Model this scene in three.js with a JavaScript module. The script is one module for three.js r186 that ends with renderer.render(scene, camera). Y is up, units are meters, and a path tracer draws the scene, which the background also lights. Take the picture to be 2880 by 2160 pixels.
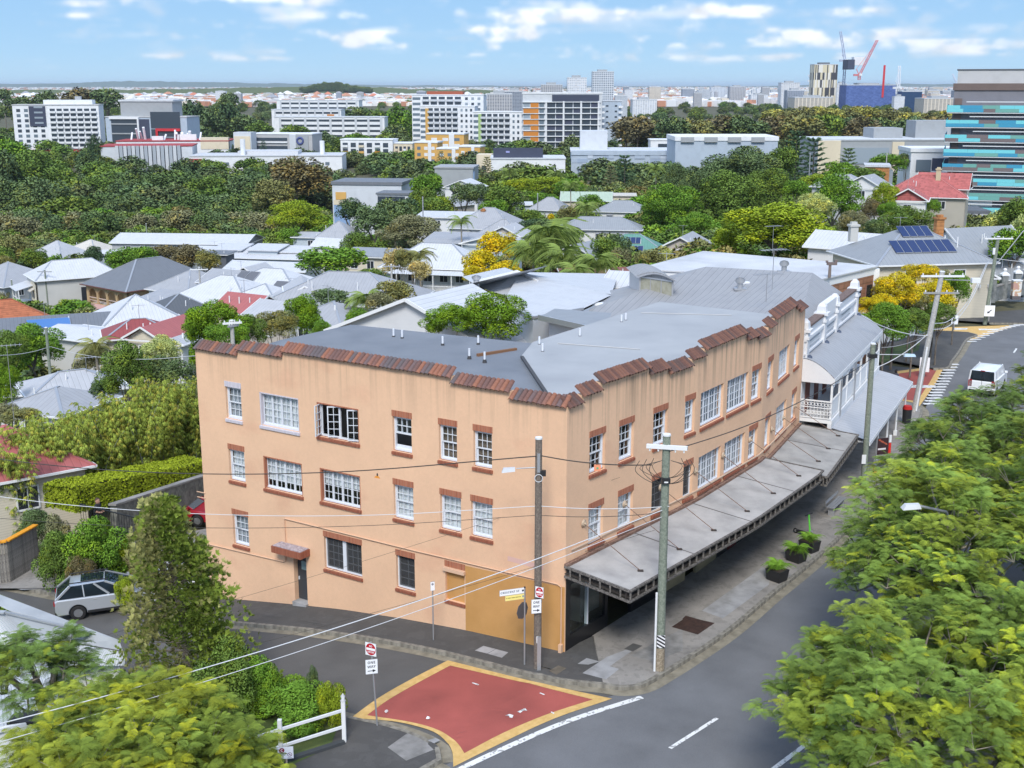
import * as THREE from 'three';
import { mergeGeometries } from 'three/addons/utils/BufferGeometryUtils.js';
import { MarchingCubes } from 'three/addons/objects/MarchingCubes.js';

// ---------- camera, sky, sun, exposure ----------
const scene = new THREE.Scene();
const FPX = 3450,PITCH = Math.atan(839 / FPX),CAMH = 21;           // focal length and pitch read from the photo's verticals and horizon
const camera = new THREE.PerspectiveCamera(2 * Math.atan(1080 / FPX) * 180 / Math.PI,4 / 3,0.5,60000);
camera.position.set(0,CAMH,0); camera.rotation.x = -PITCH;
const renderer = new THREE.WebGLRenderer({ antialias: true });
renderer.toneMapping = THREE.LinearToneMapping;
renderer.toneMappingExposure = 1.34;
renderer.shadowMap.enabled = true;
const SUN_DIR = new THREE.Vector3(-0.07,0.70,0.70).normalize();
const sun = new THREE.DirectionalLight(new THREE.Color(1.0,0.955,0.88),2.6);
sun.position.copy(SUN_DIR).multiplyScalar(200).add(new THREE.Vector3(0,0,-60)); sun.target.position.set(0,0,-60);
sun.castShadow = true; sun.shadow.radius = 34;
Object.assign(sun.shadow.camera,{ left: -120,right: 120,top: 120,bottom: -120,near: 1,far: 600 });
sun.shadow.mapSize.set(2048,2048);
scene.add(sun,sun.target);

// deterministic random numbers and value noise
function rng(seed) { let a = seed >>> 0; return () => { a = (a + 0x6D2B79F5) | 0; let t = Math.imul(a ^ (a >>> 15),1 | a); t = (t + Math.imul(t ^ (t >>> 7),61 | t)) ^ t; return ((t ^ (t >>> 14)) >>> 0) / 4294967296; }; }
const HT = new Float32Array(65536); { const r = rng(7); for (let i = 0; i < 65536; i++) HT[i] = r(); }
const hsh = (x,y) => HT[((x & 255) << 8 | (y & 255))];
function vnoise(x,y) { const xi = Math.floor(x),yi = Math.floor(y); let fx = x - xi,fy = y - yi; fx = fx * fx * (3 - 2 * fx); fy = fy * fy * (3 - 2 * fy); const a = hsh(xi,yi),b = hsh(xi + 1,yi),c = hsh(xi,yi + 1),d = hsh(xi + 1,yi + 1); return a + (b - a) * fx + (c - a) * fy + (a - b - c + d) * fx * fy; }
function fbm(x,y,o = 4) { let s = 0,a = 0.5,t = 0; for (let i = 0; i < o; i++) { s += a * vnoise(x,y); t += a; a *= 0.5; x = x * 2.03 + 17.3; y = y * 2.03 + 9.1; } return s / t; }
const clamp = (x,a = 0,b = 1) => x < a ? a : x > b ? b : x,lerp = (a,b,t) => a + (b - a) * t;
const sstep = (a,b,x) => { const t = clamp((x - a) / (b - a)); return t * t * (3 - 2 * t); };

// the sky: blue air with rows of small cumulus and broad broken decks of cloud, the same all round
{
  const W = 4096,H = 2048,d = new Float32Array(W * H * 4);
  for (let j = 0; j < H; j++) {
    const el = ((j + 0.5) / H - 0.5) * Math.PI;                         // row 0 is straight down
    const e = Math.max(el,0),up = 1 - Math.exp(-e * 7),hz = Math.exp(-e * 60),step = el < 0.004 ? 4096 : e < 0.09 ? 1 : 8;
    const R0 = lerp(lerp(0.345,0.16,up),0.47,hz * 0.6),G0 = lerp(lerp(0.555,0.35,up),0.62,hz * 0.6),B0 = lerp(lerp(0.735,0.70,up),0.73,hz * 0.6);
    for (let i = 0; i < W; i += step) {
      let r = R0,g = G0,b = B0;
      if (el > 0.004) {
        const az = (i + 0.5) / W * 2 * Math.PI,v = Math.log(e + 0.02) * 9;
        // cumulus seen from the side: bearing one way, height the other; a second, larger noise gathers them into decks
        const n1 = fbm(az * 24,e * 95 / (1 + e * 6),4),n2 = fbm(az * 70 + 40,e * 250 / (1 + e * 8) + 9,5),big = fbm(az * -7.0 + 87.4,v * 0.9 + 20,3);
        const puff = sstep(0.48,0.64,n1 * 0.55 + n2 * 0.45) * sstep(0.009,0.026,e) * sstep(0.3,0.62,big) * 1.05,deck = sstep(0.44,0.74,big * 0.62 + n1 * 0.38) * sstep(0.03,0.062,e);
        const shade = fbm(az * 60 + 7,e * 210 / (1 + e * 8) + 3,3),wisp = sstep(0.5,0.75,shade * 0.6 + n1 * 0.4) * sstep(0.012,0.04,e) * 0.3;   // thin grey shreds and shaded bases
        const cov = clamp(puff * 0.8 + deck * 0.72 + wisp,0,0.9),lit = 0.5 + 0.2 * n2 + 0.3 * (0.55 - shade) + 0.08 * puff - 0.05 * deck + 0.62 * up;
        r = lerp(r,0.94 * lit,cov); g = lerp(g,0.97 * lit,cov); b = lerp(b,1.03 * lit,cov);
      } else if (el < -0.01) { r = 0.2; g = 0.21; b = 0.19; }
      for (let q = i; q < i + step && q < W; q++) { const o = (j * W + q) * 4; d[o] = r; d[o + 1] = g; d[o + 2] = b; d[o + 3] = 1; }
    }
  }
  const sky = new THREE.DataTexture(d,W,H,THREE.RGBAFormat,THREE.FloatType);
  sky.mapping = THREE.EquirectangularReflectionMapping; sky.colorSpace = THREE.LinearSRGBColorSpace; sky.magFilter = THREE.LinearFilter; sky.minFilter = THREE.LinearFilter; sky.needsUpdate = true;
  scene.background = sky; scene.environment = sky; scene.backgroundIntensity = 1.0; scene.environmentIntensity = 1.0;
}

// ---------- from a photo pixel (2880 x 2160) to a direction, and to points on the ground or at a distance ----------
const SP = Math.sin(PITCH),CP = Math.cos(PITCH);
const rayOf = (px,py) => { const u = (px - 1440) / FPX,v = (1080 - py) / FPX; return [u,v * CP - SP,-v * SP - CP]; };
const at = (px,py,z) => { const r = rayOf(px,py); return [r[0] * z,CAMH + r[1] * z,r[2] * z]; };
const onY = (px,py,y) => { const r = rayOf(px,py),t = (y - CAMH) / r[1]; return [r[0] * t,y,r[2] * t]; };

// ---------- the lie of the land ----------
const CX = 2.01,CZ = -43.12,DX = Math.cos(212.5 * Math.PI / 180),DZ = Math.sin(212.5 * Math.PI / 180);   // the corner of the apartment building and the way its side street falls
const table = (xs,ys) => x => { if (x <= xs[0]) return ys[0]; for (let i = 1; i < xs.length; i++) if (x < xs[i]) return lerp(ys[i - 1],ys[i],(x - xs[i - 1]) / (xs[i] - xs[i - 1])); return ys[ys.length - 1]; };
const fallS = table([0,4.6,7.8,11.1,13.9,18.2,30,60],[-0.03,-0.27,-0.55,-0.93,-1.36,-2.08,-3.3,-6]);
const ZT = [40,60,75,95,150,215,300,400,600,750,1500,3000,9000];
const yL = table(ZT,[-2,-3,-3.6,-6,-12,-17,-21,-22,-20,-16,-15,-8,-4]);
const yM = table(ZT,[0,-0.5,-1,-2.5,-5,-10,-12,-13,-15,-15,-15,-10,-4]);
const yR = table(ZT,[0,0,0,0,-1.5,-6,-11,-13,-15,-15,-15,-10,-4]);
function groundY(x,z) {
  const dz = Math.max(-z,10),u = x / dz,far = u < 0.05 ? lerp(yL(dz),yM(dz),sstep(-0.16,0.05,u)) : lerp(yM(dz),yR(dz),sstep(0.05,0.2,u));
  const s = (x - CX) * DX + (z - CZ) * DZ,near = s > 0 ? fallS(s) : 0;
  const ww = 1 - sstep(34,60,Math.hypot(x - CX,z - CZ));
  return lerp(far,near,ww);
}
const onGround = (px,py) => { let y = 0,p; for (let k = 0; k < 40; k++) { p = onY(px,py,y); y = lerp(y,groundY(p[0],p[2]),0.6); } return p; };
// ---------- names, things and parts ----------
const taken = {};
const numbered = n => { const k = taken[n] = (taken[n] ?? -1) + 1; return k ? n + '_' + String(k).padStart(3,'0') : n; };
const flag = o => { o.traverse(c => { c.castShadow = true; c.receiveShadow = true; }); return o; };
function thing(name,label,category,pos = [0,0,0],turn = 0,group) {
  const o = new THREE.Group(); o.name = numbered(name); scene.add(o); o.position.set(...pos); o.rotation.y = turn;
  o.userData = { label,category }; if (group) o.userData.group = group; return o;
}
function part(name,g,m,parent,pos,label) {
  const o = new THREE.Mesh(g.isBufferGeometry ? g : g.geo(),m); o.name = name; o.castShadow = o.receiveShadow = true; parent.add(o);
  if (pos) o.position.set(...pos); if (label) o.userData.label = label; return o;
}
function sub(name,parent,pos = [0,0,0],turn = 0) { const o = new THREE.Group(); o.name = name; parent.add(o); o.position.set(...pos); o.rotation.y = turn; return o; }
function solo(name,g,m,label,category,group,kind) {
  const o = part(numbered(name),g,m,scene); o.userData = kind ? { kind } : { label,category }; if (label) o.userData.label = label; if (group) o.userData.group = group; return o;
}
const structure = (name,g,m) => solo(name,g,m,null,null,null,'structure');

// ---------- geometry builder: flat faces with uv in metres ----------
const V = { sub: (a,b) => [a[0] - b[0],a[1] - b[1],a[2] - b[2]],add: (a,b) => [a[0] + b[0],a[1] + b[1],a[2] + b[2]],mul: (a,k) => [a[0] * k,a[1] * k,a[2] * k],mad: (a,b,k) => [a[0] + b[0] * k,a[1] + b[1] * k,a[2] + b[2] * k],dot: (a,b) => a[0] * b[0] + a[1] * b[1] + a[2] * b[2],cross: (a,b) => [a[1] * b[2] - a[2] * b[1],a[2] * b[0] - a[0] * b[2],a[0] * b[1] - a[1] * b[0]],len: a => Math.hypot(a[0],a[1],a[2]),nrm: a => { const l = Math.hypot(a[0],a[1],a[2]) || 1; return [a[0] / l,a[1] / l,a[2] / l]; },mix: (a,b,t) => [lerp(a[0],b[0],t),lerp(a[1],b[1],t),lerp(a[2],b[2],t)] };
class B {
  constructor() { this.p = []; this.n = []; this.u = []; this.c = []; this.col = null; }
  v(p,n,u) { this.p.push(p[0],p[1],p[2]); this.n.push(n[0],n[1],n[2]); this.u.push(u[0],u[1]); if (this.col) this.c.push(...this.col); }
  tri(a,b,c,ua,ub,uc) {
    const e = V.sub(b,a),f = V.sub(c,a),n = V.nrm(V.cross(e,f));
    if (!ua) { const x = V.nrm(e),y = V.cross(n,x); ua = [0,0]; ub = [V.len(e),0]; uc = [V.dot(f,x),V.dot(f,y)]; }
    this.v(a,n,ua); this.v(b,n,ub); this.v(c,n,uc); return this;
  }
  quad(a,b,c,d,uv) {
    const e = V.sub(b,a),f = V.sub(d,a); let n = V.nrm(V.cross(V.sub(c,a),V.sub(d,b)));
    if (!uv) { const x = V.nrm(e),y = V.cross(n,x),U = p => { const q = V.sub(p,a); return [V.dot(q,x),V.dot(q,y)]; }; uv = [[0,0],U(b),U(c),U(d)]; }
    this.v(a,n,uv[0]); this.v(b,n,uv[1]); this.v(c,n,uv[2]); this.v(a,n,uv[0]); this.v(c,n,uv[2]); this.v(d,n,uv[3]); return this;
  }
  hexa(q) { // eight corners: bottom ring 0-3, top ring 4-7
    this.quad(q[0],q[3],q[2],q[1]).quad(q[4],q[5],q[6],q[7]);
    for (let i = 0; i < 4; i++) { const j = (i + 1) % 4; this.quad(q[i],q[j],q[j + 4],q[i + 4]); } return this;
  }
  box(x0,x1,y0,y1,z0,z1) { return this.hexa([[x0,y0,z1],[x1,y0,z1],[x1,y0,z0],[x0,y0,z0],[x0,y1,z1],[x1,y1,z1],[x1,y1,z0],[x0,y1,z0]]); }
  cbox(x,y,z,w,h,d) { return this.box(x - w / 2,x + w / 2,y - h / 2,y + h / 2,z - d / 2,z + d / 2); }
  bar(a,b,w,h,up = [0,1,0]) { // a rectangular bar from a to b
    const d = V.nrm(V.sub(b,a)); let s = V.cross(d,up); if (V.len(s) < 1e-3) s = V.cross(d,[1,0,0]); s = V.mul(V.nrm(s),w / 2); const t = V.mul(V.nrm(V.cross(s,d)),h / 2);
    const c = (p,i,j) => V.mad(V.mad(p,s,i),t,j);
    return this.hexa([c(a,-1,-1),c(a,1,-1),c(b,1,-1),c(b,-1,-1),c(a,-1,1),c(a,1,1),c(b,1,1),c(b,-1,1)]);
  }
  tube(pts,r,n = 6,caps = true) {
    const R = typeof r === 'function' ? r : (() => r); let px = null; const rings = [];
    for (let i = 0; i < pts.length; i++) {
      const d = V.nrm(V.sub(pts[Math.min(i + 1,pts.length - 1)],pts[Math.max(i - 1,0)]));
      let x = px ? V.sub(px,V.mul(d,V.dot(px,d))) : V.cross(d,Math.abs(d[1]) < 0.9 ? [0,1,0] : [1,0,0]); x = V.nrm(x); px = x; const y = V.cross(d,x),ring = [],rr = R(i / (pts.length - 1));
      for (let k = 0; k <= n; k++) { const a = k / n * 2 * Math.PI,nn = V.add(V.mul(x,Math.cos(a)),V.mul(y,Math.sin(a))); ring.push([V.mad(pts[i],nn,rr),nn,[k / n * 6.283 * rr,0]]); } rings.push(ring);
    }
    let L = 0;
    for (let i = 0; i + 1 < rings.length; i++) {
      const l = V.len(V.sub(pts[i + 1],pts[i]));
      for (let k = 0; k < n; k++) { const A = rings[i][k],Bq = rings[i][k + 1],C = rings[i + 1][k + 1],D = rings[i + 1][k],w = (q,dv) => this.v(q[0],q[1],[q[2][0],L + dv]); w(A,0); w(Bq,0); w(C,l); w(A,0); w(C,l); w(D,l); }
      L += l;
    }
    if (caps) for (const [ri,pt] of [[rings[0],pts[0]],[rings[rings.length - 1],pts[pts.length - 1]]]) for (let k = 0; k < n; k++) this.tri(pt,ri[k][0],ri[k + 1][0]);
    return this;
  }
  cyl(a,b,r0,r1 = r0,n = 8,caps = true) { return this.tube([a,b],t => lerp(r0,r1,t),n,caps); }
  poly(pts,holes = [],map = q => q,uvf = q => q) { // flat polygon given in 2D
    const v2 = a => a.map(q => new THREE.Vector2(q[0],q[1])),c = v2(pts),hs = holes.map(v2),all = pts.concat(...holes);
    for (const f of THREE.ShapeUtils.triangulateShape(c,hs)) this.tri(map(all[f[0]]),map(all[f[1]]),map(all[f[2]]),uvf(all[f[0]]),uvf(all[f[1]]),uvf(all[f[2]])); return this;
  }
  prism(pts,y0,y1,top = true,bottom = false) { // pts are [x, z]
    for (let i = 0; i < pts.length; i++) { const a = pts[i],b = pts[(i + 1) % pts.length]; this.quad([a[0],y0,a[1]],[b[0],y0,b[1]],[b[0],y1,b[1]],[a[0],y1,a[1]]); }
    if (top) this.poly(pts,[],q => [q[0],y1,q[1]]); if (bottom) this.poly(pts,[],q => [q[0],y0,q[1]]); return this;
  }
  geo() {
    const g = new THREE.BufferGeometry(); g.setAttribute('position',new THREE.Float32BufferAttribute(this.p,3)); g.setAttribute('normal',new THREE.Float32BufferAttribute(this.n,3)); g.setAttribute('uv',new THREE.Float32BufferAttribute(this.u,2));
    if (this.c.length) g.setAttribute('color',new THREE.Float32BufferAttribute(this.c,3)); return g;
  }
}
const UNIT = new B().cbox(0,0,0,1,1,1).geo();
function boxPart(name,m,parent,x,y,z,w,h,d,ry = 0) { const o = part(name,UNIT,m,parent,[x,y,z]); o.scale.set(w,h,d); o.rotation.y = ry; return o; }
function sheet(pts,lift = 0,b = new B()) { b.poly(pts,[],q => [q[0],groundY(q[0],q[1]) + lift,q[1]]); return b; }

// ---------- procedural materials ----------
const lin = (r,g,b) => new THREE.Color().setRGB(r,g,b);
const toS = x => { x = clamp(x); return Math.round(255 * (x <= 0.0031308 ? x * 12.92 : 1.055 * Math.pow(x,1 / 2.4) - 0.055)); };
function colorTex(w,h,fn,mx,my = mx) { // fn(u, v) with u, v in 0..1 gives linear rgb; mx, my: metres per repeat
  const d = new Uint8Array(w * h * 4);
  for (let j = 0; j < h; j++) for (let i = 0; i < w; i++) { const c = fn((i + 0.5) / w,(j + 0.5) / h),o = (j * w + i) * 4; d[o] = toS(c[0]); d[o + 1] = toS(c[1]); d[o + 2] = toS(c[2]); d[o + 3] = 255; }
  const t = new THREE.DataTexture(d,w,h); t.colorSpace = THREE.SRGBColorSpace; t.wrapS = t.wrapT = THREE.RepeatWrapping; t.magFilter = THREE.LinearFilter; t.minFilter = THREE.LinearMipmapLinearFilter; t.generateMipmaps = true; t.repeat.set(1 / mx,1 / my); t.needsUpdate = true; return t;
}
function grayTex(w,h,fn,mx,my = mx) { const t = colorTex(w,h,(u,v) => { const g = fn(u,v); return [g,g,g]; },mx,my); t.colorSpace = THREE.NoColorSpace; return t; }
const tileN = (u,v,k,o = 3) => { // noise that repeats over the unit square
  const a = fbm(u * k,v * k,o),b = fbm((u - 1) * k,v * k,o),c = fbm(u * k,(v - 1) * k,o),d = fbm((u - 1) * k,(v - 1) * k,o),fu = sstep(0.8,1,u),fv = sstep(0.8,1,v); return lerp(lerp(a,b,fu),lerp(c,d,fu),fv);
};
const GRAIN = grayTex(256,256,(u,v) => 0.3 + 0.7 * tileN(u,v,60,2),1.2);
const MOTTLE = (lo,hi,k = 9,mx = 7,fine = 0.08) => colorTex(512,512,(u,v) => { const a = tileN(u,v,k,4),g = (hsh(u * 512 | 0,v * 512 | 0) - 0.5) * fine,t = clamp((a - 0.25) * 2); return [0,1,2].map(i => lerp(lo[i],hi[i],t) * (1 + g)); },mx);
const mat = (c,o = {}) => new THREE.MeshStandardMaterial({ color: c.isColor ? c : lin(...c),roughness: 0.8,...o });
const mapped = (t,o = {}) => new THREE.MeshStandardMaterial({ map: t,roughness: 0.85,...o });
const glassM = new THREE.MeshPhysicalMaterial({ color: lin(0.93,0.96,0.97),roughness: 0.03,transmission: 1,thickness: 0,ior: 1.5 });
const shades = (list,o) => list.map(c => mat(c,o));
const pick = (arr,r) => arr[Math.floor(r * arr.length) % arr.length];
// ---------- ground, roads, footpaths ----------
const c4 = (x,y) => [960 + x / 2.304,1440 + y / 2.304],c3 = (x,y) => [x / 2.304,1440 + y / 2.304],c5 = (x,y) => [1920 + x / 2.304,1440 + y / 2.304],c6 = (x,y) => [1920 + x / 2.304,700 + y / 2.304],c2 = (x,y) => [1500 + x / 2.048,700 + y / 2.048];
const G2 = (q,y = 0) => { const p = y === null ? onGround(...q) : onY(...q,y); return [p[0],p[2]]; };
function drape(pts,lift,maxE = 1.2,b = new B(),holes = []) { // a polygon laid on the ground, cut fine enough to follow it
  const v2 = a => a.map(q => new THREE.Vector2(q[0],q[1])),all = pts.concat(...holes),P = q => [q[0],groundY(q[0],q[1]) + lift,q[1]],mid = (a,c) => [(a[0] + c[0]) / 2,(a[1] + c[1]) / 2],d = (a,c) => Math.hypot(a[0] - c[0],a[1] - c[1]);
  const rec = (a,c,e,k) => {
    const l = [d(a,c),d(c,e),d(e,a)],m = Math.max(...l),far = Math.max(1,Math.hypot(a[0],a[1]) / 60);
    if (m > maxE * far && k < 9) { if (m === l[0]) { const q = mid(a,c); rec(a,q,e,k + 1); rec(q,c,e,k + 1); } else if (m === l[1]) { const q = mid(c,e); rec(a,c,q,k + 1); rec(a,q,e,k + 1); } else { const q = mid(e,a); rec(a,c,q,k + 1); rec(q,c,e,k + 1); } return; }
    const ar = (c[0] - a[0]) * (e[1] - a[1]) - (c[1] - a[1]) * (e[0] - a[0]); const [x,y,z] = ar < 0 ? [a,c,e] : [a,e,c]; b.tri(P(x),P(y),P(z),x,y,z);
  };
  for (const f of THREE.ShapeUtils.triangulateShape(v2(pts),holes.map(v2))) rec(all[f[0]],all[f[1]],all[f[2]],0);
  return b;
}
function offset(pl,d) { // to the right of the way the line runs (seen from above, x right, z towards us)
  return pl.map((p,i) => { const a = pl[Math.max(i - 1,0)],c = pl[Math.min(i + 1,pl.length - 1)],x = c[0] - a[0],z = c[1] - a[1],l = Math.hypot(x,z); return [p[0] - z / l * d,p[1] + x / l * d]; });
}
function dense(pl,step = 1) { const o = []; for (let i = 0; i + 1 < pl.length; i++) { const a = pl[i],c = pl[i + 1],n = Math.max(1,Math.ceil(Math.hypot(c[0] - a[0],c[1] - a[1]) / step)); for (let k = 0; k < n; k++) o.push([lerp(a[0],c[0],k / n),lerp(a[1],c[1],k / n)]); } o.push(pl[pl.length - 1]); return o; }
function smooth(pl,n = 6) { const c = new THREE.CatmullRomCurve3(pl.map(p => new THREE.Vector3(p[0],0,p[1])),false,'centripetal'); return c.getPoints((pl.length - 1) * n).map(p => [p.x,p.z]); }
function ribbon(A,C,la,lc,b = new B()) { let u = 0; for (let i = 0; i + 1 < A.length; i++) { const P = (q,l) => [q[0],groundY(q[0],q[1]) + l,q[1]],l = Math.hypot(A[i + 1][0] - A[i][0],A[i + 1][1] - A[i][1]),w = Math.hypot(C[i][0] - A[i][0],C[i][1] - A[i][1]) || 0.14; b.quad(P(A[i],la),P(A[i + 1],la),P(C[i + 1],lc),P(C[i],lc),[[u,0],[u + l,0],[u + l,w],[u,w]]); u += l; } return b; }

const M = {};
M.asphalt = mapped(colorTex(1024,1024,(u,v) => { const a = tileN(u,v,7,4),f = hsh(u * 1024 | 0,v * 1024 | 0),t = 0.145 * (0.76 + 0.46 * a) * (0.82 + 0.36 * f); return [t * 0.98,t * 1.0,t * 1.05]; },9),{ roughness: 0.92,bumpMap: GRAIN,bumpScale: 0.004 });
M.asphaltOld = mapped(colorTex(1024,1024,(u,v) => { const a = tileN(u,v,6,4),f = hsh(u * 1024 | 0,v * 1024 | 0),t = 0.093 * (0.75 + 0.5 * a) * (0.8 + 0.4 * f); return [t * 1.02,t * 0.99,t * 0.96]; },8),{ roughness: 0.95,bumpMap: GRAIN,bumpScale: 0.005 });
M.paveDark = mapped(colorTex(1024,1024,(u,v) => { const a = tileN(u,v,8,4),b2 = tileN(v,u,23,3),f = hsh(u * 1024 | 0,v * 1024 | 0),t = 0.072 * (0.8 + 0.4 * a) * (0.8 + 0.4 * f) * (b2 > 0.62 ? 1.12 : 1); return [t * 1.03,t,t * 0.97]; },7),{ roughness: 0.95 });
M.concrete = mapped(colorTex(1024,1024,(u,v) => { const a = tileN(u,v,6,5),b2 = tileN(u,v,30,3),f = hsh(u * 1024 | 0,v * 1024 | 0),t = lerp(0.19,0.31,clamp(a * 1.7 - 0.35)) * (0.86 + 0.28 * f) * (b2 > 0.6 ? 0.85 : 1); return [t * 1.05,t * 0.98,t * 0.9]; },6),{ roughness: 0.9 });
M.slab = mapped(MOTTLE([0.25,0.25,0.25],[0.36,0.36,0.37],8,3),{ roughness: 0.9 });
M.kerb = mapped(MOTTLE([0.13,0.12,0.1],[0.27,0.25,0.21],14,2.2,0.2),{ roughness: 0.92 });
M.gutter = mapped(MOTTLE([0.17,0.15,0.11],[0.27,0.24,0.18],12,3,0.2),{ roughness: 0.9 });
M.red = mapped(colorTex(1024,1024,(u,v) => { const a = tileN(u,v,5,5),f = hsh(u * 1024 | 0,v * 1024 | 0),t = (0.66 + 0.66 * a) * (0.88 + 0.24 * f); return [0.33 * t,0.078 * t,0.064 * t]; },8),{ roughness: 0.9 });
M.yellow = mapped(MOTTLE([0.55,0.35,0.115],[0.66,0.44,0.17],20,3,0.16),{ roughness: 0.88 });
M.white = mapped(colorTex(512,512,(u,v) => { const a = tileN(u,v,26,3),t = a > 0.66 ? 0.34 : 0.66 + 0.1 * hsh(u * 512 | 0,v * 512 | 0); return [t,t,t * 0.99]; },3),{ roughness: 0.85 });
M.grass = mapped(MOTTLE([0.04,0.075,0.018],[0.10,0.13,0.035],14,9,0.35),{ roughness: 1 });
M.earth = mapped(MOTTLE([0.06,0.06,0.03],[0.11,0.1,0.05],10,30,0.3),{ roughness: 1 });

{ // terrain: one sheet to the horizon
  const b = new B(),rr = []; for (let r = 14; r < 42000; r *= r < 140 ? 1.045 : 1.09) rr.push(r);
  const na = 150,ang = k => (-105 + 210 * k / na) * Math.PI / 180,P = (r,k) => { const a = ang(k),x = Math.sin(a) * r,z = -Math.cos(a) * r; return [x,groundY(x,z) - 0.24 - (r > 140 ? 0.4 : 0),z]; };
  for (let i = 0; i + 1 < rr.length; i++) for (let k = 0; k < na; k++) { const q = [P(rr[i],k),P(rr[i],k + 1),P(rr[i + 1],k + 1),P(rr[i + 1],k)]; b.quad(...q,q.map(p => [p[0],p[2]])); }
  structure('terrain',b,M.earth);
}
const KERB = [[-16,-21.5],[-10,-27.2],[-4.6,-32.8],[-2.26,-35.4]],KERB2 = [[3.3,-40.45],[4.0,-40.25],[4.7,-40.45],[5.65,-41.4],[6.4,-42.25],[8.6,-44.95],[11.2,-48.75],[12.7,-50.85],[15.5,-55],[17.1,-57.8],[20.2,-63.6],[23.1,-69.6],[25.7,-75.2],[27.4,-79.2],[27.3,-81],[26.3,-81.9]],KERB3 = [[32.2,-91.4],[33.4,-91.7],[34.6,-94],[36.4,-97.6],[39.6,-104.2],[41,-106],[40.7,-107.4]],KERB4 = [[44.5,-112.6],[48,-112.4],[62,-118.4],[90,-127]];
const mainLine = smooth([[-16,-21.5],[-10,-27.2],[-4.6,-32.8],[0.2,-37.4],[5.0,-41.0],[8.6,-44.95],[11.2,-48.75],[15.5,-55],[20.2,-63.6],[25.7,-75.2],[30.4,-85.5],[36.4,-97.6],[41,-105.6],[48,-112.4],[62,-118.4],[90,-127]],8);
const farKerb = offset(mainLine,9.6);
structure('main_road',drape(mainLine.concat(farKerb.slice().reverse()),-0.13,2.5),M.asphalt);
const CK = [[3.3,-40.45],[1.65,-40.85],[0.53,-41.45],[-1.8,-43],[-4.3,-44.6],[-7,-46.2],[-11.6,-48.85],[-22,-55.4],[-36,-64.3]],CN = [[-36,-57.4],[-22,-48.6],[-12,-42.4],[-5.69,-38.66],[-4.24,-37.9],[-3.13,-37.1],[-2.45,-36.3],[-2.26,-35.4]];
structure('side_street',drape([[5.2,-40.9],[3.3,-40.45]].concat(CK.slice(1),CN,[[-2.0,-34.9]]),-0.142,1.0),M.asphaltOld);
const smK2 = dense(smooth(KERB2,5),1),smCK = dense(smooth(CK,5),1),smCN = dense(smooth(CN,5),1);
const FRONT = [[2.01,-43.12],[7.9,-50.5],[11.9,-56.4],[15.55,-64.1]],HOTEL_END = [22.0,-77.4],LEND = [2.01 + DX * 19.1,-43.12 + DZ * 19.1];
structure('side_footpath',drape(smCK.slice().concat([[-40,-71],LEND,[LEND[0] * 0.6 + CX * 0.4,LEND[1] * 0.6 + CZ * 0.4 - 0.2],[2.0,-43.25],[3.2,-44.5],[3.3,-40.45]].slice(0,5)),0,1.0),M.paveDark);
structure('main_footpath',drape(smK2.concat([[24.5,-83.2],[20,-86],[19.5,-80],[21.7,-77.5],[15.3,-64.2],[11.7,-56.5],[7.7,-50.6],[3.15,-44.5]]),0,1.2),M.concrete);
structure('corner_footpath',drape(smCN.slice().concat(dense(KERB.slice().reverse(),2),[[-24,-21],[-30,-36],[-36,-54]]),-0.004,1.2),M.paveDark);
structure('far_footpath',drape(smooth(KERB3,4).concat([[36,-109],[29,-100],[28,-96.5]]),0,2),M.paveDark);
structure('far_corner_footpath',drape([[44.5,-112.6],[48,-112.4],[62,-118.4],[90,-127],[92,-134],[60,-124],[47,-119],[41,-121],[37,-116]],0.01,3),M.paveDark);
structure('opposite_footpath',drape(farKerb.concat(offset(mainLine,14).reverse()),0,2.5),M.concrete);
structure('corner_street',drape([[27.6,-79.9],[26.3,-81.9],[19,-86.5],[12,-92],[17,-99],[27,-94.2],[32.2,-91.4],[33,-92]],-0.138,2),M.asphaltOld);
{ // kerbs with gutters
  const b = new B(),g = new B();
  for (const k of [dense(KERB,1.2),smK2,smooth(KERB3,5),dense(KERB4,3)]) { const i = offset(k,-0.16),o = offset(k,0.02),gg = offset(k,0.42); ribbon(i,k,0.006,0.004,b); ribbon(k,o,0.004,-0.14,b); ribbon(o,gg,-0.122,-0.124,g); }
  for (const [k,s] of [[smCK,-1],[smCN,-1]]) { const i = offset(k,s * -0.16),o = offset(k,s * 0.02),gg = offset(k,s * 0.4); ribbon(i,k,0.006,0.004,b); ribbon(k,o,0.004,-0.14,b); ribbon(o,gg,-0.132,-0.134,g); }
  const k = farKerb,i = offset(k,0.16),o = offset(k,-0.02); ribbon(i,k,0.006,0.004,b); ribbon(k,o,0.004,-0.14,b);
  structure('kerb',b,M.kerb); structure('gutter',g,M.gutter);
}
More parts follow.
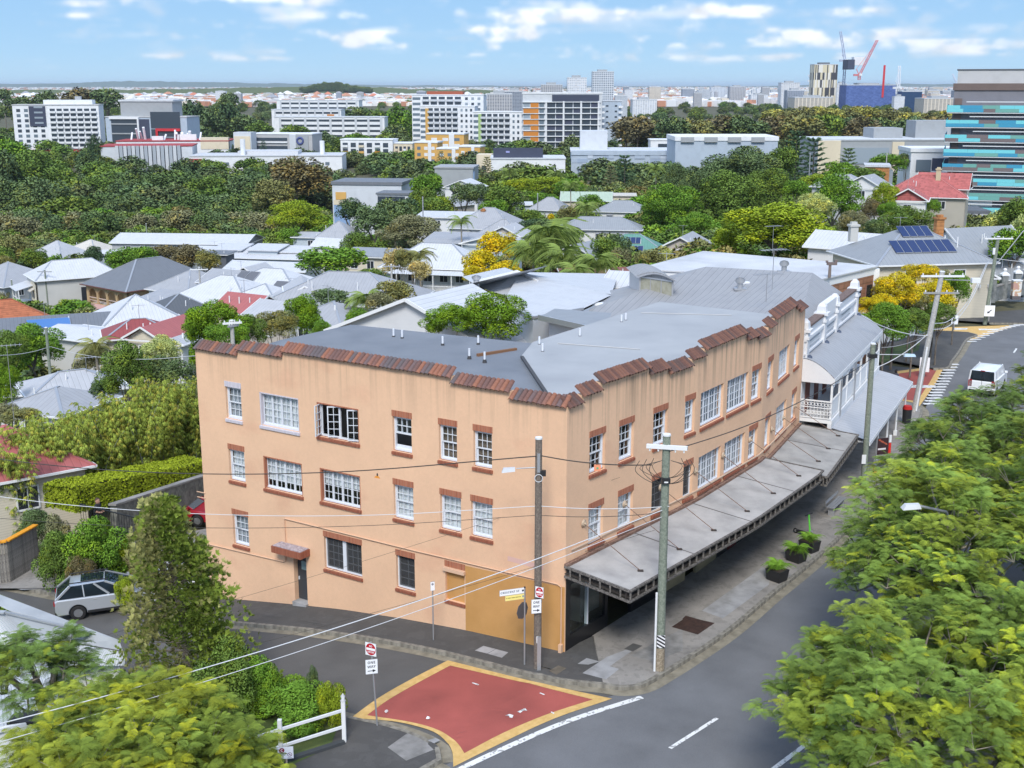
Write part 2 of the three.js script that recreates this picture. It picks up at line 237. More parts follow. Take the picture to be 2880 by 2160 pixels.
{ // the coloured crossing at the side street with its yellow border
  const t = new THREE.Group(); t.name = 'threshold_paving'; t.userData = { kind: 'structure' }; scene.add(t);
  const g = q => { const p = onGround(...c4(...q)); return [p[0],p[2]]; };
  const curve = a => smooth(a.map(g),4);
  const outer = [...curve([[690,943],[1000,1020],[1300,1090],[1755,1190]]),...curve([[1755,1190],[1380,1318],[1050,1470],[725,1630]]),...curve([[725,1630],[718,1530],[668,1455],[600,1405],[480,1365],[330,1335],[60,1315]]),...curve([[60,1315],[240,1185],[460,1060],[690,943]])];
  const inner = [...curve([[705,976],[1000,1044],[1300,1113],[1630,1195]]),...curve([[1630,1195],[1330,1292],[1050,1410],[797,1542]]),...curve([[797,1542],[755,1480],[660,1408],[560,1368],[420,1335],[165,1297]]),...curve([[165,1297],[300,1200],[500,1085],[705,976]])];
  const uniq = a => a.filter((p,i) => { const q = a[(i + 1) % a.length]; return Math.hypot(p[0] - q[0],p[1] - q[1]) > 0.02; });
  part('yellow_border',drape(uniq(outer),-0.116,0.8,new B(),[uniq(inner)]),M.yellow,t); part('red_surface',drape(uniq(inner),-0.12,0.8),M.red,t);
  const bits = [[[845,1090],[885,1105],[893,1100],[852,1086]],[[1283,1155],[1312,1168],[1320,1164],[1290,1152]],[[1355,1278],[1375,1290],[1382,1284],[1362,1274]],[[1140,1275],[1190,1252],[1205,1268],[1180,1268],[1160,1283]],[[1062,1300],[1090,1290],[1115,1298],[1108,1315],[1090,1312],[1088,1303]]];
  for (const q of bits) part('paint_mark',drape(q.map(g),-0.108,1),M.white,t);
}
{ // painted lines on the main road
  const t = new THREE.Group(); t.name = 'road_markings'; t.userData = { kind: 'structure' }; scene.add(t);
  const line = (pl,w,m = M.white) => { const d = dense(smooth(pl,4),1); part('painted_line',ribbon(offset(d,-w / 2),offset(d,w / 2),-0.119,-0.119),m,t); };
  line([[4.62,-39.75],[1.97,-38.09],[-0.03,-36.47],[-1.79,-34.88],[-6,-30.5]],0.24);
  line([[5.18,-36.28],[7.05,-38.25]],0.14); line([[-0.9,-30.4],[1.3,-32.4]],0.14);
  line([[8.2,-34.9],[10.75,-37.68],[12.5,-39.7]],0.17); 
  const cl = offset(mainLine,3.9); for (let i = 66; i + 3 < cl.length; i += 8) line([cl[i],cl[i + 2]],0.14);
  const g = q => { const p = onY(...c6(...q),-0.12); return [p[0],p[2]]; };
  for (const [a,c,n] of [[[1748,748],[1606,1003],15],[[1868,582],[2212,455],13]]) for (let k = 0; k < n; k++) { const f = k / (n - 1),p = g([lerp(a[0],c[0],f),lerp(a[1],c[1],f) + (n === 13 ? -18 * Math.sin(f * 3.1) : 0)]),w = 0.5; part('edge_dash',drape([[p[0] - w,p[1] - 0.2],[p[0] + w,p[1] - 0.2],[p[0] + w,p[1] + 0.2],[p[0] - w,p[1] + 0.2]],-0.118,3),M.white,t); }
}
{ // coloured thresholds of the two side streets farther along
  for (const [o,i,xs] of [[[[1385,790],[1700,753],[1640,870],[1535,1018],[1395,995]],[[1398,805],[1652,772],[1600,865],[1520,985],[1405,970]],[[[1480,880],[1640,884],[1640,900],[1480,898]]]],[[[1610,505],[1700,478],[2110,462],[2150,470],[1870,572],[1760,535]],[[1645,515],[1720,486],[2080,470],[1866,555],[1770,525]],[[[1750,484],[1850,484],[1845,495],[1750,496]],[[1918,488],[2050,490],[2050,500],[1925,499]]]]]) {
    const t = new THREE.Group(); t.name = numbered('threshold_paving'); t.userData = { kind: 'structure' }; scene.add(t); const g = q => { const p = onY(...c6(...q),-0.11); return [p[0],p[2]]; };
    part('yellow_border',drape(o.map(g),-0.12,2,new B(),[i.map(g)]),M.yellow,t); part('red_surface',drape(i.map(g),-0.124,2),M.red,t);
    for (const q of xs) part('paint_mark',drape(q.map(g),-0.114,2),M.white,t);
  }
}
{ // slabs, patches and covers let into the footpaths
  const g = (f,q) => { const p = onGround(...f(...q)); return [p[0],p[2]]; };
  const lay = (n,f,qs,m,lift = 0.006) => structure(n,drape(qs.map(q => g(f,q)),lift,1),m);
  const dark = mapped(MOTTLE([0.035,0.018,0.013],[0.06,0.03,0.022],20,2)),patch = mapped(MOTTLE([0.17,0.165,0.155],[0.28,0.27,0.26],9,3,0.2)),brown = mapped(MOTTLE([0.1,0.085,0.065],[0.16,0.14,0.11],9,2,0.2));
  lay('footpath_slab',c4,[[865,898],[920,868],[1000,888],[945,918]],M.slab); lay('footpath_slab',c4,[[948,919],[1002,889],[1082,910],[1040,945]],M.slab);
  lay('footpath_slab',c4,[[1562,1045],[1720,940],[1880,880],[1900,890],[1740,1000],[1800,1018],[1715,1085]],M.slab); lay('footpath_slab',c4,[[1530,985],[1590,947],[1675,970],[1600,990]],M.slab,0.007);
  lay('footpath_slab',c4,[[1870,930],[2212,755],[2212,900],[2020,968]],patch,0.005); lay('footpath_slab',c4,[[1345,1030],[1405,995],[1460,1012],[1395,1055]],brown);
  lay('footpath_slab',c5,[[125,640],[515,360],[570,380],[560,470],[260,690]],M.slab,0.005); lay('footpath_slab',c5,[[0,690],[20,672],[190,720],[95,788],[0,760]],dark,0.006); lay('footpath_slab',c4,[[2140,745],[2240,680],[2420,720],[2310,795]],dark,0.008);
  lay('footpath_slab',c4,[[300,1525],[440,1425],[560,1470],[600,1540],[420,1612]],patch,0.004); lay('footpath_slab',c4,[[560,1480],[610,1465],[640,1480],[600,1500]],M.slab,0.008);
  const cov = mat([0.09,0.088,0.085],{ roughness: 0.7 }); lay('drain_cover',c4,[[1832,888],[1890,852],[1952,868],[1890,905]],cov,0.01); lay('drain_cover',c4,[[1590,1045],[1650,1008],[1705,1028],[1650,1068]],M.slab,0.012);
  // verge of grass beside the far footpath, grassy bank under the conifer
  structure('grass_verge',drape([[1250,700],[1300,640],[1540,590],[1530,650],[1290,745]].map(q => { const p = onY(...c6(...q),0); return [p[0],p[2]]; }),0.012,2),M.grass);
  structure('lawn',drape([[-5.9,-38.4],[-12,-42.1],[-22,-48.3],[-36,-57.1],[-38,-50],[-24,-38],[-9,-33.4],[-6,-36.5]],0.01,1.5),M.grass);
}
// ---------- the peach rendered apartment building on the corner ----------
const PEACH = [0.74,0.475,0.305];
const wallTex = (streak,seed) => colorTex(1024,512,(u,v) => { // u, v cover 26 x 13 m; v from 3 m below the corner's footing
  const s = u * 26,y = v * 13 - 3,n = fbm(s * 0.7 + seed,y * 0.7,4),f = fbm(s * 9 + seed,y * 9,2),g = hsh(u * 1024 | 0,v * 512 | 0);
  let k = 0.93 + 0.14 * n; k *= 0.97 + 0.06 * f; k *= 0.975 + 0.05 * g;
  const run = fbm(s * 5.5 + seed,y * 0.12 + 4,4),run2 = fbm(s * 16 + seed * 2,y * 0.3,3),top = clamp((y - 7.6) / 2.4),st = clamp((run * 0.6 + run2 * 0.4 - 0.46) * 5.5) * Math.pow(top,1.1) * streak;
  const patch = clamp((fbm(s * 0.5 + 31 + seed,y * 0.9 + 7,4) - 0.62) * 6) * 0.09,c = PEACH.map((q,i) => q * k * (1 - patch * (i ? 1 : 0.5)));
  const dirt = [0.21,0.155,0.11]; return c.map((q,i) => lerp(q,dirt[i],st * 0.72));
},26,13);
const flatUV = (t) => { const m = mapped(t,{ roughness: 0.93,bumpMap: GRAIN,bumpScale: 0.003 }); return m; };
M.stuccoL = flatUV(wallTex(0.35,5)); M.stuccoR = flatUV(wallTex(1.0,77));
M.peach = mapped(MOTTLE(PEACH.map(x => x * 0.92),PEACH.map(x => x * 1.04),9,4),{ roughness: 0.93 });
M.ochre = mapped(MOTTLE([0.50,0.262,0.082],[0.56,0.30,0.105],7,5,0.08),{ roughness: 0.9 });
const brickTex = (a,b2,mort) => colorTex(256,64,(u,v) => { const k = u * 8,c = Math.floor(k),f = k - c,t = hsh(c + 3,11),m = f < 0.1 || f > 0.9 ? 1 : 0,g = 0.85 + 0.3 * hsh(u * 256 | 0,v * 64 | 0); return [0,1,2].map(i => m ? mort[i] : lerp(a[i],b2[i],t) * g); },0.64,0.4);
M.brick = mapped(brickTex([0.30,0.085,0.04],[0.42,0.15,0.08],[0.33,0.2,0.14]),{ roughness: 0.9 });
M.brickW = mapped(brickTex([0.52,0.50,0.56],[0.62,0.58,0.62],[0.36,0.33,0.37]),{ roughness: 0.85 });
M.sillBrick = mapped(brickTex([0.25,0.07,0.035],[0.34,0.11,0.06],[0.18,0.08,0.05]),{ roughness: 0.9 });
M.paintW = mat([0.66,0.69,0.74],{ roughness: 0.55 }); M.curtain = mapped(colorTex(256,8,u => { const t = 0.66 + 0.1 * Math.sin(u * 50) + 0.06 * Math.sin(u * 131); return [t,t * 1.01,t * 1.02]; },1.6),{ roughness: 0.95 });
M.blindG = mat([0.10,0.10,0.105]); M.blindB = mat([0.16,0.12,0.09]); M.dark = mat([0.012,0.012,0.014],{ roughness: 0.6 }); M.room = mat([0.36,0.34,0.31]);
M.pane = new THREE.MeshPhysicalMaterial({ color: lin(0.9,0.94,0.95),roughness: 0.04,transmission: 1,thickness: 0,ior: 1.5 });
const PLANE = new B().quad([-0.5,-0.5,0],[0.5,-0.5,0],[0.5,0.5,0],[-0.5,0.5,0]).geo();
const paneAt = (p,x,y,z,w,h,m = M.pane,n = 'pane') => { const o = part(n,PLANE,m,p,[x,y,z]); o.scale.set(w,h,1); return o; };

const bldg = thing('apartment_building','three storey peach rendered corner apartment building with terracotta capped stepped parapet','building');
const facet = (A,C,flip) => { const ux = (C[0] - A[0]),uz = (C[1] - A[1]),l = Math.hypot(ux,uz),u = [ux / l,uz / l],n = flip ? [u[1],-u[0]] : [-u[1],u[0]]; return { A,u,n,l,turn: Math.atan2(n[0],n[1]),P: (s,y,o = 0) => [A[0] + u[0] * s + n[0] * o,y,A[1] + u[1] * s + n[1] * o] }; };
const FL = facet([CX,CZ],LEND,true),FRs = [0,1,2].map(i => facet(FRONT[i],FRONT[i + 1],false));
{ let a = 0; FL.s0 = 0; for (const f of FRs) { f.s0 = a; a += f.l; } }
const facR = s => FRs[s < FRs[1].s0 ? 0 : s < FRs[2].s0 ? 1 : 2];
const PR = (s,y,o = 0) => { const f = facR(s); return f.P(s - f.s0,y,o); };

const stepsL = [[0,2.46,9.65],[2.46,5.13,9.9],[5.13,13.85,10.13],[13.85,16.48,9.9],[16.48,19.1,9.66]];
const stepsR = [[0,0.9,9.65],[0.9,2.1,9.9],[2.1,5.5,10.15],[5.5,6.95,9.88],[6.95,8.8,9.65],[8.8,9.9,9.9],[9.9,14.3,10.15],[14.3,15.55,9.82],[15.55,17.0,9.63],[17.0,18.15,9.92],[18.15,22.7,10.15],[22.7,23.4,9.9],[23.4,25.1,9.65]];
// openings: [s0, s1, row, kind, dressing, blind]
const winL = [[16.42,17.36,2,'sash','white','net'],[13.08,15.3,2,'case','white','curtain'],[9.82,12.05,2,'open','brick','none'],[7.12,8.07,2,'sashup','brick','none'],[4.92,5.78,2,'sash','brick','blindB'],[3.29,4.14,2,'sash','brick','blindB'],
  [16.42,17.38,1,'sash','brick','curtain'],[13.04,15.26,1,'case','brick','half'],[9.84,12.02,1,'case','brick','half2'],[7.1,8.1,1,'sash','brick','curtain'],[4.76,5.76,1,'sash','brick','curtain'],[3.28,4.28,1,'sash','brick','curtain'],
  [16.4,17.36,0,'sash','brick','net'],[9.88,11.95,0,'pair','brick','none'],[7.1,8.05,0,'mesh','brick','none']];
const winR = [[1.46,2.5,2,'sash','brick','none'],[3.46,4.5,2,'sash','brick','none'],[5.93,7.02,2,'sash','brick','none'],[8.41,9.22,2,'sash','brick','net'],[9.75,12.05,2,'case','plain','net'],[12.45,14.75,2,'case','plain','net'],[15.17,16.2,2,'sash','brick','net'],[17.3,18.35,2,'sash','brick','net'],[19.57,21.8,2,'case','plain','net'],[22.95,24.0,2,'sash','brick','net'],
  [1.46,2.45,1,'sash','brick','curtain'],[3.48,4.55,1,'sash','brick','curtain'],[5.95,7.02,1,'mesh','brick','none'],[8.45,9.22,1,'mesh','brick','none'],[9.75,12.02,1,'case','plain','net'],[12.42,14.65,1,'case','plain','net'],[15.12,16.12,1,'sash','brick','net'],[17.33,18.35,1,'sash','brick','net'],[19.54,21.75,1,'case','plain','net'],[22.98,24.0,1,'sash','brick','net']];
const SILL = [0.63,3.68,6.55];
const opening = w => { const wide = w[3] === 'case' || w[3] === 'open',y0 = SILL[w[2]] + 0.15,y1 = SILL[w[2]] + (w[3] === 'pair' ? 1.62 : wide ? 1.6 : 1.6) + (w[4] === 'plain' ? 0.1 : 0); return [y0,y1]; };
function wallPanel(F,steps,holes,base,m,name) {
  const b = new B(),pts = [];
  for (const [a,c,y] of steps) { const s0 = clamp(a - F.s0,0,F.l),s1 = clamp(c - F.s0,0,F.l); if (s1 - s0 < 1e-3) continue; pts.push([s0,y],[s1,y]); }
  const out = [[0,base(0)]]; for (const p of pts) out.push(p); out.push([F.l,base(F.l)]);
  for (let k = 7; k > 0; k--) out.push([F.l * k / 8,base(F.l * k / 8)]);
  const clean = out.filter((p,i) => !i || Math.hypot(p[0] - out[i - 1][0],p[1] - out[i - 1][1]) > 1e-4);
  const hs = holes.map(([a,c,y0,y1]) => [[a - F.s0,y0],[c - F.s0,y0],[c - F.s0,y1],[a - F.s0,y1]]);
  const uv = q => [q[0] + F.s0,q[1] + 3];
  b.poly(clean,hs,q => F.P(q[0],q[1],0),uv);
  b.poly(clean,hs,q => F.P(q[0],q[1],-0.3),uv);
  for (const h of hs) for (let i = 0; i < 4; i++) { const p = h[i],q = h[(i + 1) % 4]; b.quad(F.P(p[0],p[1],0),F.P(q[0],q[1],0),F.P(q[0],q[1],-0.3),F.P(p[0],p[1],-0.3),[uv(p),uv(q),[uv(q)[0] + 0.3,uv(q)[1]],[uv(p)[0] + 0.3,uv(p)[1]]]); }
  for (let i = 0; i < clean.length; i++) { const p = clean[i],q = clean[(i + 1) % clean.length]; b.quad(F.P(p[0],p[1],0),F.P(q[0],q[1],0),F.P(q[0],q[1],-0.3),F.P(p[0],p[1],-0.3)); }
  return part(name,b,m,bldg);
}
const holesOf = (list) => list.map(w => [w[0],w[1],...opening(w)]);
const doorHole = [13.02,13.76,-1.2,1.02],nicheL = [4.62,5.56,0.83,2.2];
wallPanel(FL,stepsL,[...holesOf(winL),doorHole,nicheL],s => fallS(s) - 0.4,M.stuccoL,'wall');
for (const F of FRs) wallPanel(F,stepsR,holesOf(winR.filter(w => facR(w[0]) === F)),() => 2.95,M.stuccoR,'wall');
{ // the walls that face the yard, the roof and its pipes
  const b = new B(),q = [LEND,[-11.3,-58.6],[-8.3,-62.2],[1.0,-57.9],[8.4,-69.2],[15.45,-64.4]];
  for (let i = 0; i + 1 < q.length; i++) b.quad([q[i][0],groundY(...q[i]) - 1,q[i][1]],[q[i + 1][0],groundY(...q[i + 1]) - 1,q[i + 1][1]],[q[i + 1][0],8.85,q[i + 1][1]],[q[i][0],8.85,q[i][1]]);
  b.quad([15.45,-0.2,-64.4],[15.55,-0.2,-64.1],[15.55,9.6,-64.1],[15.45,9.6,-64.4]);
  part('wall',b,M.peach,bldg);
  M.roofL = mapped(MOTTLE([0.15,0.165,0.19],[0.19,0.205,0.23],6,9,0.1),{ roughness: 0.75 }); M.roofR = mapped(MOTTLE([0.31,0.32,0.335],[0.37,0.38,0.39],6,12,0.06),{ roughness: 0.7 });
  const LI = [CX - 0.1,CZ - 0.35],l = new B(),r = new B(),H = (x,z) => 8.78 + 0.02 * Math.max(0,-z - 50);
  l.poly([LI,[LEND[0] + 0.2,LEND[1] - 0.3],[-11.3,-58.6],[-8.3,-62.2],[1.0,-57.9],[0.4,-54.6]],[],p => [p[0],H(...p),p[1]]);
  r.poly([LI,[0.4,-54.6],[1.0,-57.9],[8.4,-69.2],[15.4,-64.3],[11.7,-56.5],[7.7,-50.6]],[],p => [p[0],9.0,p[1]]);
  r.quad([LI[0],8.6,LI[1]],[0.4,8.6,-54.6],[0.4,9.0,-54.6],[LI[0],9.0,LI[1]]).quad([0.4,8.6,-54.6],[1,8.6,-57.9],[1,9,-57.9],[0.4,9,-54.6]);
  part('roof',l,M.roofL,bldg); const rr = part('roof',r,M.roofR,bldg);
  const dk = mat([0.06,0.06,0.065]),pale = mat([0.5,0.5,0.5]);
  part('gutter',new B().bar([LI[0] + 0.05,9.0,LI[1]],[0.45,9.0,-54.6],0.14,0.1),dk,rr); part('seam',new B().bar([2.2,9.03,-57.5],[6.0,9.03,-56.1],0.06,0.03),pale,rr); part('seam',new B().bar([7,9.03,-65.6],[11.8,9.03,-64.9],0.06,0.03),pale,rr);
  part('light_well',new B().bar([-1.6,8.9,-55.2],[0.2,8.9,-56.5],0.14,0.22),mat([0.2,0.1,0.05]),bldg);
  for (const [px,py] of [[1107,945],[1131,949],[1245,967],[1345,965],[1363,1012],[1320,1002],[1526,988],[1517,968],[1631,945],[1748,905],[1760,900]]) { const p = onY(px,py,9.0),pp = sub('vent_pipe',bldg,[p[0],8.95,p[2]]); part('pipe',new B().cyl([0,-0.1,0],[0,0.42,0],0.05,0.05,8),M.paintW,pp); part('flashing',new B().cyl([0,-0.1,0],[0,0.07,0],0.11,0.07,8),dk,pp); }
}
// parapet tiles
const tileGeo = (() => { const b = new B(),n = 7,R = 0.115; for (let k = 0; k < n; k++) { const f = a => [Math.cos(a),Math.sin(a)],a0 = Math.PI * k / n,a1 = Math.PI * (k + 1) / n,[x0,y0] = f(a0),[x1,y1] = f(a1),q = (x,y,r,z) => [x * r,y * r,z]; b.quad(q(x0,y0,R,0.3),q(x0,y0,R * 0.86,-0.3),q(x1,y1,R * 0.86,-0.3),q(x1,y1,R,0.3)); b.quad(q(x0,y0,R,0.3),q(x1,y1,R,0.3),q(x1,y1,R - 0.022,0.3),q(x0,y0,R - 0.022,0.3)); } return b.geo(); })();
const tileM = [[0.22,0.105,0.078],[0.175,0.088,0.07],[0.15,0.083,0.072],[0.27,0.115,0.072],[0.145,0.097,0.095],[0.12,0.097,0.1]].map((c,i) => mapped(MOTTLE(c.map(x => x * 0.75),c.map(x => x * 1.2),20 + i,0.7,0.25),{ roughness: 0.9 }));
const tileD = [[0.155,0.075,0.055],[0.12,0.06,0.048],[0.18,0.085,0.06],[0.10,0.062,0.055]].map((c,i) => mapped(MOTTLE(c.map(x => x * 0.75),c.map(x => x * 1.2),24 + i,0.7,0.25),{ roughness: 0.95 }));
{
  const r = rng(41);
  const run = (F,a,c,y,ms) => { const n = Math.round((c - a) / 0.205),slope = 0.62; for (let i = 0; i < n; i++) { const s = a + (c - a) * (i + 0.5) / n,p = F.P(s - F.s0,y + 0.13 + (r() - 0.5) * 0.025,-0.1),o = part('roof_tile',tileGeo,pick(ms,r() * r() < 0.4 ? r() : r()),bldg,p); o.rotation.set(slope + (r() - 0.5) * 0.06,F.turn + (r() - 0.5) * 0.06,0,'YXZ'); o.scale.x = (c - a) / n / 0.212; } };
  for (const [a,c,y] of stepsL) run(FL,a,c,y,tileM);
  for (const F of FRs) for (const [a,c,y] of stepsR) { const s0 = Math.max(a,F.s0),s1 = Math.min(c,F.s0 + F.l); if (s1 - s0 > 0.15) run(F,s0,s1,y,tileD); }
}
// windows
function windowUnit(F,w,fine) {
  const [s0,s1,row,kind,dress,blind] = w,[y0,y1] = opening(w),W = s1 - s0,H = y1 - y0,mid = F.P((s0 + s1) / 2 - F.s0,y0,0),g = sub('window',bldg,mid,F.turn),zf = -0.17;
  const lm = dress === 'white' ? M.brickW : M.brick,sm = dress === 'white' ? M.brickW : M.sillBrick,wide = kind === 'case' || kind === 'open';
  if (dress !== 'plain' && !wide) part('lintel',new B().box(-W / 2 - 0.03,W / 2 + 0.03,H,H + 0.25,-0.06,0.014),lm,g);
  part('sill',new B().hexa([[-W / 2 - 0.04,-0.15,0.07],[W / 2 + 0.04,-0.15,0.07],[W / 2 + 0.04,-0.15,-0.14],[-W / 2 - 0.04,-0.15,-0.14],[-W / 2 - 0.04,-0.035,0.075],[W / 2 + 0.04,-0.035,0.075],[W / 2 + 0.04,0.02,-0.14],[-W / 2 - 0.04,0.02,-0.14]]),sm,g);
  if (wide && dress !== 'plain') { part('brick_jamb',new B().box(-W / 2,-W / 2 + 0.07,0,H,-0.15,0.012).box(-W / 2,W / 2,H - 0.035,H + 0.02,-0.15,0.012).box(W / 2 - 0.03,W / 2,0,H,-0.15,0.012),lm,g); }
  const fr = new B(),x0 = -W / 2,x1 = W / 2,t = 0.055;
  fr.box(x0,x0 + t,0,H,zf - 0.05,zf + 0.05).box(x1 - t,x1,0,H,zf - 0.05,zf + 0.05).box(x0 + t,x1 - t,H - t,H,zf - 0.05,zf + 0.05).box(x0 + t,x1 - t,0.015,t + 0.02,zf - 0.05,zf + 0.07);
  part('frame',fr,M.paintW,g);
  const sash = (parent,a,c,b0,b1,nx,ny,z,bt = 0.045) => { // one glazed leaf
    const s = new B(),mb = 0.024; s.box(a,a + bt,b0,b1,z - 0.02,z + 0.02).box(c - bt,c,b0,b1,z - 0.02,z + 0.02).box(a + bt,c - bt,b1 - bt,b1,z - 0.02,z + 0.02).box(a + bt,c - bt,b0,b0 + bt,z - 0.02,z + 0.02);
    const iw = c - a - 2 * bt,ih = b1 - b0 - 2 * bt; for (let i = 1; i < nx; i++) { const x = a + bt + iw * i / nx; s.box(x - mb / 2,x + mb / 2,b0 + bt,b1 - bt,z - 0.012,z + 0.012); } for (let j = 1; j < ny; j++) { const y = b0 + bt + ih * j / ny; s.box(a + bt,c - bt,y - mb / 2,y + mb / 2,z - 0.0135,z + 0.0135); }
    part('sash',s,M.paintW,parent);
    if (fine) for (let i = 0; i < nx; i++) for (let j = 0; j < ny; j++) paneAt(parent,a + bt + iw * (i + 0.5) / nx,b0 + bt + ih * (j + 0.5) / ny,z,iw / nx - mb,ih / ny - mb); else paneAt(parent,(a + c) / 2,(b0 + b1) / 2,z,iw,ih);
  };
  const X0 = x0 + t,X1 = x1 - t,Y0 = t + 0.02,Y1 = H - t;
  if (kind === 'sash' || kind === 'sashup') { const m = (Y0 + Y1) / 2,up = kind === 'sashup'; sash(g,X0,X1,m - 0.02,Y1,3,2,zf + 0.01); if (up) { const o = sub('raised_sash',g); sash(o,X0,X1,m - 0.02 + 0.02,Y1 - 0.02,3,2,zf - 0.035); part('sign_card',new B().box(X0,X1,Y0,Y0 + 0.16,zf - 0.06,zf - 0.05),M.paintW,g); } else sash(g,X0,X1,Y0,m + 0.02,3,2,zf - 0.035); }
  else if (kind === 'case') { const n = 4,w4 = (X1 - X0) / n; for (let i = 0; i < n; i++) sash(g,X0 + w4 * i + 0.004,X0 + w4 * (i + 1) - 0.004,Y0,Y1,2,4,zf); }
  else if (kind === 'open') { const n = 4,w4 = (X1 - X0) / n; sash(g,X0 + w4 * 0 - 0.01,X0 + w4 * 0 + 0.1,Y0,Y1,1,1,zf); [[1,-1],[3,-1]].forEach(([i,d]) => { const o = sub('open_casement',g,[X0 + w4 * (i + 1),0,zf + 0.03],0.5); sash(o,-w4,0,Y0,Y1,2,4,0); }); part('mullion',new B().box(X0 + w4 * 2 - 0.03,X0 + w4 * 2 + 0.03,Y0,Y1,zf - 0.03,zf + 0.03),M.paintW,g); const o = sub('open_casement',g,[X0 + 0.03,0,zf + 0.03],-1.35); sash(o,0,w4,Y0,Y1,2,4,0); }
  else if (kind === 'pair') { const m = (X0 + X1) / 2; part('mullion',new B().box(m - 0.09,m + 0.09,Y0,Y1,zf - 0.04,zf + 0.05),M.paintW,g); for (const [a,c] of [[X0,m - 0.09],[m + 0.09,X1]]) { sash(g,a,c,Y0,Y1,3,4,zf - 0.03,0.03); paneAt(g,(a + c) / 2,(Y0 + Y1) / 2,zf + 0.012,c - a,Y1 - Y0,M.flyscreen,'fly_screen'); } }
  else { sash(g,X0,X1,Y0,Y1,2,4,zf - 0.03,0.035); paneAt(g,0,(Y0 + Y1) / 2,zf + 0.012,X1 - X0,Y1 - Y0,M.flyscreen,'fly_screen'); }
  const back = { curtain: [M.curtain,0,1],net: [M.netM,0,1],half: [M.curtain,0.2,1],half2: [M.curtain,0.5,1],blindB: [M.blindB,0,1],none: null }[blind];
  if (back) { const ya = lerp(Y0,Y1,back[1]); part('curtain',new B().quad([X0,ya,zf - 0.1],[X1,ya,zf - 0.1],[X1,Y1,zf - 0.1],[X0,Y1,zf - 0.1]),back[0],g); }
}
M.flyscreen = mat([0.05,0.052,0.056],{ roughness: 0.9,transparent: true,opacity: 0.72 }); M.netM = mat([0.34,0.36,0.39],{ roughness: 0.95 });
for (const w of winL) windowUnit(FL,w,true);
for (const w of winR) windowUnit(facR(w[0]),w,false);
{ // inside walls that close off the rooms behind the windows
  const b = new B(),off = -2.6; b.quad(FL.P(0.8,0,off),FL.P(18.5,0,off),FL.P(18.5,8.6,off),FL.P(0.8,8.6,off)); for (const y of [3.0,5.95]) { b.poly([FL.P(1.0,0,-0.31),FL.P(18.8,0,-0.31),FL.P(18.5,0,off),FL.P(2,0,off)].map(p => [p[0],p[2]]),[],q => [q[0],y,q[1]]); }
  for (const F of FRs) b.quad(F.P(0,2.9,off),F.P(F.l,2.9,off),F.P(F.l,8.7,off),F.P(0,8.7,off)); part('inner_wall',b,M.room,bldg);
}
{ // door with its tiled hood, blocked opening, ochre patch, conduits
  const F = FL,dg = sub('door',bldg,F.P(13.39,-1.2,0),F.turn),dm = mat([0.045,0.05,0.058],{ roughness: 0.5 });
  part('door_leaf',new B().box(-0.37,0.37,0.1,2.2,-0.3,-0.25),dm,dg); part('door_glass',new B().box(-0.14,0.2,1.5,1.9,-0.25,-0.243),mat([0.25,0.36,0.36],{ roughness: 0.2 }),dg); part('step',new B().box(-0.4,0.4,-0.15,0.07,-0.3,0.16),M.slab,dg); part('handle',new B().box(-0.3,-0.26,1.0,1.15,-0.25,-0.2),M.paintW,dg);
  const hood = sub('door_hood',bldg,F.P(13.62,1.18,0),F.turn); part('hood_slab',new B().box(-0.85,0.85,0,0.3,0.006,0.62),M.sillBrick,hood); part('hood_top',new B().box(-0.8,0.8,0.305,0.33,0.02,0.58),mapped(MOTTLE([0.24,0.2,0.22],[0.45,0.4,0.43],14,1)),hood);
  const nic = sub('blocked_window',bldg,F.P(5.09,0.83,0),F.turn); part('infill',new B().box(-0.47,0.47,0,1.37,-0.2,-0.12),M.ochre,nic); part('lintel',new B().box(-0.5,0.5,1.45,1.7,-0.06,0.014),M.brick,nic); part('roller_box',new B().box(-0.52,0.52,1.28,1.42,0.005,0.13),mat([0.66,0.44,0.3]),nic); part('sill',new B().box(-0.5,0.5,-0.14,-0.01,-0.06,0.05),M.sillBrick,nic);
  const och = new B(),top = [[0.14,2.62],[4.58,2.5]]; const pts = [[0.02,fallS(0) - 0.2],[0.02,2.62],[4.585,2.5],[4.585,fallS(4.6) - 0.2]]; och.poly(pts,[],q => F.P(q[0],q[1],0.004)); part('painted_patch',och,M.ochre,bldg);
  const pm = mat([0.68,0.44,0.29]),run = (pts,r = 0.028) => part('conduit',new B().tube(pts.map(q => F.P(q[0],q[1],0.05)),r,6),pm,bldg);
  run([[14.16,1.3],[14.16,2.58],[14.1,2.63],[7,2.63],[0.3,2.7],[0.14,2.6],[0.14,0.1]]); run([[14.2,1.2],[14.2,0.66],[14.3,0.58],[19,0.44]]);
  part('downpipe_box',new B().box(0,0.14,0,0.34,-0.05,0.1),pm,bldg,F.P(0.2,-0.05,0.06)).rotation.y = F.turn;
  part('painted_strip',new B().quad(F.P(0.98,3.1,0.004),F.P(2.58,3.14,0.004),F.P(2.58,3.34,0.004),F.P(0.98,3.3,0.004)),mat([0.66,0.42,0.36]),bldg);
  for (const y of [1.1,1.35]) part('bracket',new B().bar(F.P(19.0,y + 1.55,0.02),F.P(19.5,y + 1.55,0.05),0.03,0.03),pm,bldg);
}
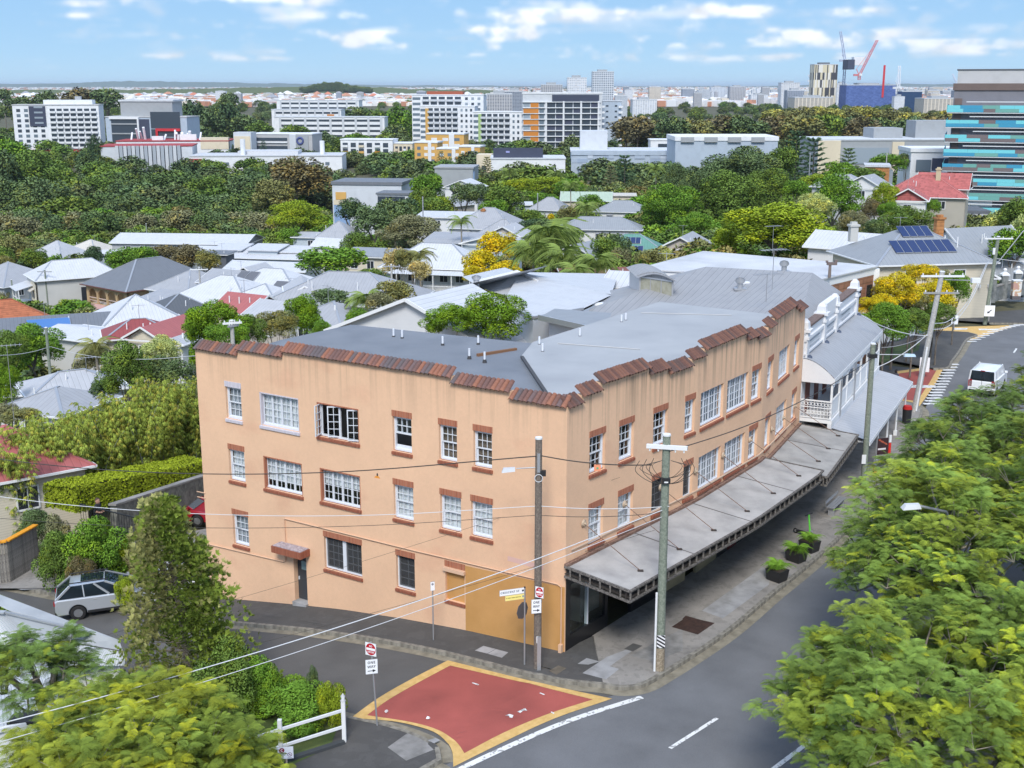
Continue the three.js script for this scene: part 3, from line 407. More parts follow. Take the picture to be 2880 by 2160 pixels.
{ // shops under the street awning: shopfronts seen below its edge
  const sh = sub('shopfront',bldg),tan = mapped(MOTTLE([0.3,0.25,0.15],[0.4,0.33,0.2],8,4)),tiles = mat([0.014,0.014,0.016],{ roughness: 0.3 }),redM = mat([0.14,0.015,0.014]);
  const seg = (a,c,y0,y1,o,m,n) => { const b = new B(); let s = a; const cuts = [a,...FRs.map(f => f.s0).filter(x => x > a && x < c),c]; for (let i = 0; i + 1 < cuts.length; i++) { const F = facR(cuts[i] + 0.01),P = (q,y,w) => F.P(q - F.s0,y,w); b.hexa([P(cuts[i],y0,o),P(cuts[i + 1],y0,o),P(cuts[i + 1],y0,o - 0.15),P(cuts[i],y0,o - 0.15),P(cuts[i],y1,o),P(cuts[i + 1],y1,o),P(cuts[i + 1],y1,o - 0.15),P(cuts[i],y1,o - 0.15)]); } return part(n,b,m,sh); };
  const gl = new THREE.MeshPhysicalMaterial({ color: lin(0.75,0.82,0.82),roughness: 0.05,transmission: 1,thickness: 0 });
  seg(0.0,0.35,-0.2,3.2,-0.005,tiles,'pillar'); seg(0.35,2.7,-0.2,0.55,-0.006,tiles,'stall_riser'); seg(0.4,1.52,0.57,2.6,-0.05,gl,'shop_window'); seg(1.57,2.66,0.57,2.6,-0.05,gl,'shop_window'); seg(1.52,1.57,0.57,2.6,-0.02,M.paintW,'glazing_bar'); seg(0.35,6.9,2.62,3.2,-0.006,tiles,'fascia'); seg(2.7,2.9,-0.2,3.2,-0.007,tiles,'pillar');
  seg(2.9,4.6,-0.2,2.9,-1.6,M.room,'entrance'); seg(4.6,4.8,-0.2,3.2,-0.007,tiles,'pillar'); seg(4.8,6.9,-0.2,0.6,-0.006,tiles,'stall_riser'); seg(4.85,6.85,0.62,2.6,-0.05,gl,'shop_window');
  for (const [a,c,m,n] of [[6.9,8.9,tan,'shop_wall'],[8.9,9.9,M.room,'entrance'],[9.9,12,tan,'shop_wall'],[12,13.2,tiles,'shop_wall'],[13.2,14.2,redM,'shop_door'],[14.2,16,tiles,'shop_wall'],[16,18.4,tan,'shop_wall'],[18.4,20.6,tiles,'shop_wall'],[20.6,25.05,tan,'shop_wall']]) seg(a,c,-0.2,3.2,n === 'entrance' ? -0.9 : -0.006,m,n);
  const b = new B(); for (const F of FRs) b.quad(F.P(0,-0.2,-2.7),F.P(F.l,-0.2,-2.7),F.P(F.l,3.2,-2.7),F.P(0,3.2,-2.7)); part('back_wall',b,M.room,sh);
}
{ // the suspended street awning in two lengths
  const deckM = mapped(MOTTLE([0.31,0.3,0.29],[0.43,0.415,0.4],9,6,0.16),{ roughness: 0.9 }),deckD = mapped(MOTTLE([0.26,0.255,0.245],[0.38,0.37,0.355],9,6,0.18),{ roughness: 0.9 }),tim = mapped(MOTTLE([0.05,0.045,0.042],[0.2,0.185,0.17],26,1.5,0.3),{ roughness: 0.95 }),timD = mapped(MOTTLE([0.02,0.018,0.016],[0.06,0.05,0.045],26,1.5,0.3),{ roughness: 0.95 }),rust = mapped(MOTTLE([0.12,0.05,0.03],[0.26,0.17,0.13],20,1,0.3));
  for (const [sa,sb,off,yw,yo,dm] of [[-0.12,17.05,2.95,3.52,3.3,deckM],[17.08,25.0,3.15,3.2,2.98,deckD]]) {
    const a = sub('awning',bldg),ss = []; for (let s = sa; s < sb; s += 1.1) ss.push(s); ss.push(sb);
    // one outer line with mitred corners
    const pin = (s,o) => { const P = (q) => PR(q,0,o),e = 0.5; let p = P(s); for (const f of FRs.slice(1)) { const d = s - f.s0; if (Math.abs(d) < 1.2) { const A = PR(f.s0 - 0.01,0,o),C = PR(f.s0 + 0.01,0,o),m = V.mix(A,C,0.5); p = d < 0 ? V.mix(P(f.s0 - 1.2),m,(d + 1.2) / 1.2) : V.mix(m,P(f.s0 + 1.2),d / 1.2); } } return p; };
    const W = (s,o,y) => { const p = pin(s,o); return [p[0],y,p[2]]; },yAt = o => lerp(yw,yo,o / off),dk = new B(),so = new B();
    for (let i = 0; i + 1 < ss.length; i++) { const q = [W(ss[i],0.02,yw),W(ss[i + 1],0.02,yw),W(ss[i + 1],off,yo),W(ss[i],off,yo)]; dk.quad(...q,q.map((p,j) => [[ss[i],ss[i + 1],ss[i + 1],ss[i]][j],j < 2 ? 0 : off])); so.quad(...q.map(p => [p[0],p[1] - 0.3,p[2]])); }
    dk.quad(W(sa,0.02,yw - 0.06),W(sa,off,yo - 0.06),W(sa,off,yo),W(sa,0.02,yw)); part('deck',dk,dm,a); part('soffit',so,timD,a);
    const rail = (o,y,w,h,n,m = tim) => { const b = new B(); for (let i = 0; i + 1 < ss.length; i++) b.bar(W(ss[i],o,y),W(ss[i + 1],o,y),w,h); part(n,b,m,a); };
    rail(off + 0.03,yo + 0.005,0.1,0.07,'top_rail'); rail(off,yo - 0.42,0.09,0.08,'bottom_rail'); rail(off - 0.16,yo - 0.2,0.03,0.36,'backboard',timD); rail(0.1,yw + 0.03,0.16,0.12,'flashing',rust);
    for (let s = sa + 0.05; s < sb; s += 0.52) part('fascia_batten',new B().bar(W(s,off,yo - 0.39),W(s,off,yo - 0.03),0.05,0.07,[1,0,0]),tim,a);
    for (const s of [sa,sb]) { part('end_rail',new B().bar(W(s,0.05,yw - 0.01),W(s,off + 0.05,yo - 0.01),0.09,0.08).bar(W(s,0.05,yw - 0.4),W(s,off + 0.05,yo - 0.42),0.09,0.08),tim,a); part('backboard',new B().bar(W(s + (s === sa ? 0.15 : -0.15),0.05,yw - 0.2),W(s + (s === sa ? 0.15 : -0.15),off,yo - 0.2),0.03,0.36),timD,a); for (let o = 0.3; o < off; o += 0.45) part('fascia_batten',new B().bar(W(s,o,yAt(o) - 0.4),W(s,o,yAt(o) - 0.02),0.06,0.06,[1,0,0]),tim,a); }
    part('roofing_joint',(() => { const b = new B(); for (let s = sa + 4.6; s < sb - 1; s += 4.6) b.bar(W(s,0.1,yw + 0.006),W(s,off - 0.05,yo + 0.006),0.05,0.012); return b; })(),mat([0.13,0.12,0.115]),a);
    const rods = sa < 1 ? [1.1,3.9,6.6,9.4,12.2,15.2] : [18.6,21,23.6]; for (const s of rods) { const w = PR(s,yw + 1.35,0.03),e = W(s + 0.5,2.3,yAt(2.3) + 0.03),g = sub('tie_rod',a); part('rod',new B().cyl(w,e,0.016,0.016,5),rust,g); const F = facR(s),pl = part('rosette',new B().cyl([0,0,0],[0,0,0.05],0.17,0.1,10).cyl([0,0,0.03],[0,0,0.12],0.05,0.04,8),mat([0.5,0.4,0.3]),g,[w[0],w[1],w[2]]); pl.rotation.y = F.turn; part('anchor_plate',new B().cbox(e[0],e[1],e[2],0.22,0.03,0.14),mat([0.05,0.04,0.035]),g); }
  }
  const con = new B(); for (let s = 0.3; s < 24; s += 2) con.bar(PR(s,4.05 - s * 0.012,0.05),PR(Math.min(s + 2,24.6),4.05 - (s + 2) * 0.012,0.05),0.05,0.05); part('conduit',con,mat([0.62,0.46,0.34]),bldg);
}
// ---------- roofing and wall finishes shared by the houses ----------
const ribs = (pitch) => colorTex(256,256,(u,v) => { const f = (u * 8) % 1,r = f < 0.14 ? 0.74 : f < 0.24 ? 1.1 : 1,n = tileN(u,v,5,4),s = tileN(u * 3 % 1,v,9,3); const t = r * (0.88 + 0.16 * n) * (0.95 + 0.08 * s); return [t * 0.93,t * 0.93,t * 0.93]; },pitch * 8);
const RIB = ribs(0.42),TILE = colorTex(256,256,(u,v) => { const f = (v * 8) % 1,k = Math.floor(v * 8),c = Math.floor(u * 10 + k * 0.5),t = (f < 0.18 ? 0.62 : 0.9 + 0.1 * f) * (0.75 + 0.4 * hsh(c & 255,k)) * (0.85 + 0.3 * tileN(u,v,6,3)); return [t,t,t]; },3),BOARD = colorTex(64,256,(u,v) => { const f = (v * 16) % 1,t = (f < 0.14 ? 0.72 : 0.93 + 0.05 * f) * (0.94 + 0.08 * tileN(u,v,5,3)); return [t,t,t]; },2.4);
const STAIN = colorTex(256,256,(u,v) => { const t = 0.84 + 0.2 * tileN(u,v,6,4) + 0.05 * hsh(u * 256 | 0,v * 256 | 0); return [t,t,t]; },9);
const roofM = c => mapped(RIB,{ color: lin(...c),roughness: 0.62 }),wallM = (c,t = BOARD) => mapped(t,{ color: lin(...c),roughness: 0.85 });
const RF = { white: roofM([0.59,0.605,0.635]),pale: roofM([0.46,0.47,0.495]),light: roofM([0.37,0.38,0.405]),grey: roofM([0.30,0.32,0.345]),slate: roofM([0.17,0.185,0.21]),dark: roofM([0.10,0.11,0.125]),red: roofM([0.29,0.06,0.06]),pink: roofM([0.42,0.125,0.12]),green: roofM([0.13,0.30,0.25]),mint: roofM([0.42,0.52,0.42]),cream: roofM([0.6,0.56,0.5]),rustR: roofM([0.22,0.085,0.06]),terra: mapped(TILE,{ color: lin(0.42,0.14,0.065),roughness: 0.9 }),redtile: mapped(TILE,{ color: lin(0.44,0.125,0.115),roughness: 0.85 }) };
const WL = { white: wallM([0.72,0.73,0.74]),cream: wallM([0.66,0.6,0.48]),grey: wallM([0.42,0.44,0.46]),render: wallM([0.55,0.55,0.53],STAIN),blue: wallM([0.5,0.57,0.63]),tan: wallM([0.48,0.34,0.19],STAIN),brick: wallM([0.33,0.16,0.09],TILE),orange: wallM([0.45,0.2,0.07],TILE),char: wallM([0.10,0.11,0.13],STAIN),stone: wallM([0.4,0.37,0.32],STAIN),taupe: wallM([0.5,0.45,0.4]) };
M.trim = mat([0.74,0.75,0.76],{ roughness: 0.6 }); M.winDark = mat([0.03,0.035,0.045],{ roughness: 0.12 }); M.winPale = mat([0.30,0.33,0.36],{ roughness: 0.2 }); M.solar = mat([0.02,0.035,0.11],{ roughness: 0.12 }); M.steel = mat([0.45,0.46,0.48],{ roughness: 0.4,metalness: 0.6 }); M.timberPole = mapped(MOTTLE([0.11,0.09,0.075],[0.22,0.185,0.155],30,1,0.3)); M.greenPole = mapped(MOTTLE([0.15,0.18,0.14],[0.26,0.29,0.235],24,1.2,0.2)); M.palePole = mapped(MOTTLE([0.33,0.32,0.3],[0.5,0.49,0.47],24,1.2,0.2));
const ON = (f,pts) => pts.map(q => at(...q));
const planeOf = (a,b,c) => { const n = V.nrm(V.cross(V.sub(b,a),V.sub(c,a))); return { n,d: V.dot(n,a) }; };
const onPlane = (px,py,P) => { const r = rayOf(px,py),o = [0,CAMH,0],t = (P.d - V.dot(P.n,o)) / V.dot(P.n,r); return V.mad(o,r,t); };

// ---------- white two storey hotel with verandah and ornate parapet ----------
{
  const h = thing('verandah_hotel','white two storey building with ornate parapet, bullnose verandah and posted street awning','building');
  const F = facet([15.62,-64.22],HOTEL_END,false),P = F.P,L = F.l,sAt = (px,py,y) => { const p = onY(px,py,y); return (p[0] - F.A[0]) * F.u[0] + (p[2] - F.A[1]) * F.u[1]; };
  const bx = (b,s0,s1,y0,y1,o0,o1) => b.hexa([P(s0,y0,o1),P(s1,y0,o1),P(s1,y0,o0),P(s0,y0,o0),P(s0,y1,o1),P(s1,y1,o1),P(s1,y1,o0),P(s0,y1,o0)]);
  const W = mapped(STAIN,{ color: lin(0.70,0.71,0.735),roughness: 0.8 });
  part('wall',bx(new B(),0,L,-0.3,8.15,-0.4,0),W,h);
  const copM = mapped(MOTTLE([0.11,0.07,0.055],[0.2,0.14,0.12],22,1.5,0.3));
  const piers = [0.35,4.7,8.1,14.3],hts = [8.75,8.95,8.95,8.95];
  piers.forEach((s,i) => { const g = sub('parapet_pier',h),y = hts[i]; part('shaft',bx(bx(new B(),s - 0.26,s + 0.26,6.7,y - 0.55,-0.42,0.16),s - 0.33,s + 0.33,y - 0.95,y - 0.8,-0.45,0.24),W,g); part('cornice',bx(new B(),s - 0.36,s + 0.36,y - 0.55,y - 0.4,-0.5,0.3),W,g); const b = new B(),q = (d,yy) => [P(s - d,yy,d - 0.1),P(s + d,yy,d - 0.1),P(s + d,yy,-d - 0.1),P(s - d,yy,-d - 0.1)]; b.hexa([...q(0.27,y - 0.4),...q(0.23,y - 0.05)]); b.hexa([...q(0.23,y - 0.05),...q(0.09,y + 0.14)]); part('cap',b,W,g); });
  part('parapet',bx(bx(bx(new B(),0,4.6,8.1,8.35,-0.35,0.04),4.8,8.1,8.1,8.95,-0.35,0.05),8.2,L,8.1,8.4,-0.35,0.04),W,h); part('coping',bx(bx(new B(),0.7,4.35,8.35,8.47,-0.45,0.1),8.45,14,8.4,8.52,-0.45,0.1),copM,h);
  part('string_course',bx(bx(new B(),0,L,7.7,7.86,0.001,0.12),0,L,6.95,7.05,0.001,0.1),W,h);
  for (const s of [2.5,6.4,11.2]) part('panel',bx(bx(new B(),s - 1.2,s + 1.2,7.2,7.24,0.002,0.06),s - 1.2,s + 1.2,7.5,7.54,0.002,0.06),M.winPale,h); for (const s of [0.35,4.7,8.1,14.3]) part('urn',new B().tube([[0,0,0],[0,0.1,0],[0,0.22,0],[0,0.4,0],[0,0.5,0]],t => [0.1,0.06,0.17,0.14,0.04][Math.round(t * 4)],8),mat([0.1,0.13,0.2]),h,P(s,6.45,0.26));
  { // bullnose roof
    const prof = []; for (let k = 0; k <= 10; k++) { const t = k / 10; prof.push([t * 1.75,5.85 + 0.98 * Math.cos(t * Math.PI / 2) ** 0.9 - 0.0]); }
    const b = new B(),e = new B(); for (let k = 0; k < 10; k++) b.quad(P(-0.1,prof[k][1],prof[k][0]),P(L,prof[k][1],prof[k][0]),P(L,prof[k + 1][1],prof[k + 1][0]),P(-0.1,prof[k + 1][1],prof[k + 1][0]),[[0,k * 0.2],[L,k * 0.2],[L,k * 0.2 + 0.2],[0,k * 0.2 + 0.2]]);
    part('verandah_roof',b,RF.light,h); for (const s of [-0.12,L + 0.02]) e.poly([...prof.map(q => [q[0],q[1] - 0.02]),[1.75,5.55],[0,5.55]],[],q => P(s,q[1],q[0])); part('verandah_gable',e,W,h);
    part('fascia',bx(new B(),-0.1,L,5.62,5.86,1.7,1.76),M.trim,h);
  }
  { // upper balcony: floor, posts, lace balustrade, doors behind
    part('balcony_floor',bx(new B(),-0.1,L,3.36,3.55,0,1.72),M.trim,h);
    part('lower_fascia',bx(new B(),-0.12,L,2.9,3.355,1.5,1.72),W,h);
    const N = 7; for (let i = 0; i <= N; i++) { const s = 0.02 + (L - 0.1) * i / N,g = sub('balcony_post',h); part('post',bx(new B(),s - 0.055,s + 0.055,3.55,5.62,1.56,1.67),M.trim,g); if (i < N) { const s1 = 0.02 + (L - 0.1) * (i + 1) / N,b = new B(); for (let k = 0; k < 6; k++) { const a = s + (s1 - s) * k / 6,c = s + (s1 - s) * (k + 1) / 6,y = 5.4 + 0.16 * Math.abs(k - 2.5) / 2.5 * -1; bx(b,a,c,y - 0.05,5.62,1.6,1.625); } part('frieze',b,M.trim,g); part('handrail',bx(bx(new B(),s,s1,4.55,4.62,1.58,1.66),s,s1,3.62,3.67,1.59,1.65),M.trim,g); part('boarding',bx(new B(),s,s1,3.68,4.54,1.61,1.63),M.trim,g); } }
    for (let i = 0; i < 6; i++) { const s = 1.4 + i * 2.3; part('verandah_opening',bx(new B(),s - 0.5,s + 0.5,3.56,5.5,0.002,0.05),mat([0.17,0.065,0.05]),h); }
    const g = sub('lace_balustrade',h,P(-0.08,3.55,0.02)); g.rotation.y = Math.atan2(F.u[0] * -1,F.u[1] * -1); // near end
    const r = new B(); r.box(0,1.65,0.98,1.05,-0.03,0.03).box(0,1.65,0.05,0.1,-0.03,0.03).box(0,1.65,0.62,0.66,-0.025,0.025); part('rail',r,M.trim,g); for (let k = 0; k < 9; k++) { const x = 0.1 + k * 0.18; part('lace_ring',new THREE.TorusGeometry(0.078,0.016,5,12),M.trim,g,[x,0.82,0]); part('lace_ring',new THREE.TorusGeometry(0.09,0.018,5,12),M.trim,g,[x,0.36,0]); part('baluster',new B().box(x - 0.1,x - 0.082,0.1,0.98,-0.012,0.012),M.trim,g); }
  }
  { // street awning on posts
    const b = new B(),o0 = 1.55,o1 = 3.75,pr = []; for (let k = 0; k <= 6; k++) { const t = k / 6; pr.push([lerp(o0,o1,t),3.12 - 0.34 * t - 0.2 * t * t]); } for (let k = 0; k < 6; k++) b.quad(P(0.1,pr[k][1],pr[k][0]),P(L + 0.7,pr[k][1],pr[k][0]),P(L + 0.7,pr[k + 1][1],pr[k + 1][0]),P(0.1,pr[k + 1][1],pr[k + 1][0]),[[0,k * 0.4],[L,k * 0.4],[L,k * 0.4 + 0.4],[0,k * 0.4 + 0.4]]);
    part('street_awning',b,RF.pale,h); part('awning_fascia',bx(new B(),0.1,L + 0.7,2.36,2.57,3.72,3.77),M.trim,h); part('awning_soffit',bx(new B(),0.1,L + 0.7,2.5,2.53,0,3.6),M.trim,h);
    for (let i = 0; i < 5; i++) { const s = 1.2 + i * 3.4,g = sub('awning_post',h); part('post',new B().cyl(P(s,-0.05,3.45),P(s,2.4,3.45),0.065,0.06,8),M.trim,g); part('bracket',new B().bar(P(s,1.9,3.45),P(s + 0.45,2.38,3.45),0.04,0.04).bar(P(s,1.9,3.45),P(s - 0.45,2.38,3.45),0.04,0.04),M.trim,g); part('base',bx(new B(),s - 0.1,s + 0.1,-0.05,0.3,3.35,3.55),M.trim,g); }
    for (const s of [2,6,10.5]) part('gutter_pipe',new B().cyl(P(s,3.3,1.75),P(s,5.6,1.75),0.04,0.04,6),M.steel,h);
    part('shop_wall',bx(new B(),0.2,L,-0.2,2.5,0.003,0.06),mat([0.33,0.31,0.29]),h);
  }
  { // the grey hipped roof behind, with monitor, skylights, ventilators
    const roof = mapped(RIB,{ color: lin(0.33,0.335,0.35),roughness: 0.7 }),A = onY(1539,915,6.9),FRr = [15.4,8.15,-65.2],RL = onY(1985,750,9.5),RR = onY(2285,767,9.5),GB = [21.5,7.9,-77.6],BL = [RL[0] - 7,7,RL[2] - 4],BR = [RR[0] + 1,7.4,RR[2] - 6];
    const b = new B(); b.quad(A,FRr,RR,RL).tri(FRr,GB,RR).tri(A,RL,BL).quad(RL,RR,BR,BL).tri(RR,GB,BR); const rf = part('roof',b,roof,h);
    const w = new B(),ring = [A,FRr,GB,BR,BL]; ring.forEach((p,i) => { const q = ring[(i + 1) % 5]; w.quad([p[0],-1.5,p[2]],[q[0],-1.5,q[2]],[q[0],q[1] - 0.05,q[2]],[p[0],p[1] - 0.05,p[2]]); }); part('rear_wall',w,W,h);
    const pl = planeOf(A,FRr,RR);
    const m = sub('roof_monitor',h),q = (x,y) => onPlane(...c2(x,y),pl),a = q(612,262),c = q(800,282),yT = a[1] + 1.15,back = V.mul([-F.n[0] * 0.25 + F.u[0] * 0.4,0,-F.n[1] * 0.25 + F.u[1] * 0.4],7),gl = mapped(MOTTLE([0.28,0.27,0.2],[0.36,0.35,0.28],9,2));
    const a2 = V.add(a,back),cc = V.add(c,back),T = p => [p[0],yT,p[2]]; part('glazing',new B().quad(V.mad(a,[0,1,0],0.05),V.mad(c,[0,1,0],0.05),T(c),T(a)),gl,m); part('cheek',new B().quad(c,cc,T(cc),T(c)).quad(a,a2,T(a2),T(a)),M.steel,m); part('glazing_bar',new B().bar(a,c,0.1,0.12).bar(T(a),T(c),0.1,0.1).bar(V.mix(a,c,0.33),V.mix(T(a),T(c),0.33),0.05,0.06).bar(V.mix(a,c,0.66),V.mix(T(a),T(c),0.66),0.05,0.06).bar(a,T(a),0.1,0.1).bar(c,T(c),0.1,0.1),M.steel,m);
    const rb = new B(),d = V.sub(c,a),N = 8; for (let k = 0; k < N; k++) { const f = t => { const w2 = -0.12 + 1.24 * t,y = yT + 0.02 + 0.42 * Math.sin(Math.PI * t); return [w2,y]; },[u0,y0] = f(k / N),[u1,y1] = f((k + 1) / N),p = (u,y,e) => { const g = V.mad(V.mad(a,d,u),back,e); return [g[0],y,g[2]]; }; rb.quad(p(u0,y0 - 0.1,-0.12),p(u1,y1 - 0.1,-0.12),p(u1,y1 + 0.05,1),p(u0,y0 + 0.05,1)); rb.tri(p(0.5,yT,0),p(u0,y0,0),p(u1,y1,0)); } part('curved_roof',rb,roof,m);
    for (const [x,y] of [[372,325],[1107,192],[1210,200]]) { const p = q(x,y); boxPart('skylight',M.trim,h,p[0],p[1] + 0.08,p[2],0.7,0.12,0.6); }
    for (const [x,y] of [[1190,235],[1443,135]]) { const p = q(x,y),g = sub('roof_ventilator',h,p); part('base',new B().cbox(0,0.05,0,0.75,0.12,0.6),M.steel,g); part('throat',new B().cyl([0,0.1,0],[0,0.45,0],0.17,0.17,10),M.steel,g); part('head',new B().tube([[0,0.42,0],[0,0.55,0],[0,0.7,0],[0,0.78,0]],t => [0.24,0.32,0.26,0.05][Math.round(t * 3)],12),M.steel,g); }
  }
}
function antenna(p,h,label,group) { const t = thing('tv_antenna',label,'antenna',p,0.4,group); part('mast',new B().cyl([0,0,0],[0,h,0],0.025,0.02,6),M.steel,t); part('boom',new B().cyl([-0.9,h,0],[0.9,h,0],0.02,0.02,5),M.steel,t); for (let k = 0; k < 7; k++) part('element',new B().cyl([-0.8 + k * 0.26,h,-0.35 - 0.03 * k],[-0.8 + k * 0.26,h,0.35 + 0.03 * k],0.012,0.012,4),M.steel,t); return t; }
antenna(onY(...c2(1375,235),9.1),2.4,'tv antenna on the grey hipped roof behind the white parapet');
antenna(onY(...c2(1340,305),9.0),1.6,'short tv antenna at the back edge of the flat grey roof');

{ // flat roofed brick building behind the hotel
  const t = thing('brick_block','brown brick building with a broad pale flat roof behind the white parapet','building');
  const y = 7.6,R = [[1798,759],[2300,789],[2464,751],[1981,710]].map(q => onY(...q,y)),q = R.map(p => [p[0],p[2]]),mid = [q.reduce((s,p) => s + p[0],0) / 4,q.reduce((s,p) => s + p[1],0) / 4],grow = k => q.map(p => [lerp(mid[0],p[0],k),lerp(mid[1],p[1],k)]);
  part('wall',new B().prism(q,-2.5,y - 0.55,false),WL.brick,t); part('band',new B().prism(grow(1.004),y - 0.55,y - 0.02,false),M.trim,t);
  part('roof',new B().prism(grow(1.025),y,y + 0.1,true,true),mapped(MOTTLE([0.44,0.45,0.47],[0.56,0.57,0.59],6,14,0.06),{ roughness: 0.7 }),t);
  const a = R[1],e = R[2],d = V.nrm(V.sub(e,a)),len = V.len(V.sub(e,a)),turn = Math.atan2(-d[2],d[0]); for (let k = 0; k < 5; k++) { const p = V.mad(a,d,len * (k + 0.6) / 5.2),g = sub('window',t,[p[0],y - 2.5,p[2]],turn); part('pane',new B().box(-0.45,0.45,0,1.25,-0.02,0.05),M.winDark,g); part('frame',new B().box(-0.5,-0.45,-0.05,1.3,-0.02,0.08).box(0.45,0.5,-0.05,1.3,-0.02,0.08).box(-0.5,0.5,-0.1,0,-0.02,0.1),mat([0.25,0.13,0.1]),g); }
  part('pier',new B().cbox(e[0],2.5,e[2],0.45,10,0.45),M.trim,t); part('floor_band',new B().bar([a[0],4.2,a[2]],[e[0],4.2,e[2]],0.14,0.7),M.trim,t);
  const p = onY(...c2(1705,165),7.7),m = thing('rooftop_camera_mast','rusty jointed mast with fittings on the pale flat roof','mast',p); part('post',new B().cyl([0,0,0],[0,0.9,0],0.12,0.1,8),mat([0.2,0.16,0.14]),m); part('head',new B().cbox(0.12,1.0,0,0.7,0.2,0.25).cbox(0.4,1.18,0,0.2,0.16,0.2).cbox(-0.25,1.15,0.05,0.15,0.15,0.15),mat([0.17,0.13,0.12]),m);
}
{ // white sheds behind the apartment building
  const N = [-0.537,0.843],D = [DX,DZ],W = mapped(STAIN,{ color: lin(0.66,0.67,0.69),roughness: 0.8 }),wr = mapped(RIB,{ color: lin(0.58,0.595,0.62),roughness: 0.6 });
  { const t = thing('white_shed','white gabled shed with blank gable wall beside the leafy green tree','shed'),A = [-6.05,-71.1],P = (d,n,y) => [A[0] + D[0] * d - N[0] * n,y,A[1] + D[1] * d - N[1] * n],hs = 5.9,ey = 6.42,ry = 8.8,len = 6.6;
    part('gable_wall',new B().poly([[-hs,-3],[hs,-3],[hs,ey],[0,ry],[-hs,ey]],[],q => P(q[0],0,q[1])),W,t); part('side_wall',new B().quad(P(hs,0,-4),P(hs,16,-4),P(hs,16,ey),P(hs,0,ey)).quad(P(-hs,0,-4),P(-hs,len,-4),P(-hs,len,ey),P(-hs,0,ey)),W,t);
    const ov = 0.4; part('roof',new B().quad(P(0,-ov,ry + 0.1),P(0,16,ry + 0.1),P(hs + ov,16,ey - 0.05),P(hs + ov,-ov,ey - 0.05)).quad(P(0,-ov,ry + 0.1),P(-hs - ov,-ov,ey - 0.05),P(-hs - ov,len,ey - 0.05),P(0,len,ry + 0.1)),wr,t); part('barge',new B().bar(P(0,-ov,ry + 0.05),P(hs + ov,-ov,ey - 0.1),0.06,0.2).bar(P(0,-ov,ry + 0.05),P(-hs - ov,-ov,ey - 0.1),0.06,0.2),M.trim,t);
    for (const [x,n] of [[-2.6,2.6],[-3.4,3.6]]) { const y = ry - (ry - ey) * -x / hs,g = sub('roof_ventilator',t,P(x,n,y)); part('throat',new B().cyl([0,0,0],[0,0.4,0],0.2,0.2,10),M.steel,g); part('head',new B().tube([[0,0.38,0],[0,0.52,0],[0,0.66,0],[0,0.72,0]],q => [0.26,0.33,0.26,0.05][Math.round(q * 3)],12),M.steel,g); part('base',new B().cbox(0,0.02,0,0.7,0.1,0.6),M.winPale,g); } }
  { const t = thing('white_shed','large white metal roof with pale grey gable and clean ribs, beside the grey hipped roof','shed'),a = at(1480,770,87),b = at(1719,830,80),c = at(1499,891,71),P = planeOf(a,b,c),q = (x,y) => onPlane(x,y,P);
    const pts = [[1462,766],[1480,768],[1719,830],[1640,868],[1500,893],[1440,868],[1425,832]].map(v => q(...v)); const r = new B(); for (let i = 1; i + 1 < pts.length; i++) r.tri(pts[0],pts[i],pts[i + 1],...[0,i,i + 1].map(k => [pts[k][0] * 0.6 - pts[k][2] * 0.8,pts[k][0] * 0.8 + pts[k][2] * 0.6])); part('roof',r,wr,t);
    const wall = (b2,i,j,m) => b2.quad([pts[i][0],-2,pts[i][2]],[pts[j][0],-2,pts[j][2]],V.mad(pts[j],[0,1,0],-0.12),V.mad(pts[i],[0,1,0],-0.12)); part('wall',wall(wall(wall(new B(),3,4),4,5),2,3),wallM([0.55,0.6,0.66],STAIN),t); part('eave',new B().bar(pts[3],pts[4],0.12,0.14).bar(pts[4],pts[5],0.12,0.14),M.steel,t);
    const g0 = at(1330,796,84),g1 = at(1454,765,86),g2 = at(1512,797,84),g3 = at(1428,832,79),g4 = at(1376,818,81); const gw = new B().quad(g0,g4,at(1410,800,82.5),g1).tri(g1,at(1410,800,82.5),g2).quad(g4,g3,g2,at(1410,800,82.5)); part('upper_gable',gw,mapped(RIB,{ color: lin(0.48,0.49,0.5) }),t); part('barge',new B().bar(g0,g1,0.1,0.25).bar(g1,V.mad(g2,[0,1,0],0.1),0.1,0.25),M.trim,t);
    part('upper_roof',new B().quad(g1,at(1740,770,104),at(1719,828,81),g2),wr,t); part('rear_roof',new B().quad(g0,g1,at(1420,752,100),at(1300,778,100)),wr,t);
    const f = at(1340,800,80),g = sub('flue',t,f); part('pipe',new B().cyl([0,-0.6,0],[0,0.35,0],0.2,0.2,10),M.steel,g); part('cowl',new B().tube([[0,0.33,0],[0,0.5,0],[0,0.62,0]],q2 => [0.26,0.33,0.08][Math.round(q2 * 2)],12),M.steel,g); }
  { const t = thing('grey_shed','low grey curved roof end and white wall between the flat roof and the white shed','shed'),a = at(1545,890,68),p2 = at(1700,930,63),p3 = at(1660,905,66); part('wall',new B().quad([a[0],3,a[2]],[p2[0],3,p2[2]],p2,a),W,t); part('roof',new B().quad(V.add(a,[-0.6,0,0.3]),V.add(p2,[0,0,0.4]),at(1720,880,70),at(1560,868,74)),RF.grey,t); part('fascia',new B().bar(V.add(a,[-0.6,0,0.3]),V.add(p2,[0,0,0.4]),0.1,0.3),M.steel,t); }
}
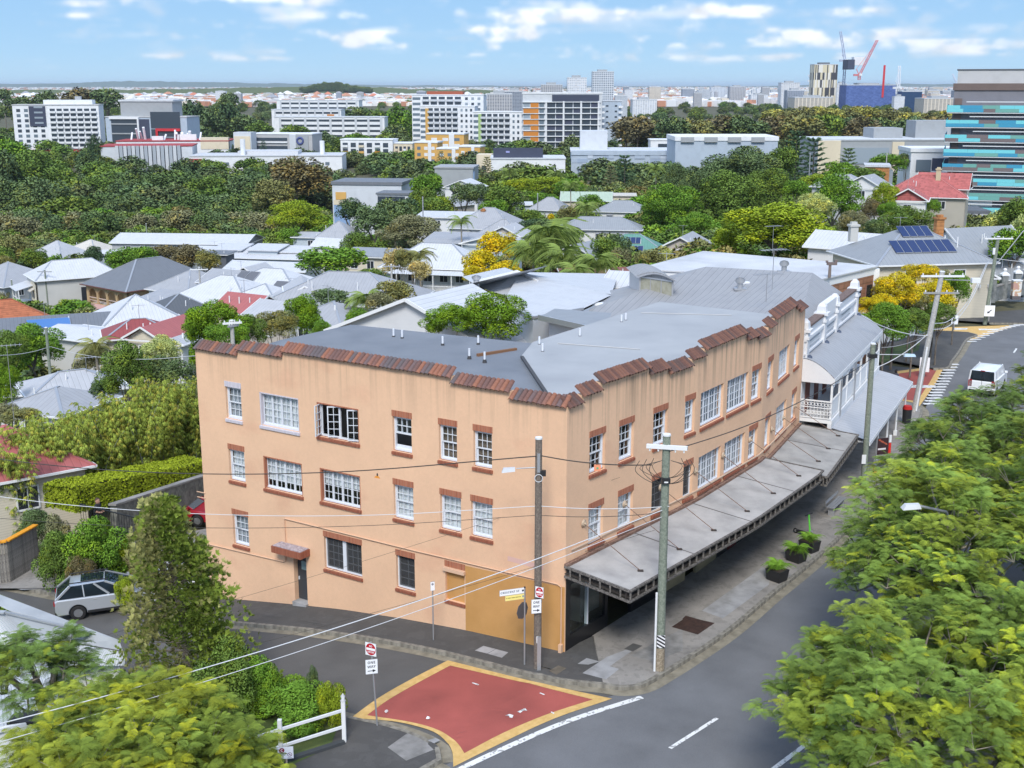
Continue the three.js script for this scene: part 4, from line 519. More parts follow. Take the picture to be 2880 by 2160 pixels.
// ---------- houses of the valley ----------
// eave centre as a photo pixel with its distance; size in metres; rot turns the front (local +z) away from the camera's right
const FOOT = [[-1,-70,14],[10,-80,14],[18,-90,16]];
function house(label,px,py,z,w,d,rot,type,rise,roof,wall,o = {}) {
  const e = at(px,py,z),gy = Math.min(groundY(e[0],e[2]),e[1] - 2.5),h = Math.min(e[1] - gy,o.maxH ?? 7.5),t = thing(o.name ?? 'house',label,o.cat ?? 'house',[e[0],e[1] - h,e[2]],rot * Math.PI / 180,o.group),ov = o.ov ?? 0.5;
  FOOT.push([e[0],e[2],Math.hypot(w,d) * 0.46]);
  const X = w / 2,Z = d / 2,x = X + ov,zz = Z + ov,R = rise,q = (a,b2,c) => [a,b2,c],b = new B();
  if (o.open) for (const [i,j] of [[-1,1],[1,1],[-1,-1],[1,-1]]) part('post',new B().cbox(i * (X - 0.1),h / 2,j * (Z - 0.1),0.14,h,0.14),wall,t); else part('wall',new B().box(-X,X,-3,h,-Z,Z),wall,t);
  if (type === 'hip') { const k = Math.min(x,zz) * (o.k ?? 1); if (w >= d) b.quad(q(-x,h,zz),q(x,h,zz),q(x - k,h + R,0),q(-x + k,h + R,0)).quad(q(x,h,-zz),q(-x,h,-zz),q(-x + k,h + R,0),q(x - k,h + R,0)).tri(q(x,h,zz),q(x,h,-zz),q(x - k,h + R,0)).tri(q(-x,h,-zz),q(-x,h,zz),q(-x + k,h + R,0)); else b.quad(q(x,h,zz),q(x,h,-zz),q(0,h + R,-zz + k),q(0,h + R,zz - k)).quad(q(-x,h,-zz),q(-x,h,zz),q(0,h + R,zz - k),q(0,h + R,-zz + k)).tri(q(-x,h,zz),q(x,h,zz),q(0,h + R,zz - k)).tri(q(x,h,-zz),q(-x,h,-zz),q(0,h + R,-zz + k)); }
  else if (type === 'pyr') { const T = q(0,h + R,0),c = [q(-x,h,zz),q(x,h,zz),q(x,h,-zz),q(-x,h,-zz)]; for (let i = 0; i < 4; i++) b.tri(c[i],c[(i + 1) % 4],T); }
  else if (type === 'gx') { b.quad(q(-x,h,zz),q(x,h,zz),q(x,h + R,0),q(-x,h + R,0)).quad(q(x,h,-zz),q(-x,h,-zz),q(-x,h + R,0),q(x,h + R,0)); part('gable',new B().tri(q(X,h,Z),q(X,h,-Z),q(X,h + R * 0.95,0)),o.gm ?? wall,t); part('gable',new B().tri(q(-X,h,-Z),q(-X,h,Z),q(-X,h + R * 0.95,0)),o.gm ?? wall,t); part('barge',new B().bar(q(x,h,zz),q(x,h + R,0),0.05,0.18).bar(q(x,h + R,0),q(x,h,-zz),0.05,0.18).bar(q(-x,h,zz),q(-x,h + R,0),0.05,0.18),M.trim,t); }
  else if (type === 'gz') { b.quad(q(x,h,zz),q(x,h,-zz),q(0,h + R,-zz),q(0,h + R,zz)).quad(q(-x,h,-zz),q(-x,h,zz),q(0,h + R,zz),q(0,h + R,-zz)); part('gable',new B().tri(q(-X,h,Z),q(X,h,Z),q(0,h + R * 0.95,Z)),o.gm ?? wall,t); part('gable',new B().tri(q(X,h,-Z),q(-X,h,-Z),q(0,h + R * 0.95,-Z)),o.gm ?? wall,t); part('barge',new B().bar(q(-x,h,zz),q(0,h + R,zz),0.05,0.18).bar(q(0,h + R,zz),q(x,h,zz),0.05,0.18),M.trim,t); }
  else b.hexa([q(-x,h,zz),q(x,h,zz),q(x,h + R,-zz),q(-x,h + R,-zz),q(-x,h + 0.15,zz),q(x,h + 0.15,zz),q(x,h + R + 0.15,-zz),q(-x,h + R + 0.15,-zz)]);
  const rf = part('roof',b,roof,t);
  part('gutter',new B().bar(q(-x,h - 0.02,zz),q(x,h - 0.02,zz),0.12,0.12).bar(q(x,h - 0.02,zz),q(x,h - 0.02,-zz),0.12,0.12).bar(q(-x,h - 0.02,zz),q(-x,h - 0.02,-zz),0.12,0.12),o.gut ?? M.trim,t);
  if (type === 'hip' || type === 'pyr') { const k = Math.min(x,zz) * (o.k ?? 1),e1 = type === 'pyr' ? q(0,h + R,0) : w >= d ? q(x - k,h + R,0) : q(0,h + R,zz - k),e0 = type === 'pyr' ? e1 : w >= d ? q(-x + k,h + R,0) : e1; part('ridge_cap',new B().bar(q(x,h,zz),e1,0.22,0.06).bar(q(-x,h,zz),e0,0.22,0.06).bar(e0,w >= d ? e1 : q(0,h + R,-zz + k),0.22,0.06),o.ridge ?? M.steel,rf); }
  const win = (cx,cy,face,ww,hh,hood) => { const g = sub('window',t); const s = face === 'f' ? [cx,cy,Z + 0.02] : face === 'r' ? [X + 0.02,cy,-cx] : [-X - 0.02,cy,cx]; g.position.set(...s); g.rotation.y = face === 'f' ? 0 : face === 'r' ? Math.PI / 2 : -Math.PI / 2; part('pane',new B().box(-ww / 2,ww / 2,-hh / 2,hh / 2,-0.03,0.02),M.winDark,g); part('frame',new B().box(-ww / 2 - 0.08,-ww / 2,-hh / 2 - 0.08,hh / 2 + 0.08,-0.03,0.05).box(ww / 2,ww / 2 + 0.08,-hh / 2 - 0.08,hh / 2 + 0.08,-0.03,0.05).box(-ww / 2,ww / 2,hh / 2,hh / 2 + 0.08,-0.03,0.05).box(-ww / 2,ww / 2,-hh / 2 - 0.1,-hh / 2,-0.03,0.08).box(-0.03,0.03,-hh / 2,hh / 2,-0.03,0.04),M.trim,g); if (hood) part('hood',new B().hexa([q(-ww / 2 - 0.2,hh / 2 - 0.15,0.75),q(ww / 2 + 0.2,hh / 2 - 0.15,0.75),q(ww / 2 + 0.2,hh / 2 + 0.2,0.02),q(-ww / 2 - 0.2,hh / 2 + 0.2,0.02),q(-ww / 2 - 0.2,hh / 2 - 0.1,0.78),q(ww / 2 + 0.2,hh / 2 - 0.1,0.78),q(ww / 2 + 0.2,hh / 2 + 0.26,0.02),q(-ww / 2 - 0.2,hh / 2 + 0.26,0.02)]),roof,g); };
  for (const f of ['f','r','l']) { const n = (o.win ?? { f: 2,r: 2 })[f] ?? 0,span = f === 'f' ? w : d; for (let i = 0; i < n; i++) win((i + 0.5) / n * span * 0.86 - span * 0.43,h - 1.25,f,o.ww ?? 1.1,o.wh ?? 1.2,o.hood); }
  for (const [face,u0,u1,v0,v1,n] of o.solar ?? []) { // panels on a slope, u along, v up the slope in fractions
    const S = { f: [q(-x,h,zz),q(x,h,zz),q(0,h + R,0)],r: [q(x,h,zz),q(x,h,-zz),q(0,h + R,0)] }[face],up = V.sub(face === 'f' ? q(0,h + R,0) : q(0,h + R,0),face === 'f' ? q(0,h,zz) : q(x,h,0)),nrm = V.nrm(V.cross(V.sub(S[1],S[0]),up)),P = (u,v,l) => V.mad(V.mad(V.mix(S[0],S[1],u),up,v),nrm,l); for (let i = 0; i < n; i++) { const a = lerp(u0,u1,i / n),c = lerp(u0,u1,(i + 0.92) / n),g = part('solar_panel',new B().hexa([P(a,v0,0.06),P(c,v0,0.06),P(c,v1,0.06),P(a,v1,0.06),P(a,v0,0.13),P(c,v0,0.13),P(c,v1,0.13),P(a,v1,0.13)]),o.pm ?? M.solar,t); part('panel_frame',new B().bar(P(a,v0,0.1),P(c,v0,0.1),0.05,0.07).bar(P(a,v1,0.1),P(c,v1,0.1),0.05,0.07).bar(P(c,v0,0.1),P(c,v1,0.1),0.05,0.07),M.steel,g); } }
  { const r = rng(Math.round(px * 7 + py)); for (let k = 0; k < 3; k++) { const vx = (r() - 0.5) * w * 0.6,vz = Z * (0.25 + 0.4 * r()); if (r() < 0.6) part('roof_vent',new B().cyl([vx,h,vz],[vx,h + R * 0.6 + 0.5,vz],0.07,0.06,6),M.trim,t); } if (r() < 0.35) { const vx = (r() - 0.5) * w * 0.3,g = sub('aerial',t,[vx,h + R * 0.7,0]); part('mast',new B().cyl([0,-0.6,0],[0,1.9,0],0.03,0.025,5),M.steel,g); part('arms',new B().bar([-0.7,1.8,0],[0.7,1.8,0],0.03,0.03),M.steel,g); } }
  for (const [cx,cz,ch,cm] of o.chim ?? []) { const c = sub('chimney',t,[cx,h + R * 0.4,cz]); part('stack',new B().box(-0.4,0.4,0,ch,-0.3,0.3),cm,c); part('cap',new B().box(-0.52,0.52,ch,ch + 0.2,-0.42,0.42).box(-0.3,0.3,ch + 0.2,ch + 0.45,-0.2,0.2),cm,c); }
  if (o.ver) { const [vd,vh,n] = o.ver; part('verandah_roof',new B().hexa([q(-X,h - vh - 0.05,Z + vd),q(X,h - vh - 0.05,Z + vd),q(X,h - vh + 0.45,Z),q(-X,h - vh + 0.45,Z),q(-X,h - vh,Z + vd),q(X,h - vh,Z + vd),q(X,h - vh + 0.5,Z),q(-X,h - vh + 0.5,Z)]),o.vm ?? roof,t); for (let i = 0; i <= n; i++) part('post',new B().cbox(-X + 0.1 + (w - 0.2) * i / n,(h - vh) / 2,Z + vd - 0.15,0.12,h - vh,0.12),M.trim,t); part('rail',new B().cbox(0,h - vh - 1.6,Z + vd - 0.15,w - 0.2,0.1,0.06),M.trim,t); }
  return t;
}
house('weathered pale grey pyramid roof at the foot of the dark wood',165,716,285,10,9.5,-22,'hip',3.3,RF.pale,WL.grey,{ win: { f: 2 } });
house('cream hipped roof house between the weathered grey roof and the wood',258,704,292,9.5,9,-22,'hip',2.6,RF.cream,WL.cream);
house('small white roofed outbuilding under the round dark tree',312,712,270,5,5,15,'gx',0.8,RF.white,WL.blue,{ win: { f: 1 } });
house('very long low white roofed house with open carport end below the wood',530,676,282,31,13,-6,'gx',1.6,RF.white,WL.grey,{ win: { f: 8 } });
{ const t = house('white roofed terrace with stepped upper storeys of pale blue wall',725,712,250,24,15,-10,'gx',1.3,RF.white,WL.blue,{ win: { f: 3 } }); for (const [x,zz2,w2,hh] of [[-5,1,6,2.2],[3,2,6,2.4],[9,1,5,2.0]]) { const y = 5.2; part('upper_storey',new B().box(x - w2 / 2,x + w2 / 2,3,y + hh,zz2 - 3,zz2 + 3),WL.blue,t); part('upper_roof',new B().hexa([[x - w2 / 2 - 0.4,y + hh,zz2 + 3.4],[x + w2 / 2 + 0.4,y + hh,zz2 + 3.4],[x + w2 / 2 + 0.4,y + hh + 0.5,zz2 - 3.4],[x - w2 / 2 - 0.4,y + hh + 0.5,zz2 - 3.4],[x - w2 / 2 - 0.4,y + hh + 0.2,zz2 + 3.4],[x + w2 / 2 + 0.4,y + hh + 0.2,zz2 + 3.4],[x + w2 / 2 + 0.4,y + hh + 0.7,zz2 - 3.4],[x - w2 / 2 - 0.4,y + hh + 0.7,zz2 - 3.4]]),RF.white,t); } }
house('broad low white roof in front of the stepped white terrace',770,752,222,15,8,-14,'gx',1.1,RF.white,WL.white,{ win: { f: 2 } });
house('dark charcoal cube house with one white window by the white terrace',618,712,238,4.2,4,-10,'flat',0.1,RF.slate,WL.char,{ win: { f: 1 } });
house('small dark gable roof beside the grey hips under the white terrace',717,768,205,4,6,-20,'gz',1.4,RF.pale,WL.char,{ win: {} });
house('light grey hipped roof house at the left of the house with white stairs',28,788,222,12,12,-30,'hip',3.4,RF.light,WL.grey);
{ const t = house('white roofed house with pale grey side wall and white front stairs',205,772,205,13,8.5,32,'hip',2.6,RF.white,WL.render,{ win: { f: 0 },k: 0.8 });
  const h = 5.6; for (const [x,ww,hh] of [[0.8,1.2,2.3],[4,2.1,2.3]]) part('window',new B().box(x - ww / 2,x + ww / 2,2.6,2.6 + hh,4.2,4.29),M.winDark,t);
  const f = sub('front_porch',t,[-6.5,0,0]); part('deck',new B().box(-2.6,0,2.2,2.4,-4,3.6),M.trim,f); part('porch_roof',new B().hexa([[-3,4.6,-4.2],[-3,4.6,1.5],[0,5.4,1.5],[0,5.4,-4.2],[-3,4.7,-4.2],[-3,4.7,1.5],[0,5.5,1.5],[0,5.5,-4.2]]),RF.white,f); for (const zz2 of [-3.9,-1.3,1.3]) part('post',new B().box(-2.6,-2.48,-1,4.7,zz2,zz2 + 0.12),M.trim,f); part('rail',new B().box(-2.6,-2.52,3.2,3.3,-3.9,1.4).box(-2.6,-2.52,2.7,2.75,-3.9,1.4),M.trim,f); for (let k = 0; k < 12; k++) part('stair_tread',new B().box(-2.7 - k * 0.28,-2.42 - k * 0.28,2.2 - k * 0.2,2.28 - k * 0.2,1.5,3.0),M.trim,f); part('stair_rail',new B().bar([-2.5,3.2,3.0],[-6,0.9,3.0],0.1,0.12).bar([-2.5,3.2,1.5],[-6,0.9,1.5],0.1,0.12),M.trim,f); part('gable_front',new B().poly([[-0.2,2.4],[3.9,2.4],[3.9,5.7],[1.8,6.6],[-0.2,5.7]],[],q => [0.3 - 0.6,q[1],q[0]]),WL.cream,f); part('window',new B().box(-0.45,-0.3,3.4,4.5,1.2,2.4),M.winDark,f); part('window_hood',new B().hexa([[-1.1,4.5,0.9],[-0.3,4.9,0.9],[-0.3,4.9,2.7],[-1.1,4.5,2.7],[-1.1,4.6,0.9],[-0.3,5,0.9],[-0.3,5,2.7],[-1.1,4.6,2.7]]),RF.cream,f); }
FOOT.push([at(424,792,200)[0],at(424,792,200)[2],9]);
{ const e = at(424,792,200),w = 11.6,d = 16.4,rot = -40 * Math.PI / 180,gy = e[1] - 5.9,t = thing('arched_house','two storey tan house with four arches, a balcony and a grey hipped roof','house',[e[0],gy,e[2]],rot),h = 5.9,X = w / 2,Z = d / 2,x = X + 0.7,zz = Z + 0.7,R = 3.9;
  const b = new B(),k = x; b.quad([x,h,zz],[x,h,-zz],[0,h + R,-zz + k],[0,h + R,zz - k]).quad([-x,h,-zz],[-x,h,zz],[0,h + R,zz - k],[0,h + R,-zz + k]).tri([-x,h,zz],[x,h,zz],[0,h + R,zz - k]).tri([x,h,-zz],[-x,h,-zz],[0,h + R,-zz + k]); const rf = part('roof',b,RF.slate,t); part('ridge_cap',new B().bar([x,h,zz],[0,h + R,zz - k],0.25,0.08).bar([-x,h,zz],[0,h + R,zz - k],0.25,0.08).bar([0,h + R,zz - k],[0,h + R,-zz + k],0.25,0.08),M.steel,rf); part('gutter',new B().bar([-x,h,zz],[x,h,zz],0.14,0.16).bar([x,h,zz],[x,h,-zz],0.14,0.16),mat([0.14,0.06,0.05]),t);
  part('wall',new B().box(-X,X,-2,h,-Z,Z - 2.2).box(X - 0.3,X,-2,h,Z - 2.2,Z - 0.26).box(-X,-X + 0.3,-2,h,Z - 2.2,Z - 0.26),WL.tan,t); const holes = [],n = 4,bay = (w - 0.7) / n; for (let i = 0; i < n; i++) { const c = -X + 0.35 + bay * (i + 0.5),r = bay * 0.41,a = []; a.push([c - r,3.05],[c + r,3.05]); for (let q = 0; q <= 10; q++) { const an = Math.PI * q / 10; a.push([c + r * Math.cos(an),4.35 + r * 0.95 * Math.sin(an)]); } holes.push(a); if (i !== 0) holes.push([[c - r,-0.2],[c + r,-0.2],[c + r,2.55],[c - r,2.55]]); } holes.push([[-X + 0.5,-0.2],[-X + 0.35 + bay - 0.2,-0.2],[-X + 0.35 + bay - 0.2,2.55],[-X + 0.5,2.55]]);
  const aw = new B().poly([[-X,-2],[X,-2],[X,h],[-X,h]],holes,q => [q[0],q[1],Z]).poly([[-X,-2],[X,-2],[X,h],[-X,h]],holes,q => [q[0],q[1],Z - 0.25]); for (const a of holes) a.forEach((p,i) => { const q = a[(i + 1) % a.length]; aw.quad([p[0],p[1],Z],[q[0],q[1],Z],[q[0],q[1],Z - 0.25],[p[0],p[1],Z - 0.25]); }); part('arched_front',aw,WL.tan,t); part('balcony_floor',new B().box(-X + 0.3,X - 0.3,2.7,2.9,Z - 2.2,Z - 0.26),M.trim,t);
  for (let i = 0; i < n; i++) { const c = -X + 0.35 + bay * (i + 0.5); part('balustrade',new B().box(c - bay * 0.41,c + bay * 0.41,3.85,3.95,Z - 0.2,Z - 0.08).box(c - bay * 0.41,c + bay * 0.41,3.4,3.46,Z - 0.2,Z - 0.1),mat([0.62,0.5,0.45]),t); } part('front_awning',new B().hexa([[-X + 0.4,2.2,Z + 2.2],[-X + bay * 2,2.2,Z + 2.2],[-X + bay * 2,2.9,Z + 0.02],[-X + 0.4,2.9,Z + 0.02],[-X + 0.4,2.27,Z + 2.2],[-X + bay * 2,2.27,Z + 2.2],[-X + bay * 2,2.97,Z + 0.02],[-X + 0.4,2.97,Z + 0.02]]),mat([0.52,0.33,0.31]),t); for (const xx of [-X + 0.5,-X + bay * 2 - 0.1]) part('awning_post',new B().cyl([xx,-1,Z + 2.1],[xx,2.25,Z + 2.1],0.06,0.06,6),M.trim,t); part('window',new B().box(X,X + 0.03,3.5,4.6,2,3.4),M.winDark,t); part('garden_wall',new B().box(-X - 4.2,-X,-2,2.3,Z - 1,Z - 0.7),WL.tan,t); }
house('light grey hipped roof tucked behind the tan arched house',545,808,190,9,10,-35,'hip',2.8,RF.light,WL.white);
house('low white verandah house with louvred front beside the arches',470,848,178,8,6,-30,'flat',0.9,RF.light,WL.white,{ win: { f: 4 } });
house('orange terracotta tiled roof at the edge of the street of poles',15,925,148,13,11,35,'hip',3.6,RF.terra,WL.cream,{ ridge: mat([0.3,0.1,0.05]) });
house('dark grey flat gabled roof with a blue solar strip',165,915,146,13,8,22,'gx',1.3,RF.slate,WL.grey,{ win: { f: 2 },solar: [['f',0.25,0.62,0.25,0.75,1]],pm: mat([0.06,0.17,0.42],{ roughness: 0.3 }) });
house('steep white pyramid roof above the long white shed',385,893,150,9,9,28,'pyr',2.9,RF.white,WL.white);
{ house('long white roofed shed with bare pale wall behind the pole',262,940,133,6,9.5,62,'gz',0.7,RF.white,WL.render,{ name: 'garden_shed',cat: 'shed',win: {} }); }
house('charcoal pyramid roof between the arched house and red roofs',507,884,156,9.5,9,30,'pyr',2.7,RF.dark,WL.white);
house('dark red hipped verandah roof with cream posts and walls',392,936,126,6.5,5,20,'hip',1.5,RF.red,WL.cream,{ win: { f: 2 } });
house('salmon red gable with cream front and white barge boards',470,934,124,3.8,8,-18,'gz',1.3,RF.pink,WL.cream,{ win: { f: 1 } });
house('small white gabled porch below the salmon red gable',512,958,116,1.9,3,-18,'gz',0.6,RF.pale,WL.white,{ name: 'garden_porch',cat: 'porch',win: { f: 1 },ww: 0.8 });
house('grey hipped roof house with glazed sunroom beside the bamboo',165,1133,92,5.6,6,-20,'hip',1.25,RF.light,WL.white,{ win: { f: 3,r: 1 },maxH: 3.2 });
house('pale weathered roof rising behind the sunroom by the bamboo',205,1085,100,7,5,30,'hip',1.3,RF.pale,WL.white,{ win: { f: 1 } });
house('small white hip with ventilator beyond the pale weathered roof',100,1092,108,4,4,20,'pyr',0.9,RF.pale,WL.white,{ win: {} });
house('faded red hipped roof half hidden by the bamboo',22,1300,70,6.5,6.5,38,'pyr',2.2,RF.pink,WL.cream,{ win: { f: 1 },ridge: mat([0.4,0.13,0.13]) });
house('big white hipped roof with dark solar panels and cream bay',770,808,166,13,10,-20,'hip',2.6,RF.white,WL.cream,{ solar: [['f',0.2,0.42,0.15,0.8,2],['f',0.66,0.86,0.1,0.5,1]],pm: mat([0.12,0.12,0.13],{ roughness: 0.3 }) });
house('small white pyramid bay roof in front of the solar panels',748,829,150,5.5,5,-22,'pyr',1.4,RF.white,WL.cream,{ win: { f: 1,r: 1 },solar: [] });
house('cream walled wing with white hooded windows below the solar roof',835,832,148,5.2,4,-10,'flat',0.4,RF.pale,WL.cream,{ win: { f: 2 },hood: true });
house('broad white hipped roof left of the solar panelled roof',642,833,162,12,10,-20,'hip',2.8,RF.white,WL.stone);
house('grey twin ridged roof behind the broad white hips',690,790,188,11,8,-25,'gx',1.6,RF.light,WL.grey);
house('white gabled porch with timber fretwork before the light grey hip',853,820,144,3.6,8,12,'gz',1.3,RF.pale,WL.white,{ win: {} });
house('large light grey hipped roof with a standing seam ridge',985,834,142,16,11,-12,'hip',2.9,RF.light,WL.white);
house('small grey hip with dark solar panel near the white shed',940,893,112,5.6,6,-28,'pyr',1.5,RF.light,WL.grey,{ solar: [['f',0.05,0.45,0.1,0.55,1]],pm: M.winDark });
house('patch of salmon roof above the rounded bright green trees',700,868,128,4.6,5,-30,'gx',1.6,RF.pink,WL.cream,{ win: { f: 0 } });
house('grey metal roof between the salmon patch and the palms',800,880,122,5,5,-30,'gx',1.2,RF.pale,WL.taupe,{ win: { f: 1 } });
house('flat grey roofed cream house with rooftop solar unit',1060,716,196,9.5,6,-14,'flat',0.5,RF.grey,WL.cream,{ win: { f: 3 } });
house('tall grey hipped cottage under the yellow topped rain tree',955,664,268,8,8,-10,'hip',3.4,RF.light,WL.cream);
house('pair of little white gables at the foot of the rain tree',935,690,250,6,5,-25,'gx',1.5,RF.white,WL.white,{ win: { f: 1 } });
house('pale flat house in the shade right of the rain tree',885,664,275,8,6,-10,'flat',0.4,RF.pale,WL.blue,{ win: { f: 1 } });
house('large white hipped house with long white verandah and dark windows',1230,742,176,13.5,9,-14,'hip',3.0,RF.white,WL.white,{ ver: [2,0.6,5],win: { f: 5 } });
house('pale blue skillion house with open deck and pool gear',1320,672,206,13,7,-10,'flat',0.5,RF.light,WL.blue,{ ver: [2.5,0.1,4],win: { f: 2 } });
house('pale pitched roof of the deck house wing',1385,680,200,8,7,-16,'gz',1.2,RF.pale,WL.blue,{ win: { f: 1 } });
house('tall light grey hipped house with brick chimney',1378,636,242,13,11,-18,'hip',3.7,RF.light,WL.white,{ hood: true,chim: [[-1,1,1.6,WL.orange]],win: { f: 2 } });
house('light grey hip in front of the chimney house',1418,655,232,8,7,-18,'hip',2.6,RF.light,WL.white);
house('low white flat roof lined with dark solar strips',1285,608,264,16,7,-10,'flat',0.5,RF.white,WL.white,{ solar: [['f',0.12,0.8,0.04,0.09,1]],pm: M.winDark });
house('faint pink gable roof above the golden tree',1432,658,222,6,7,-18,'gz',1.7,RF.pale,WL.taupe,{ win: {} });
house('white weatherboard house with hooded windows and long grey roof',1690,640,246,16,8,-8,'hip',2.2,RF.grey,WL.white,{ hood: true,win: { f: 3,r: 2 } });
house('white house with grey hip standing behind the hooded windows',1752,592,290,12,8,-12,'hip',2.4,RF.grey,WL.white,{ hood: true });
house('white gabled cottage with dark grey roof beside the palms',1648,720,202,8.5,8,-32,'gz',2.4,RF.grey,WL.white,{ win: { f: 1 },hood: true });
house('sea green hipped roof with two rows of solar panels',1778,706,205,11.5,9,-8,'hip',2.9,RF.green,WL.white,{ solar: [['f',0.3,0.66,0.14,0.4,5],['f',0.42,0.62,0.52,0.8,3]],win: { f: 2 },gut: mat([0.15,0.35,0.3]) });
house('small light grey hipped cottage beyond the green trees',1548,588,305,8.5,7,-25,'hip',3.0,RF.light,WL.white);
house('mint green roof below a long cream wall',1650,562,330,13,8,-6,'gx',2.2,RF.mint,WL.cream,{ win: {} });
house('long cream boundary building behind the mint roof',1700,548,345,17,5,-4,'flat',0.2,RF.cream,WL.cream,{ win: {} });
house('taupe weatherboard gable with white framed window',1930,692,186,6,8,-20,'gz',1.8,RF.light,WL.taupe,{ win: { f: 1 } });
house('pale roof corner between the palms and the flat roof',1870,800,96,8,5,-20,'gx',0.9,RF.white,WL.white,{ win: { f: 1 } });
house('rust red iron roof half hidden among the palm trunks',1690,775,150,10,7,10,'gx',1.0,RF.rustR,WL.brick,{ win: {} });
house('white awning roof seen through trees beyond the street lamp',1470,575,320,4.5,4,0,'flat',0.4,RF.white,WL.blue,{ win: {} });
house('white gabled house fronting the dark grey hall',1310,525,330,9,8,-16,'gz',2.0,RF.white,WL.white,{ win: { f: 2 } });
house('taupe gabled cottage with wide white barge under the hall',1285,575,318,6,7,-40,'gz',1.6,RF.light,WL.taupe,{ win: {} });
house('pale corner roof at the edge of the dark wood by the lamp',600,705,265,5,4,0,'flat',0.3,RF.white,WL.white,{ win: {} });
// the right hand hill
{ const t = house('cream Federation house with grey roof, eleven solar panels and chimneys',2560,722,120,11.5,10,10,'hip',2.9,RF.grey,WL.cream,{ solar: [['f',0.22,0.72,0.3,0.62,7],['f',0.36,0.62,0.72,1.0,4]],chim: [[4.0,-2.2,2.2,WL.orange],[-4.4,-3.6,1.5,mat([0.5,0.5,0.48])]],win: { f: 2 } }); for (let k = 0; k < 12; k++) part('eave_bracket',new B().cbox(-5.5 + k,1,5.2,0.08,0.3,0.45),M.trim,t,[0,2.2,0]); }
{ house('grey skirt roofed wing with white porch gable beside stone gate pillars',2800,772,133,8.6,7,-14,'hip',2.4,RF.grey,WL.white,{ win: { f: 3 } }); house('ornate white timber porch gable over the front path',2752,777,122,1.8,2.5,8,'gz',0.7,RF.grey,M.trim,{ name: 'entry_porch',cat: 'porch',win: {},open: true }); house('grey roof slope rising behind the brick chimney',2745,704,136,8,7,20,'gx',2.6,RF.grey,WL.white,{ win: { f: 1 } }); }
house('white gabled roof behind the white painted chimney',2400,692,140,8,7,-35,'gx',1.6,RF.white,WL.white,{ win: { f: 1 } });
house('salmon tiled mansion with white gable and stone chimney',2600,548,212,13,10,-18,'hip',3.4,RF.redtile,WL.stone,{ chim: [[2.0,1.0,3.0,mat([0.5,0.42,0.28])]],ridge: mat([0.5,0.16,0.14]) });
house('salmon tiled front wing with white upper wall',2555,560,196,5.5,6,-20,'gz',1.9,RF.redtile,WL.white,{ win: { f: 1 },gm: RF.redtile,ridge: mat([0.5,0.16,0.14]) });
house('salmon tiled gable over stone wall beside the patterned tower',2655,528,215,8,5,-25,'gx',2.6,RF.redtile,WL.stone,{ win: { r: 1 } });
house('white weatherboard house with brown bargeboards and weathered roof',2440,524,236,7,7,-32,'gz',2.2,RF.light,WL.white,{ win: { f: 1 } });
house('weathered grey roof left of the brown bargeboards',2370,524,240,10,7,-30,'hip',2.4,RF.light,WL.grey);
// ---------- larger buildings beyond the valley ----------
M.gl1 = mat([0.05,0.065,0.085],{ roughness: 0.15 }); M.gl2 = mat([0.14,0.18,0.22],{ roughness: 0.15 }); M.gl3 = mat([0.28,0.33,0.38],{ roughness: 0.2 });
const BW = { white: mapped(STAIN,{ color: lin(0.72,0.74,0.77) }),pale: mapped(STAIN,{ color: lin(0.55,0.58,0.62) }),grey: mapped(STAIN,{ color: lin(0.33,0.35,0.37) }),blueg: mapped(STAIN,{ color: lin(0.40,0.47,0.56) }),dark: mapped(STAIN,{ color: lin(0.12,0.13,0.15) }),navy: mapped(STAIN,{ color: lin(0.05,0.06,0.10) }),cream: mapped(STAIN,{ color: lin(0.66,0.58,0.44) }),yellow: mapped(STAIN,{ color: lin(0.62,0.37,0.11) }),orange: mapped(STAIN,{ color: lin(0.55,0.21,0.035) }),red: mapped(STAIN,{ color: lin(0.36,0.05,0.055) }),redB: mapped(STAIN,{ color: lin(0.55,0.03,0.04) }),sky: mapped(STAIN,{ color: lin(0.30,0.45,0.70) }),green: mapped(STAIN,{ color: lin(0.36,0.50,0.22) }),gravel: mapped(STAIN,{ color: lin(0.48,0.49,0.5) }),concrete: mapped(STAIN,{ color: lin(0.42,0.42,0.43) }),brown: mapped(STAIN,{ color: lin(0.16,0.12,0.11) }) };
function block(name,label,px0,px1,pyTop,z,depth,rot,wall,o = {}) {
  const r = rot * Math.PI / 180,c = at((px0 + px1) / 2,pyTop,z),W = (px1 - px0) * z / FPX / Math.cos(r),n = [Math.sin(r),Math.cos(r)],cx = c[0] - n[0] * depth / 2,cz = c[2] - n[1] * depth / 2,gy = Math.min(groundY(cx,cz),c[1] - 3) - 1,H = c[1] - gy,t = thing(name,label,o.cat ?? 'building',[cx,gy,cz],r,o.group);
  part('wall',new B().box(-W / 2,W / 2,0,H,-depth / 2,depth / 2),wall,t); FOOT.push([cx,cz,Math.hypot(W,depth) * 0.4]);
  if (o.roof) part('roof',new B().box(-W / 2 - 0.3,W / 2 + 0.3,H,H + (o.rt ?? 0.5),-depth / 2 - 0.3,depth / 2 + 0.3),o.roof,t);
  t.W = W; t.H = H; t.D = depth; return t;
}
